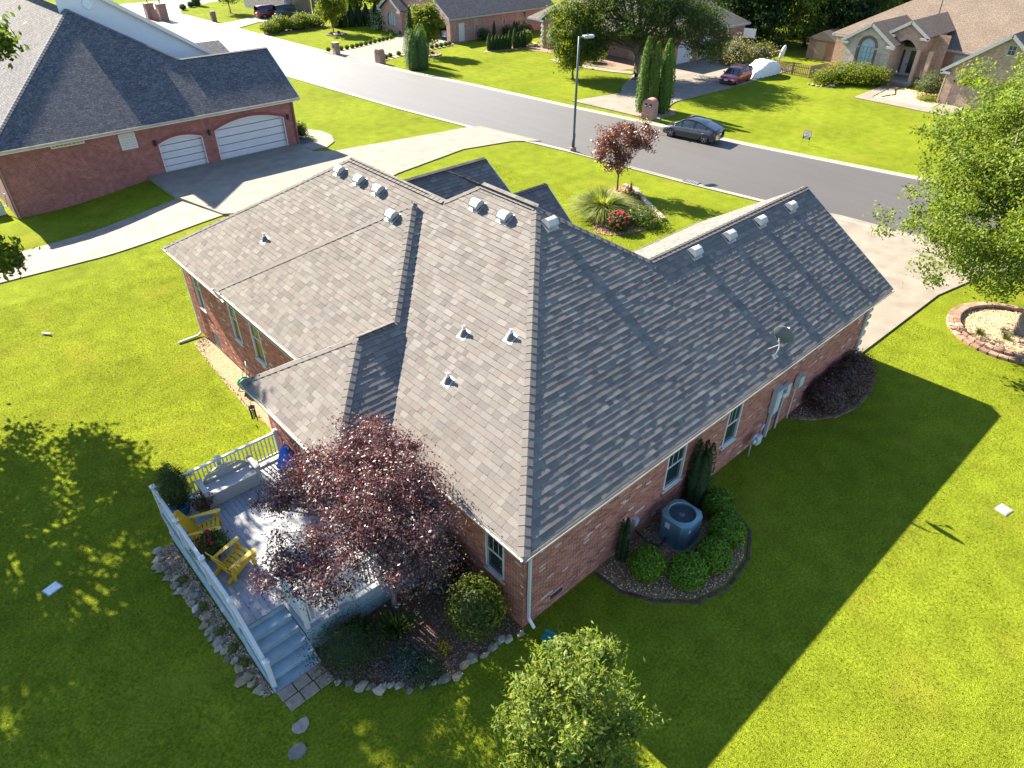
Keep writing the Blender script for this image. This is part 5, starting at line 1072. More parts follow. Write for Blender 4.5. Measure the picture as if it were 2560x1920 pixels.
roof_part([[(14.1, 50, 5.1), (15.8, 50, 5.1), (15.7, 51.5, 5.75), (13.9, 51.5, 5.75)]], lsm, lh, 'dormer_roof')
# garage wall with arched doors
DA = [(8.98, 11.86, -.06, 1.87, 2.17), (12.75, 17.84, -.06, 2.03, 2.53)]
arch_wall((-2.6, 41.5, 0), (1, 0, 0), 18.75, -.95, 3.22, DA, lbm, lh); wall_part([(16.15, 41.5, -.5), (16.15, 48.4, -.5), (16.15, 48.4, 3.2), (16.15, 44.92, 5.9), (16.15, 41.5, 3.2)], (0, 1, 0), lbm, lh); wall_part([(-2.6, 64, -1.2), (-2.6, 41.5, -1.2), (-2.6, 41.5, 3.2), (-2.6, 64, 3.2)], (0, 1, 0), lbm, lh)
gd = mat('garage_door_white', (.46, .49, .51), .45, ns=2, na=.1); archm = mat_attr('arch_brick', .9)
archb = mat('arch_brick_red', (.20, .06, .055), .9, ns=14, na=.6)
for a in DA:
    d = arch_panel((-2.6, 41.5, 0), (1, 0, 0), (0, -1, 0), a, -.16, gd, lh, 'garage_door'); arch_band((-2.6, 41.5, 0), (1, 0, 0), (0, -1, 0), a, .24, archb, lh, 'arch', .012, blocks=22 if a[1]-a[0] < 4 else 36); arch_band((-2.6, 41.5, 0), (1, 0, 0), (0, -1, 0), (a[0]+.06, a[1]-.06, a[2], a[3]-.02, a[4]-.05), .06, white, lh, 'door_trim', .015, legs=True)
    zb = a[2]
    for i in range(1, 5):
        z = zb+(a[4]-zb)*i/5; xa, xb = a[0], a[1]
        if z > a[3]: h_ = [x for x in np.linspace(a[0], a[1], 60) if arch_z(x, *a[:2], *a[3:]) > z]; xa, xb = h_[0], h_[-1]
        MB().b2((-2.6+xa, 41.645, z-.02), (-2.6+xb, 41.645, z+.012)).build('panel_joint', mat('joint_shadow', (.27, .3, .32), .7), d)
        MB().b2((-2.6+xa, 41.64, z-.20), (-2.6+xb, 41.652, z-.03)).build('panel', gd, d)
MB().b2((-2.7, 41.15, 3.12), (16.2, 41.5, 3.16)).build('soffit', white, lh); gutter((-2.8, 41, ez), (16.47, 41, ez), (0, -1, 0), par=lh); trim((-2.75, 41.02, 3.2), (16.4, 41.02, 3.2), lh, h=.22); trim((16.49, 41, ez-.1), (16.49, 44.92, RR[2]-.1), lh, name='rake_board')
# glass block + transom windows
wgb = flat_window((-2.6, 41.5, 0), (1, 0, 0), (0, -1, 0), 6.80, 7.78, 1.95, 2.92, lh, 6, 6, gm=mat('glass_block', (.40, .40, .36), .2, ns=9, na=.4)); wtr = flat_window((-2.6, 41.5, 0), (1, 0, 0), (0, -1, 0), 3.04, 4.88, 2.80, 3.14, lh, 8, 1, gm=mat('yellow_glass', (.22, .26, .02), .15, ns=5, na=.5))
downspout([(15.98, 41.42, 3.1), (15.98, 41.42, .02)], lh, mat('brown_spout', (.12, .06, .045), .5)); downspout([(-2.5, 41.4, 3.1), (-2.5, 41.4, -.7)], lh, mat('bronze_spout', (.22, .17, .12), .5))
for x in (6.16, 9.74, 15.5):
    o = MB().lathe([(.04, -.16), (.09, -.10), (.11, .14), (.03, .22), (.0, .26)], (x, 41.34, 2.02), 6).build('wall_lantern', black, lh); MB().beam((x, 41.5, 2.16), (x, 41.36, 2.2), .03, .03).build('bracket', black, o)
t = thing('heat_pump', 'pale outdoor unit with pipes behind the left neighbour house corner', 'air conditioner', (-3.3, 43.0, -.7)); MB().box((-3.35, 43.0, -.25), (.8, .8, .9)).build('cabinet', mat('ac_beige', (.4, .45, .43), .5), t, bevel=.05); MB().lathe([(.0, .0), (.33, 0), (.35, .03), (0, .035)], (-3.35, 43, .21), 18).build('fan_guard', black, t)
MB().tube([(-2.95, 43, -.3), (-2.75, 42.6, -.2), (-2.66, 42.4, .6)], .04, 8).build('line_set', whitep, t)
ball_shrub('corner_shrub', 'dark green shrub beside the white curved walk at garage corner', 16.95, 42.6, .42, 1.1, 900, (.08, .14), G_MID, jit=.2)
bed([(16.2, 41.2), (17.1, 41.3), (17.5, 42.3), (17.3, 43.6), (16.9, 44.6), (16.2, 45)], 'slate_bed', (.07, .075, .085), .02, 400, [(.1, .1, .12), (.16, .16, .17)], .05)
# --- tan brick house across the street --------------------------------------
tbm = mat_brickwall('brick_tan_house', (.36, .24, .17), (.25, .14, .10), (.42, .35, .28)); tst = mat_brickwall('stone_tan_house', (.42, .36, .29), (.34, .28, .22), (.36, .31, .26), bw=.42, bh=.14); tsm = mat_shingle_far('shingle_tan_house', (.15, .12, .094), (.125, .098, .076), (.075, .06, .052))
ra = thing('tan_brick_house', 'tan brick house with arched window, gabled entry and brown roof', 'house', (72, 18, 0)); ef = 3.0; sl = .6; EX = 72.6
zr_ = lambda x: ef+sl*(x-EX)
roof_part([[(EX, 29.5, ef), (EX, -8, ef), (EX+11, -8, zr_(EX+11)), (EX+11, 18.5, zr_(EX+11))], [(EX+22, 29.5, ef), (EX, 29.5, ef), (EX+11, 18.5, zr_(EX+11))], [(EX, 20.6, ef-.1+.42), (EX, 29.6, ef+.32), (EX+9.6, 20.0, zr_(EX+9.6)+.32), (EX+9, 20.6-0.0+9*0, zr_(EX+9)+.32)]][:2], tsm, ra)
mb = MB(); cap_line(mb, (EX, 29.5, ef), (EX+11, 18.5, zr_(EX+11)), random.Random(1), .2, [(.19, .155, .12)]); mb.build('ridge_cap', mat_attr('cap_granules', .95), ra)
# raised left part of the roof, its shaded hip side and edge
rl = .35
roof_part([[(EX-.02, 29.55, ef+rl-.3), (EX-.02, 19.6, ef+rl-.3), (EX+6.5, 22.0, zr_(EX+6.5)+rl-.3+.02), (EX+6.5, 23.05, zr_(EX+6.5)+rl-.3+.02)]], tsm, ra, 'upper_roof')
wall_part([(73.0, 29.1, -.2), (73.0, 15.0, -.2), (73.0, 15.0, 3.0), (73.0, 29.1, 3.0)], (0, 1, 0), tbm, ra); wall_part([(73, 29.1, -.2), (90, 29.1, -.2), (90, 29.1, 3), (73, 29.1, 3)], (1, 0, 0), tbm, ra)
trim((EX, 29.5, ef-.08), (EX, -8, ef-.08), ra, gutterm)
def gable(x, yc, zp, hw, zf, xb, sl_, wallm, par, base, arches=(), trimw=.3, wallhw=None, band=None):
    """street-facing gable at x (looks to -X): wall, two roof slopes to x=xb, white rakes with returns"""
    wh = wallhw or hw-.45; f_ = lambda a: zp-.18-sl_*abs(a-wh)
    w = arch_wall((x+.35, yc+wh, 0), (0, -1, 0), 2*wh, base, 0, arches, wallm, par, top=lambda a: zp-.28-sl_*abs(a-wh))
    for sg in (-1, 1):
        roof_part([[(xb, yc+sg*hw, zf), (x, yc+sg*hw, zf), (x, yc, zp), (xb, yc, zp)]], tsm if par is ra else (rbs if par is rb else rcs), par, 'gable_roof')
        trim((x, yc+sg*hw, zf-.12), (x, yc, zp-.12), par, name='rake_board', h=.26, m=gtrim); MB().b2((x-.02, min(yc+sg*hw, yc+sg*(hw-.8)), zf-.28), (x+.36, max(yc+sg*hw, yc+sg*(hw-.8)), zf-.08)).build('cornice_return', gtrim, par)
        wall_part([(x+.35, yc+sg*wh, base), (xb, yc+sg*wh, base), (xb, yc+sg*wh, zf), (x+.35, yc+sg*wh, zf)], (1, 0, 0), wallm, par, 'side_wall')
    return w
gtrim = mat('grey_white_trim', (.30, .315, .305), .5, na=.15); rbs = rcs = tsm; rb = None
# bay gable
ar = (1.58, 3.08, 1.1, 3.0, 3.76); bw_ = 2.2; gable(67.5, 23.5, 5.12, 2.65, 3.42, 75, .64, tst, ra, -.2, [(bw_-.78, bw_+.72, 1.0, 3.0, 3.75)], wallhw=bw_)
A_ = (bw_-.78, bw_+.72, 1.0, 3.0, 3.75); p0 = (67.85, 23.5+bw_, 0)
w = arch_panel(p0, (0, -1, 0), (-1, 0, 0), A_, -.12, curtain, ra, 'window'); arch_band(p0, (0, -1, 0), (-1, 0, 0), A_, .26, mat('arch_dark_brick', (.17, .085, .065), .9, ns=8, na=.5), ra, 'brick_surround', .02, legs=True, blocks=18)
for i in range(1, 4): y = 23.5+bw_-(A_[0]+(A_[1]-A_[0])*i/4); MB().b2((67.90, y-.02, 1.0), (67.96, y+.02, 3.0)).build('mullion', gtrim, w)
for z in (1.5, 2.0, 2.5, 3.0): MB().b2((67.90, 23.5+bw_-A_[1], z-.02), (67.96, 23.5+bw_-A_[0], z+.02)).build('mullion', gtrim, w)
# entry gable and porch
gable(68.7, 20.43, 5.55, 1.95, 4.32, 77, .63, tbm, ra, 3.0, [(.42, 2.62, 3.0, 3.02, 3.9)], wallhw=1.52)
for y in (19.15, 18.05, 21.75):
    if y < 21: MB().b2((69.0, y-.16, .0), (69.35, y+.16, 3.2)).build('porch_column', mat('brick_column', (.40, .29, .21), .9, ns=10, na=.5, bmp=.4), ra)
MB().b2((68.2, 18.9, -.1), (71.5, 22.0, .18)).build('porch_step', mat('brick_step', (.22, .13, .10), .9, ns=8, na=.5), ra); MB().b2((68.8, 18.9, .18), (71.5, 22.0, .36)).build('porch_step', mat('slate_step', (.25, .25, .24), .8), ra); MB().b2((69.6, 18.9, .36), (71.5, 22.0, .52)).build('porch_step', conc2, ra)
dr = MB().b2((70.9, 19.75, .5), (70.96, 21.35, 3.0)).build('entry_door', gtrim, ra); MB().b2((70.86, 19.95, .75), (70.9, 20.45, 2.75)).build('door_glass', darkglass, dr); MB().b2((70.86, 21.0, .75), (70.9, 21.2, 2.75)).build('side_light', darkglass, dr); MB().b2((70.84, 20.55, 1.4), (70.9, 20.62, 1.6)).build('handle', black, dr)
wall_part([(71, 22.2, 0), (71, 17.4, 0), (71, 17.4, 4.4), (71, 22.2, 4.4)], (0, 1, 0), tbm, ra, 'porch_wall'); arch_panel((70.9, 21.35, 0), (0, -1, 0), (-1, 0, 0), (0, 1.6, 3.05, 3.08, 3.75), .03, darkglass, ra, 'fanlight'); arch_band((70.9, 21.35, 0), (0, -1, 0), (-1, 0, 0), (0, 1.6, 3.05, 3.08, 3.75), .10, gtrim, ra, 'fanlight_trim', .08)
flat_window((73.0, 17.2, 0), (0, -1, 0), (-1, 0, 0), 0, 2.0, 1.0, 2.6, ra, 2, 2, gtrim, curtain)
# garage wing gable
gable(64.2, 10.73, 6.05, 4.45, 2.74, 78, .745, tbm, ra, -.2, wallhw=3.92); flat_window((64.55, 10.73, 0), (0, -1, 0), (-1, 0, 0), -.1, .55, 4.45, 5.25, ra, 2, 2, gtrim); downspout([(64.45, 14.72, 2.7), (64.45, 14.72, 0)], ra, mat('tan_spout', (.45, .36, .27), .5))
o = MB().lathe([(.05, -.1), (.09, .1), (0, .18)], (64.4, 13.9, 1.9), 6).build('wall_lantern', black, ra)
# --- brick house behind the big tree -----------------------------------------
pbm = mat_brickwall('brick_pink_house', (.33, .15, .11), (.25, .10, .075), (.40, .32, .28)); rbs = mat_shingle_far('shingle_brown_house', (.13, .118, .107), (.09, .083, .076), (.08, .075, .07))
rb = thing('brick_bungalow', 'brick bungalow with grey hip roof mostly hidden behind the big tree', 'house', (63, 48, 0)); 
roof_part([[(55.5, 58.6, 3.0), (55.5, 45, 3.0), (62.5, 51.6, 7.2), (62.5, 51.6, 7.2)][:3], [(72.4, 39.2, 3.0), (72.4, 58.6, 3.0), (65, 51.5, 7.2), (65, 46.4, 7.2)], [(57.6, 39.2, 3.0), (72.4, 39.2, 3.0), (65, 46.4, 7.2)], [(57.6, 46, 3.0), (57.6, 39.2, 3.0), (65, 46.4, 7.2), (62.5, 51.6, 7.2), (55.5, 45, 3)], [(72.4, 58.6, 3.0), (55.5, 58.6, 3.0), (62.5, 51.6, 7.2), (65, 51.5, 7.2)]], rbs, rb)
for P, u in (([(58.3, 58.2, -.1), (58.3, 45, -.1), (58.3, 45, 3), (58.3, 58.2, 3)], (0, 1, 0)), ([(58.0, 45, -.1), (58.0, 39.6, -.1), (58.0, 39.6, 3), (58.0, 45, 3)], (0, 1, 0)), ([(72, 39.6, -.1), (72, 58.2, -.1), (72, 58.2, 3), (72, 39.6, 3)], (0, 1, 0)), ([(58.3, 58.2, -.1), (72, 58.2, -.1), (72, 58.2, 3), (58.3, 58.2, 3)], (1, 0, 0))): wall_part(P, u, pbm, rb)
GA = [(1.5, 4.2, -.02, 2.2, 2.25), (5.2, 7.9, -.02, 2.2, 2.25)]; arch_wall((58.0, 39.6, 0), (1, 0, 0), 14, -.1, 3, GA, pbm, rb)
for a in GA: arch_panel((58.0, 39.6, 0), (1, 0, 0), (0, -1, 0), a, -.15, gd, rb, 'garage_door')
gable(55.1, 54.2, 4.45, 2.1, 3.1, 61, .64, pbm, rb, -.1, wallhw=1.7); flat_window((55.4, 55.2, 0), (0, -1, 0), (-1, 0, 0), .1, 1.75, .75, 2.3, rb, 2, 1, gtrim, curtain); trim((55.5, 58.6, 2.9), (55.5, 45, 2.9), rb, gtrim); trim((57.6, 39.2, 2.9), (72.4, 39.2, 2.9), rb, gtrim)
qs = mat('quoin_stone', (.52, .46, .38), .9, ns=5, na=.4); rg = random.Random(3)
for (x, y) in ((55.42, 55.95), (58.25, 58.1)):
    for k in range(11): MB().box((x, y, .1+.25*k), (.12, .5 if k % 2 else .3, .2)).build('quoin', qs, rb)
# --- brick house with the white side door ------------------------------------
rcm = mat_brickwall('brick_rose_house', (.37, .19, .145), (.28, .13, .10), (.44, .36, .31)); rcs = mat_shingle_far('shingle_charcoal_house', (.075, .079, .087), (.045, .047, .053), (.035, .035, .04))
rc = thing('brick_ranch_house', 'rose brick house with charcoal roof and white side door', 'house', (57, 72, 0)); q6 = .62; zc = lambda y: 2.72+q6*(y-64.9)
roof_part([[(48.7, 64.9, 2.72), (66.5, 64.9, 2.72), (66.5, 72.5, zc(72.5)), (48.7, 72.5, zc(72.5))], [(66.5, 80, 2.72), (48.7, 80, 2.72), (48.7, 72.5, zc(72.5)), (66.5, 72.5, zc(72.5))]], rcs, rc); trim((48.7, 64.88, 2.6), (66.5, 64.88, 2.6), rc, gtrim, h=.18)
wall_part([(49.1, 65.3, -.1), (66.2, 65.3, -.1), (66.2, 65.3, 2.75), (49.1, 65.3, 2.75)], (1, 0, 0), rcm, rc); wall_part([(66.2, 65.3, -.1), (66.2, 80, -.1), (66.2, 72.5, 7.2), (66.2, 65.3, 2.8)], (0, 1, 0), rcm, rc)
arch_wall((49.1, 79.6, 0), (0, -1, 0), 14.3, -.1, 0, [(9.2, 13.6, -.05, 2.0, 2.2)], rcm, rc, top=lambda a: 7.2-q6*abs(a-7.15)); trim((48.68, 64.9, 2.6), (48.68, 72.5, 7.3), rc, gtrim, name='rake_board', h=.24); trim((48.68, 80, 2.6), (48.68, 72.5, 7.3), rc, gtrim, name='rake_board', h=.24)
MB().b2((49.3, 66.0, -.05), (56, 70.4, .01)).build('garage_floor', conc2, rc); MB().b2((56, 65.4, 0), (56.1, 71, 2.7)).build('garage_back_wall', roomm, rc)
MB().b2((50.4, 65.24, .05), (51.25, 65.3, 2.05)).build('side_door', white, rc)
for a0, a1, z0, z1 in ((3.95, 4.4, 1.3, 2.3), (8.35, 8.85, 1.3, 2.4), (10.85, 11.5, .85, 2.4), (11.8, 12.5, .82, 2.42)): flat_window((49.1, 65.3, 0), (1, 0, 0), (0, -1, 0), a0, a1, z0, z1, rc, 1, 2, gtrim)
downspout([(52.75, 65.22, 2.6), (52.75, 65.22, 0)], rc, mat('tan_spout', (.45, .36, .27), .5))
gable(47.6, 76.0, 4.3, 2.6, 2.7, 54, .62, rcm, rc, -.1, [(1.5, 3.1, .9, 1.9, 2.5)], wallhw=2.25); w = arch_panel((47.95, 78.25, 0), (0, -1, 0), (-1, 0, 0), (1.5, 3.1, .9, 1.9, 2.5), -.1, curtain, rc, 'window')
for y in (76.2, 75.7): MB().b2((47.97, y-.03, .9), (48.02, y+.03, 2.4)).build('mullion', gtrim, w)
# --- stone fronted garages at the far corner ---------------------------------
rd = thing('stone_garage_house', 'far house front with grey stone piers and brown garage doors', 'house', (48, 98, 0)); sm_ = mat_brickwall('grey_field_stone', (.26, .24, .22), (.16, .15, .14), (.10, .095, .09), bw=.4, bh=.2)
DD = [(1.2, 4.2, -.02, 1.9, 2.6), (5.6, 7.6, -.02, 1.7, 2.3)]; arch_wall((43.6, 96.3, 0), (1, 0, 0), 11, -.1, 3.6, DD, sm_, rd)
for a in DD: arch_panel((43.6, 96.3, 0), (1, 0, 0), (0, -1, 0), a, -.2, mat('brown_door', (.22, .17, .13), .6, ns=3, na=.3), rd, 'garage_door')
for x in (44.0, 48.7, 51.8): MB().b2((x-.35, 95.9, -.1), (x+.35, 96.3, 3.4)).build('stone_pier', mat('pier_stone', (.26, .24, .22), .9, ns=4, na=.8, bmp=.6), rd)
roof_part([[(43, 95.6, 3.5), (56, 95.6, 3.5), (56, 103, 7.5), (43, 103, 7.5)]], rcs, rd); wall_part([(43.6, 110, -.1), (43.6, 96.3, -.1), (43.6, 96.3, 3.6), (43.6, 110, 3.6)], (0, 1, 0), sm_, rd)
# ------------------------------------------------------------ cars
tyre = mat('tyre_rubber', (.012, .012, .012), .85); rimm = mat('alloy', (.34, .35, .36), .35, metal=.7, na=.1)
def paint(name, col):
    if name in MATS: return MATS[name]
    m, N, L, P = new_mat(name); P.inputs['Base Color'].default_value = (*col, 1); P.inputs['Metallic'].default_value = .35; P.inputs['Roughness'].default_value = .32; P.inputs['Coat Weight'].default_value = .8; P.inputs['Coat Roughness'].default_value = .06; return m
def loft(secs, closed_ends=True):
    mb = MB(); n = len(secs[0]); V = [p for s in secs for p in s]; F = [(i*n+k, i*n+k+1, (i+1)*n+k+1, (i+1)*n+k) for i in range(len(secs)-1) for k in range(n-1)]
    if closed_ends: F += [tuple(range(n)), tuple(range(len(secs)*n-1, (len(secs)-1)*n-1, -1))]
    mb.add(V, F); return mb
def interp(tab, x):
    for (a, b), (c, d) in zip(tab, tab[1:]):
        if a <= x <= c: t = (x-a)/(c-a) if c > a else 0; t = t*t*(3-2*t)*.5+t*.5; return b+(d-b)*t
    return tab[0][1] if x < tab[0][0] else tab[-1][1]
def car(name, label, cat, x, y, rz, pm, L=4.4, Wd=1.8, hood=None, belt=None, roofl=None, wb=(-1.3, 1.3), wr=.33, cab=(-1.6, 1.0), glass=True, rear=True, plates=True, spoke=5, group=None):
    """front is +x; hood = body top line, roofl = greenhouse top line over cab range"""
    z0 = terr(x, y)+.02; t = thing(name, label, cat, (x, y, z0), rz, group); A = Matrix.Translation((x, y, z0)) @ Matrix.Rotation(rz, 4, 'Z'); hw = Wd/2
    def put(mb, nm, m, par=t, smooth=False, bevel=0, sub=0):
        mb.v = [tuple(A @ Vector(p)) for p in mb.v]; o = mb.build(nm, m, par, smooth, bevel)
        if sub: md = o.modifiers.new('s', 'SUBSURF'); md.levels = sub; md.render_levels = sub
        return o
    xs = sorted(set([-L/2, -L/2+.06, -L/2+.2, L/2-.06, L/2-.22, L/2]+list(np.linspace(-L/2+.35, L/2-.4, 22)))); secs = []
    for xx in xs:
        e = min(1, (L/2-abs(xx))/.55); w = hw*(.80+.20*sqrt(max(0, 1-(1-e)**2))); top = interp(hood, xx); bot = .19+.10*(1-e); mid = bot+(top-bot)*.55
        arch_ = max(0, *(1-abs(xx-c)/(wr+.09) for c in wb)); bz = bot if arch_ <= 0 else bot+.55*wr*2*sqrt(max(0, 1-(1-arch_)**2))*.85
        bz = min(bz, top-.18)
        secs.append([(xx, -w*.93, bz), (xx, -w, max(mid*.8, bz+.02)), (xx, -w*.985, mid+.02 if mid+.02 > bz+.04 else bz+.05), (xx, -w*.93, top-.04), (xx, -w*.80, top), (xx, 0, top+.035), (xx, w*.80, top), (xx, w*.93, top-.04), (xx, w*.985, mid+.02 if mid+.02 > bz+.04 else bz+.05), (xx, w, max(mid*.8, bz+.02)), (xx, w*.93, bz)])
    body = put(loft(secs), 'body', pm, smooth=True)
    put(MB().b2((-L/2+.15, -hw*.86, .2), (L/2-.15, hw*.86, .42)), 'underbody', black)
    # greenhouse: glass band with painted roof
    cx0, cx1 = cab; secs = []; rs = []
    for k in range(15):
        xx = cx0+(cx1-cx0)*k/14; zt = interp(roofl, xx); zb = interp(hood, xx)-.02; zt = max(zt, zb+.01); f = min(1, (zt-zb)/.5); wb_ = hw*.90; wt = hw*(.90-.20*f)
        secs.append([(xx, -wb_, zb), (xx, -wt, zt-.03*f), (xx, -wt*.72, zt), (xx, 0, zt+.02), (xx, wt*.72, zt), (xx, wt, zt-.03*f), (xx, wb_, zb)])
    gl = put(loft(secs, False), 'glass', mat_glass('car_glass', (.015, .02, .024), .06), smooth=True)
    rp = [s for s in secs if s[3][2] > max(q[3][2] for q in secs)-.20]
    put(loft([[(p[0], p[1]*1.01, p[2]+.008) for p in s[1:6]] for s in rp], False), 'roof_panel', pm if glass != 'dark' else mat_glass('roof_glass', (.01, .012, .014), .05), smooth=True)
    for k in ((3, 7, 11) if glass else ()):
        for s in (-1, 1):
            i0 = 0 if s < 0 else 6; i1 = 1 if s < 0 else 5; a, b = Vector(secs[k][i0]), Vector(secs[k][i1]); put(MB().beam(a+Vector((0, s*.004, 0)), b+Vector((0, s*.004, 0)), .06, .02, up=(1, 0, 0)), 'pillar', pm)
    for s in (-1, 1):   # roof rails / window line
        put(MB().tube([(q[5][0], s*q[5][1]*1.01, q[5][2]) for q in secs], .028, 5), 'cant_rail', pm, smooth=True)
        put(MB().blob((cx1-.35, s*(hw+.07), interp(hood, cx1-.35)+.06), (.10, .09, .07), 8, 6, 0), 'mirror', pm, smooth=True)
        for c in wb:
            M_ = Matrix.Rotation(pi/2, 4, 'X'); w = put(MB().lathe([(wr*.62, -.1), (wr*.94, -.11), (wr, -.07), (wr, .07), (wr*.94, .11), (wr*.62, .1)], (c, s*(hw-.12), wr), 24, M=M_), 'wheel', tyre, smooth=True)
            r_ = MB().lathe([(0, 0), (wr*.66, 0)], (c, s*(hw-.06), wr), 20, M=M_); put(r_, 'rim_disc', mat('rim_dark', (.03, .03, .035), .5, metal=.5), w)
            put(MB().lathe([(wr*.58, -.02), (wr*.66, -.03), (wr*.68, .03), (wr*.58, .02)], (c, s*(hw-.045), wr), 24, M=M_), 'rim', rimm, w, smooth=True)
            for k in range(spoke): a = 2*pi*k/spoke+.2; put(MB().beam((c, s*(hw-.04), wr), (c+wr*.62*cos(a), s*(hw-.04), wr+wr*.62*sin(a)), .035, .05, up=(0, 1, 0)), 'spoke', rimm, w)
            arcp = [(c+(wr+.055)*cos(a), s*(hw*.985), wr+(wr+.055)*sin(a)) for a in np.linspace(.1, pi-.1, 12)]; put(MB().tube(arcp, .022, 5), 'wheel_arch', pm if name != 'off_road_car' else black, smooth=True)
        zf = interp(hood, L/2-.2)-.14; put(MB().blob((L/2-.16, s*hw*.66, zf), (.16, .2, .075), 10, 6, 0), 'headlight', mat('headlamp', (.6, .62, .65), .1), smooth=True)
        zt = interp(hood, -L/2+.1)-.16; put(MB().blob((-L/2+.10, s*hw*.68, zt), (.10, .22, .07), 10, 6, 0), 'tail_light', mat('tail_red', (.35, .01, .012), .15), smooth=True)
        for xx in ((cx0+cx1)/2+.45, (cx0+cx1)/2-.45): put(MB().beam((xx-.16, s*(hw*.985+.004), interp(hood, xx)-.16), (xx+.0, s*(hw*.985+.004), interp(hood, xx)-.16), .02, .03), 'door_handle', pm)
    if plates:
        put(MB().b2((L/2-.02, -.2, .46), (L/2+.012, .2, .57)), 'licence_plate', white); put(MB().b2((-L/2-.012, -.2, .62), (-L/2+.02, .2, .74)), 'licence_plate', white); put(MB().b2((L/2-.05, -.45, .30), (L/2+.005, .45, .42)), 'grille', black)
    return t
car('crossover_car', 'dark grey sloping-roof crossover car parked along the far kerb', 'car', 39.25, 23.0, radians(99), paint('paint_graphite', (.022, .027, .032)), 4.45, 1.86, [(-2.3, .86), (-2.0, 1.04), (-1.2, 1.00), (.6, .94), (1.2, .90), (1.9, .76), (2.25, .60)], None, [(-2.1, 1.02), (-1.5, 1.22), (-.7, 1.45), (0, 1.52), (.5, 1.44), (1.0, 1.14), (1.35, .90)], (-1.38, 1.40), .35, (-2.1, 1.35), 'dark')
car('hatchback_car', 'red hatchback parked on the middle driveway in front of covered car', 'car', 57.7, 31.15, radians(186), paint('paint_red', (.34, .010, .014)), 4.1, 1.72, [(-2.1, .80), (-1.9, .98), (-1, .96), (.6, .92), (1.2, .84), (1.8, .72), (2.1, .52)], None, [(-2.0, .98), (-1.75, 1.32), (-1, 1.44), (0, 1.46), (.4, 1.36), (1.15, .86)], (-1.22, 1.28), .31, (-1.98, 1.15), True)
car('off_road_car', 'dark boxy off-road car parked by the far stone garages', 'car', 43.6, 95.3, radians(-8), paint('paint_dark', (.035, .035, .04)), 4.2, 1.8, [(-2.1, 1.02), (-1, 1.02), (.5, 1.02), (.75, 1.0), (1.9, .98), (2.1, .8)], None, [(-2.05, 1.75), (-1, 1.82), (.3, 1.80), (.62, 1.72), (.85, 1.02)], (-1.2, 1.35), .40, (-2.05, .85), True)
car('estate_car', 'dark red estate car behind the boxy off-road car', 'car', 42.0, 97.6, radians(-6), paint('paint_maroon', (.16, .012, .018)), 4.5, 1.8, [(-2.2, .95), (-1, .98), (.6, .95), (1.2, .92), (2.0, .8), (2.25, .6)], None, [(-2.15, 1.55), (-1.5, 1.66), (0, 1.68), (.4, 1.6), (1.1, .95)], (-1.3, 1.35), .34, (-2.15, 1.1), True)
car('white_car', 'white car standing inside the open garage of the rose brick house', 'car', 52.2, 67.6, 0, paint('paint_white', (.6, .6, .6)), 4.3, 1.75, [(-2.1, .95), (-1, .98), (.6, .95), (1.2, .92), (2.0, .8), (2.15, .6)], None, [(-2.05, 1.35), (-1.5, 1.46), (0, 1.48), (.4, 1.4), (1.1, .95)], (-1.3, 1.3), .33, (-2.05, 1.1), True)
# covered car
cl = mat('car_cover', (.55, .55, .57), .8, ns=5, na=.12, bmp=.6, bd=.05)
t = thing('covered_car', 'car under a wrinkled silver cover behind the red hatchback', 'car', (62.2, 31.0, 0)); secs = []; rg = random.Random(6)
prof = [(-2.25, .05, .55), (-2.1, .72, .78), (-1.6, .86, .86), (-.9, 1.12, .90), (-.3, 1.42, .90), (.5, 1.46, .90), (1.1, 1.32, .90), (1.7, 1.08, .86), (2.1, .82, .80), (2.25, .1, .6)]
for k in range(37):
    xx = -2.25+4.5*k/36; tz = interp([(a, b) for a, b, c in prof], xx); hw = interp([(a, c) for a, b, c in prof], xx); s = []
    for j in range(17):
        u = -1+2*j/16; a = abs(u); yy = hw*(1.04 if a > .99 else min(1, a*1.35))*(1 if u > 0 else -1); zz = .12 if a > .99 else tz*(1 if a < .55 else 1-((a-.55)/.45)**2*.72)
        wv = .03*sin(xx*9+u*5)+.02*sin(xx*17-u*9); s.append((62.2+(xx)*cos(radians(-4))-(yy+wv)*sin(radians(-4)), 31.0+xx*sin(radians(-4))+(yy+wv)*cos(radians(-4)), max(.1, zz+wv*.8)))
    secs.append(s)
loft(secs, False).build('cover', cl, t, smooth=True)
for dx in (-1.35, 1.3):
    for dy in (-.5, .5): MB().lathe([(.0, -.1), (.31, -.1), (.31, .1), (0, .1)], (62.2+dx, 31+dy, .33), 14, M=Matrix.Rotation(pi/2, 4, 'X')).build('wheel', tyre, t)
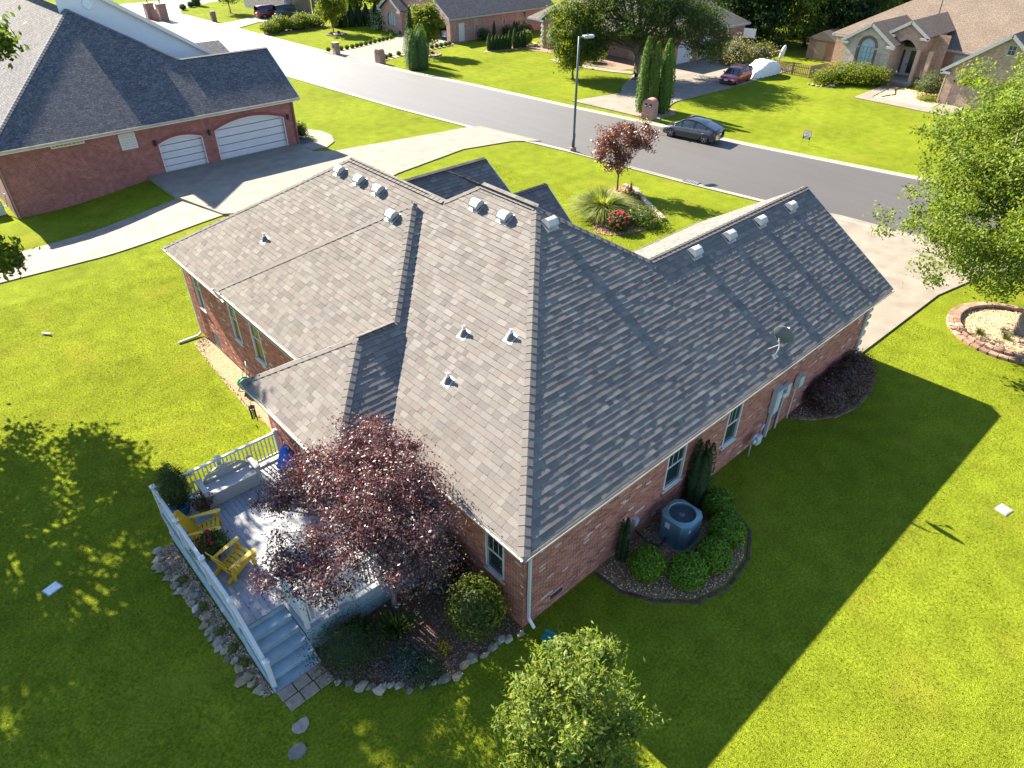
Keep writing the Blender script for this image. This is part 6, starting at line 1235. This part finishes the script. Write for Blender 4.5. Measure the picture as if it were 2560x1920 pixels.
# ------------------------------------------------------------ mailboxes, signs, fences, yard things
mbm = mat_brickwall('mailbox_brick', (.34, .17, .13), (.26, .12, .09), (.38, .3, .26)); cb_ = mat('mailbox_brick_plain', (.32, .17, .13), .9, ns=14, na=.6, bmp=.4)
def arch_mailbox(label, x, y, w, d, h, rz, boxes, pm=cb_):
    t = thing('brick_mailbox', label, 'mailbox', (x, y, 0), rz); A = Matrix.Translation((x, y, 0)) @ Matrix.Rotation(rz, 4, 'Z'); k = 12
    P = [(-w/2, 0), (w/2, 0), (w/2, h-w*.42)]+[(w/2*cos(pi*i/k), h-w*.42+w*.42*sin(pi*i/k)) for i in range(1, k)]+[(-w/2, h-w*.42)]; n = len(P)
    def put(mb, nm, m, bev=0): mb.v = [tuple(A @ Vector(p)) for p in mb.v]; return mb.build(nm, m, t, bevel=bev)
    put(MB().add([(0+s*d/2, a, b) for s in (-1, 1) for a, b in P], [tuple(range(n)), tuple(range(2*n-1, n-1, -1))]+[(i, (i+1) % n, n+(i+1) % n, n+i) for i in range(n)]), 'pillar', pm, .01)
    for r in np.arange(.12, h-w*.45, .145): put(MB().b2((-d/2-.006, -w/2-.006, r), (d/2+.006, w/2+.006, r+.012)), 'mortar_course', mortar)
    for i in range(boxes):
        yy = (i-(boxes-1)/2)*.42; o = put(MB().b2((-d/2-.05, yy-.11, h*.62), (-d/2+.02, yy+.11, h*.80)), 'letter_box', black, .02); put(MB().b2((-d/2-.06, yy-.08, h*.645), (-d/2-.05, yy+.08, h*.70)), 'flap', whitep)
    return t
arch_mailbox('arched double brick mailbox pillar in front of the columnar evergreens', 40.95, 28.5, 1.05, .75, 1.62, radians(8), 2); arch_mailbox('pink arched brick mailbox pillar beside the white boxwood lined driveway', 36.3, 61.2, .85, .7, 1.45, radians(6), 2)
t = thing('stone_mailbox', 'square stone mailbox pillar at the end of the boxwood row', 'mailbox', (35.3, 68.6, 0)); MB().prism([(35.0, 68.2), (35.6, 68.2), (35.6, 68.9), (35.0, 68.9)], 0, 1.15).build('pillar', mat('mailbox_stone', (.26, .2, .13), .9, ns=3, na=.9, bmp=.7, bd=.04), t, bevel=.03); MB().b2((34.92, 68.1, 1.15), (35.68, 69.0, 1.25)).build('cap', conc, t); MB().b2((34.94, 68.4, .7), (35.02, 68.7, .95)).build('letter_box', black, t)
t = thing('stone_mailbox', 'slim brown brick mailbox pillar on the far sunny lawn corner', 'mailbox', (34.1, 99, 0)); MB().b2((33.8, 98.7, 0), (34.4, 99.3, 1.35)).build('pillar', mat('mailbox_brown', (.17, .11, .085), .9, ns=8, na=.5), t, bevel=.02); MB().b2((33.74, 98.9, .9), (33.8, 99.1, 1.15)).build('letter_box', black, t)
t = thing('subdivision_sign', 'low brick entrance wall with two capped pillars by the cross street', 'sign', (29.0, 105.6, 0)); bb = mat('entrance_brick', (.25, .14, .11), .9, ns=8, na=.5)
for (x, y, h) in ((29.3, 104.6, 2.0), (28.5, 107.2, 1.9)):
    o = MB().b2((x-.55, y-.55, 0), (x+.55, y+.55, h)).build('pillar', bb, t); MB().b2((x-.62, y-.62, h), (x+.62, y+.62, h+.12)).build('cap', conc2, o); MB().lathe([(.06, 0), (.06, .4), (.12, .5), (0, .6)], (x, y, h+.12), 8).build('finial', black, o)
MB().beam((29.2, 105.1, .65), (28.6, 106.7, .65), .35, 1.3).build('wall', bb, t); MB().beam((29.45, 105.1, .9), (28.85, 106.7, .9), .06, .5).build('plaque', mat('plaque', (.3, .2, .16), .8), t)
MB().b2((27.2, 103.6, 0), (30.6, 108.2, .04)).build('planter_base', mat('entry_soil', (.2, .1, .06), .9), t)
for x, y in ((32.3, 113.0), (32.8, 114.2)):
    pass
t = thing('sign_post', 'thin red banded sign post at the street corner', 'sign', (32.0, 113.2, 0)); MB().tube([(32.0, 113.2, 0), (32.0, 113.2, 2.6)], .05, 8).build('post', grey_metal, t); MB().b2((31.6, 113.17, 2.2), (32.4, 113.23, 2.6)).build('sign_panel', mat('sign_red', (.4, .03, .03), .5), t)
# yard sign with its panel
t = thing('yard_sign', 'small real estate yard sign with blue and white panel in lawn', 'sign', (44.2, 16.35, 0), radians(12)); sx, sy = 44.2, 16.35; bk_ = mat('sign_navy', (.02, .05, .07), .5)
for s in (-.28, .28): MB().tube([(sx-.03*s, sy+s, 0), (sx-.03*s, sy+s, 1.0)], .012, 6).build('stake', black, t)
MB().b2((sx-.012, sy-.29, .42), (sx+.012, sy+.29, 1.02)).build('panel', bk_, t); MB().b2((sx-.016, sy-.26, .62), (sx-.0125, sy+.26, .99)).build('white_field', white, t)
for z, a, b in ((.9, -.2, .2), (.8, -.14, .18), (.70, -.2, .1), (.54, -.2, .2), (.47, -.15, .15)): MB().b2((sx-.018, sy+a, z-.014), (sx-.0165, sy+b, z+.02)).build('text_line', bk_ if z > .6 else white, t)
# wooden picket fence and gate
wd = mat('fence_wood', (.15, .075, .045), .8, ns=6, na=.5, bmp=.3); wd2 = mat('fence_wood_pale', (.34, .24, .15), .8, ns=6, na=.4)
def pickets(label, a, b, h, pitch, m, w=.09):
    t = thing('picket_fence', label, 'fence', (a[0], a[1], 0)); a, b = Vector((*a, 0)), Vector((*b, 0)); d = b-a; n = int(d.length/pitch); rz = atan2(d.y, d.x)
    for z in (h*.25, h*.75): MB().beam(a+Vector((0, 0, z)), b+Vector((0, 0, z)), .04, .09).build('rail', m, t)
    for i in range(n+1): p = a.lerp(b, i/n); MB().box((p.x, p.y, h/2), (w, .025, h*(1 if i % 2 else .98)), rz).build('picket', m, t)
    for i in range(0, int(d.length/2.2)+1): p = a.lerp(b, min(1, i*2.2/d.length)); MB().box((p.x, p.y, h*.53), (.1, .1, h*1.06)).build('post', m, t)
    return t
pickets('brown spaced picket fence behind the silver covered car', (65.0, 31.4), (64.9, 27.3), 1.15, .19, wd); pickets('solid brown board fence section running back from the pickets', (64.9, 27.3), (69.5, 26.6), 1.15, .10, wd2, .095); pickets('dark picket fence beside the garage under flowering bush', (63.2, 37.8), (66.6, 35.2), 1.2, .19, wd)
t = thing('garden_shed', 'small brown plank shed under the dark trees behind the fence', 'shed', (75.2, 31.0, 0)); shm_ = mat('shed_wood', (.20, .12, .08), .85, ns=4, na=.4)
for i in range(16): y = 29.6+.185*i; MB().b2((74.0, y, 0), (74.03, y+.178, 2.05)).build('plank', shm_, t)
MB().prism([(74.03, 29.6), (77, 29.6), (77, 32.55), (74.03, 32.55)], 0, 2.05).build('walls', shm_, t); MB().add([(73.8, 29.4, 2.0), (73.8, 32.8, 2.0), (73.8, 31.1, 2.9), (77.2, 29.4, 2.0), (77.2, 32.8, 2.0), (77.2, 31.1, 2.9)], [(0, 2, 5, 3), (2, 1, 4, 5), (0, 1, 2), (3, 5, 4)]).build('roof', mat('shed_roof', (.09, .075, .06), .9), t); MB().b2((73.97, 30.5, .05), (74.0, 31.7, 1.8)).build('door', mat('shed_door', (.26, .18, .11), .8), t)
t = thing('boat_cover', 'white upturned kayak hull standing beside the fence', 'kayak', (70.2, 33.4, 0)); secs = []
for k in range(13): s = -1+2*k/12; r = .42*sqrt(max(0, 1-s*s))+.01; secs.append([(70.2+r*cos(a)*.9+s*.35, 33.4+r*sin(a)*.5, .9+.72*s+.0*a) for a in np.linspace(0, 2*pi, 13)])
loft(secs, False).build('hull', white, t, smooth=True); MB().tube([(70.0, 33.5, 0), (69.9, 33.5, .6)], .05, 6).build('stand', wd, t); MB().beam((68.0, 34.2, .9), (69.9, 33.6, 1.1), .12, .05).build('beam', wd2, t)
t = thing('basketball_hoop', 'basketball hoop with white backboard above the flowering bush', 'basketball hoop', (66.2, 35.6, 0)); MB().tube([(66.4, 35.8, 0), (66.3, 35.7, 2.7), (66.0, 35.4, 3.0)], .05, 8).build('pole', black, t); wbb = MB().box((65.85, 35.3, 3.0), (.05, 1.25, .85), radians(25)).build('backboard', mat('backboard', (.5, .5, .5), .3), t)
for dz, w in ((.42, .05), (-.42, .05)): MB().box((65.82, 35.29, 3.0+dz), (.05, 1.3, w), radians(25)).build('frame', white, t)
MB().tube([(65.5+.2*cos(a), 35.15+.2*sin(a), 2.72) for a in np.linspace(0, 2*pi, 17)], .015, 5).build('rim', mat('rim_orange', (.4, .08, .01), .5), t)
# --- neighbours' plants ------------------------------------------------------
for i, (x, y, h, lb) in enumerate(((42.1, 30.2, 5.5, 'tallest columnar evergreen by the driveway edge'), (42.4, 29.45, 5.2, 'columnar evergreen directly behind the arched mailbox'), (43.1, 28.9, 5.4, 'columnar evergreen on the parked car side of its group'), (44.0, 29.3, 4.9, 'shortest columnar evergreen at the back of its group'))): column_shrub('arborvitae', lb, x, y, .58, h*1.06, 3600, (.10, .18), [(.06, .125, .014), (.08, .15, .014), (.045, .10, .014), (.12, .17, .016)], 'columnar evergreens by the mailbox', taper=.55, core=(.04, .085, .01))
bed([(41.2, 30.8), (41.4, 28), (43.6, 27.8), (45, 28.8), (44.6, 30.2)], 'evergreen_bed', (.22, .15, .1), .02)
column_shrub('clipped_evergreen', 'wide clipped dark evergreen block standing by the kerb', 37.75, 56.4, 1.35, 4.3, 8500, (.08, .15), [(.04, .09, .014), (.05, .11, .014), (.032, .075, .014), (.09, .14, .016)], tips=4, taper=.4, core=(.03, .065, .012)); column_shrub('slim_evergreen', 'slim pointed evergreen behind the clipped block', 39.6, 60.0, .55, 5.2, 1500, (.12, .2), G_DARK, taper=.7)
def yard_tree(label, x, y, h, r, n, pal, tz, group=None, name='yard_tree'): return tree(name, label, (x, y), (x, y, tz+.6), .09, [(x, y, tz+(h-tz)*.48, r, r, (h-tz)*.52), (x, y+.3, tz+(h-tz)*.75, r*.7, r*.7, (h-tz)*.3)], n*2, 150, .42, (.16, .30), pal, k=16, group=group)
yard_tree('round yellow green street tree in a ring bed by the driveway', 42.9, 61.4, 5.0, 1.75, 5200, G_YEL, 1.5); yard_tree('round yellow green street tree in a ring bed before the fence', 42.0, 80.6, 4.9, 1.9, 4200, G_YEL, 1.4); yard_tree('small round tree on the far lawn near the cross street', 39.2, 105.2, 4.6, 2.0, 2200, G_MID, 1.5)
for x, y, lb in ((42.95, 61.3, 'dark block ring round the street tree by the driveway'), (41.8, 79.6, 'dark block ring round the street tree before the fence')):
    rp = [(x+1.25*cos(a), y+1.1*sin(a)) for a in np.linspace(0, 2*pi, 22)]; bed(rp[:-1], 'ring_bed', (.36, .28, .2), .03, 200, [(.4, .33, .25), (.3, .22, .16)], .07); rocks(lb, rp, .3, [(.12, .09, .075), (.16, .12, .1)], name='block_edging', blocky=True, step=.34, seed=5)
    for dx in (-.6, .5): ball_shrub('boxwood_ball', 'tiny boxwood in the ring bed of a street tree', x+dx, y+.2, .22, .35, 160, (.08, .12), G_BOX, 'tiny ring bed boxwoods')
BU = [(35.39, 70.5), (36.1, 70.25), (36.9, 70.2), (37.7, 70.25), (38.45, 70.3), (39.2, 70.5), (39.9, 70.7), (40.7, 70.95), (41.5, 71.2), (42.3, 71.45), (43.1, 71.7), (43.8, 71.9), (44.5, 72.1), (45.3, 72.4)]; BLw = [(36.9, 62.0), (37.5, 62.45), (38.1, 62.9), (38.9, 63.2), (40.2, 63.4), (41.6, 63.6), (44.6, 64.1), (45.4, 64.15), (46.15, 64.2), (46.85, 64.25), (47.6, 64.35), (48.2, 64.4)]; BX = [(46.2, 73.6), (46.8, 74.4), (47.3, 75.3), (47.6, 76.1), (48.0, 74.2), (48.6, 75.2)]
src = None
for grp, pts, lb in (('boxwood balls along the far side of the white driveway', BU, 'small boxwood ball in the row ending at the stone mailbox'), ('boxwood balls along the near side of the white driveway', BLw, 'small boxwood ball in the row starting at the pink mailbox'), ('boxwood balls by the house entry', BX, 'small boxwood ball in the curved entry bed of rose brick house')):
    for x, y in pts:
        if src is None: src = ball_shrub('boxwood_ball', lb, x, y, .25, .46, 420, (.07, .11), G_BOX, grp); sxy = (x, y); continue
        c = copy_tree(src); c.location = (x, y, 0); c['label'] = lb; c['group'] = grp
bed([(34.9, 70.9), (34.9, 70.1), (37.6, 69.85), (41.5, 70.75), (45.6, 72.0), (45.4, 72.9), (41, 71.7), (37.5, 70.7)], 'boxwood_strip', (.3, .22, .16), .02); bed([(36.4, 61.5), (37.5, 61.9), (39, 62.9), (41.8, 63.2), (48.6, 64.0), (48.6, 64.75), (41.5, 64.0), (38.8, 63.6), (37.1, 62.8)], 'boxwood_strip', (.3, .22, .16), .02)
# hedge row shrubs by the far driveway
for x, y, r, h, lb in ((35.9, 85.6, 1.1, 1.35, 'bright rounded hedge shrub closest to the street in its row'), (37.6, 86.2, 1.15, 1.75, 'tall bright hedge shrub second in the row by the street'), (39.5, 86.0, 1.2, 1.4, 'bright hedge shrub in the middle of the row'), (40.7, 86.4, 1.2, 1.75, 'tall bright hedge shrub beside the round street tree'), (42.6, 86.6, 1.4, 1.4, 'bright hedge shrub at the house end of the row')): ball_shrub('hedge_shrub', lb, x, y, r, h, 1100, (.16, .3), G_YEL, 'hedge shrubs by the far driveway', jit=.14, core=(.05, .075, .01), m=leafm)
bed([(34.6, 86.2), (34.7, 84.4), (38, 84.6), (44, 85), (44.5, 88), (38, 88)], 'hedge_bed', (.22, .14, .09), .02)
# fence, arborvitae and tall trees between the two far houses
t = thing('plank_fence', 'tall weathered plank fence behind dark arborvitae and tall trees', 'fence', (48, 83.5, 0)); fw_ = mat('fence_grey_wood', (.26, .21, .17), .85, ns=3, na=.4)
for i in range(34): a = Vector((44.2, 84.6, 0)).lerp(Vector((53.5, 82.2, 0)), i/33); MB().box((a.x, a.y, .95), (.27, .03, 1.9), atan2(-2.4, 9.3)).build('plank', fw_, t)
for i, (x, y) in enumerate(((44.5, 83.9), (45.4, 83.7), (46.5, 83.4), (47.5, 83.1), (48.5, 82.8), (49.8, 82.5))): column_shrub('arborvitae', 'dark conical arborvitae growing against the weathered plank fence', x, y, .5, 2.7, 700, (.15, .25), G_DARK, 'arborvitae along the plank fence', taper=.8)
for i, (x, y, h, lb) in enumerate(((46.2, 86.4, 9, 'tall yellow green tree behind the plank fence, street end'), (49.4, 87.0, 10, 'tall yellow green tree behind the middle of the plank fence'), (52.8, 86.2, 9, 'tall yellow green tree behind the plank fence, house end'))): tree('tall_tree', lb, (x, y), (x, y, 5), .16, [(x, y, 4.2, 1.9, 1.6, 3.2), (x, y, 7.5, 1.5, 1.4, 2.6)], 9000, 170, .55, (.22, .4), G_YEL if i != 1 else G_MAPLE, k=14, group='tall trees behind the plank fence')
ball_shrub('flowering_bush', 'white flowering bush at the rose brick house front', 48.6, 79.0, 1.6, 2.0, 1500, (.14, .26), [(.06, .09, .02), (.09, .12, .03), (.45, .45, .38), (.05, .08, .02)], jit=.25, m=leafm, core=(.03, .05, .015)); column_shrub('spruce', 'small dark pointed evergreen at the rose brick house window', 50.2, 78.2, .7, 2.6, 700, (.12, .22), G_DARK)
# arborvitae hedge in front of the rose brick house side
HP_ = [(49.7, 58.9, 1.7), (50.2, 58.8, 1.5), (50.6, 58.65, 1.65), (51.0, 58.5, 1.6), (51.4, 58.4, 1.5), (51.8, 58.3, 1.55), (52.25, 58.15, 1.95), (52.9, 58.0, 2.2), (53.4, 58.0, 1.6), (53.9, 57.9, 1.75), (54.3, 57.8, 2.0)]; a0 = None
for x, y, h in HP_:
    if a0 is None: a0 = column_shrub('arborvitae', 'small pointed arborvitae in the lawn row facing the white side door house', x, y, .32, 1.7, 800, (.08, .15), [(.04, .08, .01), (.055, .10, .01), (.03, .06, .01)], 'arborvitae row on the lawn', taper=.8); continue
    c = copy_tree(a0); c.location = (x, y, 0); c.scale = (1, 1, h/1.7)
bed([(48.6, 58.6), (50, 57.9), (54, 56.9), (55, 57.6), (54.6, 58.6), (50, 59.6)], 'lawn_row_bed', (.22, .15, .1), .02)
ball_shrub('dome_shrub', 'smooth green dome shrub in a raised round stone bed', 55.4, 58.6, .75, 1.6, 1300, (.08, .14), G_BOX, core=(.03, .06, .008)); rocks('raised round stone bed under the green dome shrub', [(55.4+1.2*cos(a), 58.6+1.1*sin(a)) for a in np.linspace(0, 2*pi, 20)], .4, [(.4, .31, .22), (.34, .26, .18)], name='block_edging', blocky=True, step=.4, seed=3)
for x, y, r, h, pal, lb in ((53.6, 64.3, .8, 1.3, G_DARK, 'dark round shrub against the rose brick wall by downspout'), (57.4, 64.2, .7, 1.2, G_DARK, 'dark round shrub under the small rose brick wall window'), (60.4, 64.0, .8, 1.1, G_DARK, 'dark round shrub below the paired rose brick windows'), (56.2, 55.6, .75, 1.1, G_MID, 'green shrub in the bungalow front bed'), (55.4, 53.6, .95, 1.4, G_BARB, 'dark purple shrub in the bungalow front bed'), (54.8, 51.8, 1.0, 1.5, G_BARB, 'reddish purple shrub at the end of the bungalow bed'), (53.9, 49.0, 1.1, 1.2, G_MID, 'green shrub between bungalow bed and walk'), (53.9, 46.5, 1.2, 1.4, G_MAPLE, 'yellow green shrub under the big tree')): ball_shrub('foundation_shrub', lb, x, y, r, h, 900, (.10, .18), pal, jit=.2, m=leafm if pal in (G_MID, G_MAPLE) else leafd)
for x, y, h in ((55.3, 64.4, 2.0), (58.7, 64.4, 1.7), (59.2, 64.5, 1.5)): column_shrub('slim_evergreen', 'slim dark evergreen spire against the rose brick wall', x, y, .25, h, 350, (.08, .15), G_DARK, 'evergreen spires on the rose brick wall')
bed([(53.2, 58), (54.2, 53), (53.4, 50), (52.6, 47), (53.2, 42), (57.8, 41), (58, 58)], 'bungalow_bed', (.2, .13, .09), .02)
# tan house plants
for i, (x, y, r, h, lb) in enumerate(((63.6, 25.0, 1.0, 1.2, 'yellow green shrub mound at the fence end of the tan house bed'), (65.2, 24.2, 1.3, 1.7, 'yellow green shrub mound below the arched window, fence side'), (66.0, 22.8, 1.35, 1.75, 'yellow green shrub mound below the arched window'), (67.0, 21.5, 1.1, 1.5, 'yellow green shrub mound beside the entry steps'))): ball_shrub('spirea_shrub', lb, x, y, r, h, 1500, (.13, .24), G_YEL, 'yellow green shrubs of the tan house', jit=.2, core=(.05, .07, .01), m=leafm)
rocks('brown rock pile edging the yellow green shrub bed', [(62.4, 26.0), (62.2, 25.0), (62.6, 24.2), (63.4, 23.6)], .4, [(.3, .2, .15), (.38, .3, .24)], seed=7); ball_shrub('grey_green_shrub', 'grey green shrub at the tan house garage corner', 66.4, 16.2, 1.2, 2.0, 1500, (.12, .2), [(.06, .08, .03), (.08, .10, .04), (.05, .065, .025)], jit=.2, m=leafm, core=(.03, .04, .015))
bed([(62.2, 19.4), (67.6, 19.9), (67.6, 14.6), (62.2, 14.3)], 'gravel_court', (.42, .30, .19), .03, 500, [(.3, .2, .13), (.5, .4, .3)], .06); ball_shrub('grass_mound', 'low bright grassy mound in the gravel court', 64.6, 15.6, .8, .45, 900, (.12, .25), G_YEL, jit=.2, m=leafm, core=(.06, .08, .01), asp=.2)
o = MB().tube([(62.8, 18.9, .08), (64.5, 18.4, .08), (66.3, 19.2, .1), (67.9, 18.9, .15)], .04, 6).build('black_hose', black, smooth=True); tag(o, 'black hose lying across the gravel court', 'hose')
ball_shrub('flowering_bush', 'pale flowering bush in front of the dark picket fence', 64.4, 35.6, 1.5, 2.4, 2200, (.13, .24), [(.08, .10, .03), (.06, .08, .025), (.30, .22, .17), (.10, .12, .04)], jit=.28, m=leafm, core=(.03, .04, .015)); ball_shrub('flowering_bush', 'pale flowering bush between the hoop and covered car', 66.6, 34.0, 1.4, 2.0, 1800, (.13, .24), [(.08, .10, .03), (.06, .08, .025), (.24, .2, .14)], jit=.28, m=leafm, core=(.03, .04, .015))
for x, y, lb in ((35.14, 112.86, 'low dark shrub on far lawn by street corner'), (37.2, 114.95, 'low dark shrub on far lawn before cross street')): ball_shrub('low_shrub', lb, x, y, .5, .8, 300, (.12, .2), G_DARK)
column_shrub('spruce', 'narrow green evergreen on the far lawn before the cross street', 38.5, 116, .8, 2.6, 700, (.15, .25), G_MID)
# --- big trees ---------------------------------------------------------------
tree('weeping_tree', 'big dark green tree with drooping branches over the middle driveway', (51.1, 38.3), (51.3, 38.6, 4.2), .42, [(51.0, 39.5, 6.2, 5.0, 5.0, 3.2), (47.4, 42.6, 4.6, 3.0, 3.0, 2.6), (55.0, 36.5, 5.4, 3.6, 3.4, 2.8), (48.4, 42.5, 3.0, 2.0, 2.0, 1.8), (57.2, 34.6, 3.8, 2.0, 2.0, 2.2), (51, 40, 8.5, 4.4, 4.4, 2.0)], 64000, 700, .72, (.18, .34), [(.045, .075, .018), (.06, .09, .018), (.032, .055, .016), (.05, .07, .022)], k=30, asp=.36)
tree('lime_tree', 'yellow green leafy tree beside the big dark tree', (46.6, 42.6), (46.6, 42.6, 2), .12, [(46.2, 42.9, 4.6, 1.6, 1.8, 2.6), (46.6, 43.0, 2.4, 1.5, 1.6, 1.6)], 13000, 200, .5, (.16, .3), G_YEL, k=12)
WL = [(76.5, 40, 11, G_DARK), (80, 36, 12, G_MAPLE), (84, 33, 12, G_YEL), (79, 43, 13, G_MID), (86, 38.5, 13, G_DARK), (90, 33.5, 12, G_MAPLE), (80.5, 31.8, 10, G_DARK), (94, 39, 13, G_MAPLE), (74.5, 44.5, 11, G_DARK), (88, 45, 14, G_MID), (96, 33, 12, G_YEL), (84, 50, 13, G_DARK), (78, 52, 12, G_MID), (100, 44, 14, G_MAPLE), (72, 60, 11, G_MID), (80, 62, 13, G_DARK), (92, 56, 14, G_MID)]
WLB = ['dark tree just behind the dark picket fence', 'light green tree rising over the white kayak', 'yellow green tree behind the garden shed door side', 'medium green tree standing behind the basketball hoop', 'dark tree in the second row behind the shed', 'light green tree leaning over the tan house hip', 'dark low tree shading the garden shed roof', 'light green tree deep behind the shed trees', 'dark tree beside the bungalow roof corner', 'medium tree deep behind the kayak', 'yellow green tree behind the tan house roof edge', 'dark tree far behind the bungalow garage', 'medium tree behind the bungalow roof', 'light green tall tree at the back of the woods', 'medium tree behind the bungalow chimney side', 'dark tree farthest behind the bungalow', 'medium tree at the back of the dark woods']
for i, (x, y, h, pal) in enumerate(WL): tree('woodland_tree', 'tall woodland: '+WLB[i], (x, y), (x, y, h*.5), .22, [(x, y, h*.55, 3.0, 3.0, h*.36), (x-.8, y-.6, h*.3, 2.7, 2.7, h*.26), (x+.4, y+.3, h*.8, 2.0, 2.0, h*.22)], 9000, 190, .8, (.28, .5), pal, k=14, group='woodland trees behind the shed')
# ------------------------------------------------------------ short grass blades on the near lawn
def in_poly(X, Y, poly):
    r = np.zeros(len(X), bool); n = len(poly)
    for i in range(n):
        (x1, y1), (x2, y2) = poly[i], poly[(i+1) % n]
        c = ((y1 > Y) != (y2 > Y)) & (X < (x2-x1)*(Y-y1)/((y2-y1) or 1e-9)+x1); r ^= c
    return r
KEEP_OUT = [[(.3, .3), (18.6, .3), (18.6, 8.4), (13.4, 8.4), (13.4, 21.6), (.3, 21.6), (.3, 10.3), (-1.5, 10.3), (-1.5, 5.5), (.3, 5.5)], [(-5.85, 9.9), (-5.85, 3.05), (-4, 3.05), (-4.1, 2.9), (-3.95, 2.2), (-3.0, 1.15), (-2.2, .72), (-.9, .5), (.4, .3), (.4, 10.0)], [(3.0, .4), (3.1, -.6), (3.6, -1.5), (4.4, -2.25), (5.45, -2.55), (6.8, -2.4), (7.7, -1.85), (8.2, -.9), (8.25, .4)], [(13.5, .4), (14, -.4), (14.9, -.95), (16, -1.15), (17.2, -1.05), (18.4, -.7), (18.7, .4)],
    [(.4, 21.1), (-.4, 21), (-.65, 19), (-.85, 15), (-.75, 12.5), (-1.05, 10.2), (.4, 10.2)], [(-5.3, 3.1), (-4.0, 3.1), (-3.95, 2.3), (-5.3, 2.3)], [(18.1, .4), (27.2, .25), (31.5, -.55), (34.3, -2.7), (34, 9), (18.1, 8.7)], [(-16, 35.3), (5.2, 36.9), (5.2, 41.6), (-2.6, 41.6), (-2.6, 60), (18, 60), (18.9, 41), (17.3, 38.0), (29, 36), (29.4, 31), (24.3, 32.2), (17.8, 31.1), (11.3, 28.5), (6.2, 32.1), (-16, 33.3)], ring]
def grass(n, x0, x1, y0, y1, h, w, name):
    rg = np.random.default_rng(int(n+x0*7)); X = rg.uniform(x0, x1, n); Y = rg.uniform(y0, y1, n)
    # nothing beyond the near kerb, and only where the lawn can be seen
    ok = X < 29.5-.11*(Y-18)
    for p in KEEP_OUT: ok &= ~in_poly(X, Y, p)
    X, Y = X[ok], Y[ok]; n = len(X); tx = np.clip((Y-1)/18, 0, 1); ty = np.clip((8-X)/9, 0, 1); Z = -.72*(tx*tx*(3-2*tx))*(ty*ty*(3-2*ty))
    a = rg.uniform(0, 2*np.pi, n); L = h*rg.uniform(.5, 1.3, n); lean = rg.normal(size=(n, 2))*.5; W_ = w*rg.uniform(.6, 1.4, n)/2
    V = np.zeros((n, 3, 3), np.float32); V[:, 0] = np.stack([X-W_*np.cos(a), Y-W_*np.sin(a), Z-.004], 1); V[:, 1] = np.stack([X+W_*np.cos(a), Y+W_*np.sin(a), Z-.004], 1); V[:, 2] = np.stack([X+lean[:, 0]*L, Y+lean[:, 1]*L, Z+L], 1)
    me = bpy.data.meshes.new(name); me.vertices.add(3*n); me.vertices.foreach_set('co', V.ravel()); me.loops.add(3*n); me.loops.foreach_set('vertex_index', np.arange(3*n, dtype=np.int32)); me.polygons.add(n)
    me.polygons.foreach_set('loop_start', np.arange(0, 3*n, 3, dtype=np.int32)); me.polygons.foreach_set('loop_total', np.full(n, 3, np.int32)); me.update(calc_edges=True)
    pal = np.array([(.134, .160, .010), (.112, .150, .009), (.154, .168, .012), (.094, .135, .009), (.18, .17, .022)]); pat = 1+.14*np.sin(X*.9+1.3*np.sin(Y*.35))*np.sin(Y*.7+X*.21)+.07*np.sin(X*2.3-Y*1.7+2*np.sin(X*.6))+.10*np.sign(np.sin(Y*2.9+.25*np.sin(X*.4))); c = pal[rg.integers(0, len(pal), n)]*rg.uniform(.75, 1.25, (n, 1))*pat[:, None]; c[:, 0] *= 1+.10*np.sin(X*.5+Y*.43)*np.sin(Y*.31-X*.2); dry = np.clip(np.sin(X*.8+2*np.sin(Y*.5))*np.sin(Y*1.1+np.sin(X*1.3)*1.5)*1.6-.75, 0, .6)[:, None]*rg.random((n, 1)); c = c*(1-dry)+np.array((.21, .18, .05))*dry; arr = np.ones((n, 3, 4), np.float32); arr[:, :, :3] = c[:, None, :]
    me.color_attributes.new('Col', 'FLOAT_COLOR', 'CORNER').data.foreach_set('color', arr.ravel())
    o = link(name, me, mat_leaf('grass_blade', .42, .9, .04, (1.3, 1.3, .6)), kind='stuff'); return tag(o, 'short mown lawn grass around the brick house', 'grass')
o = grass(400000, -13, 24, -9.5, 30, .034, .024, 'grass')
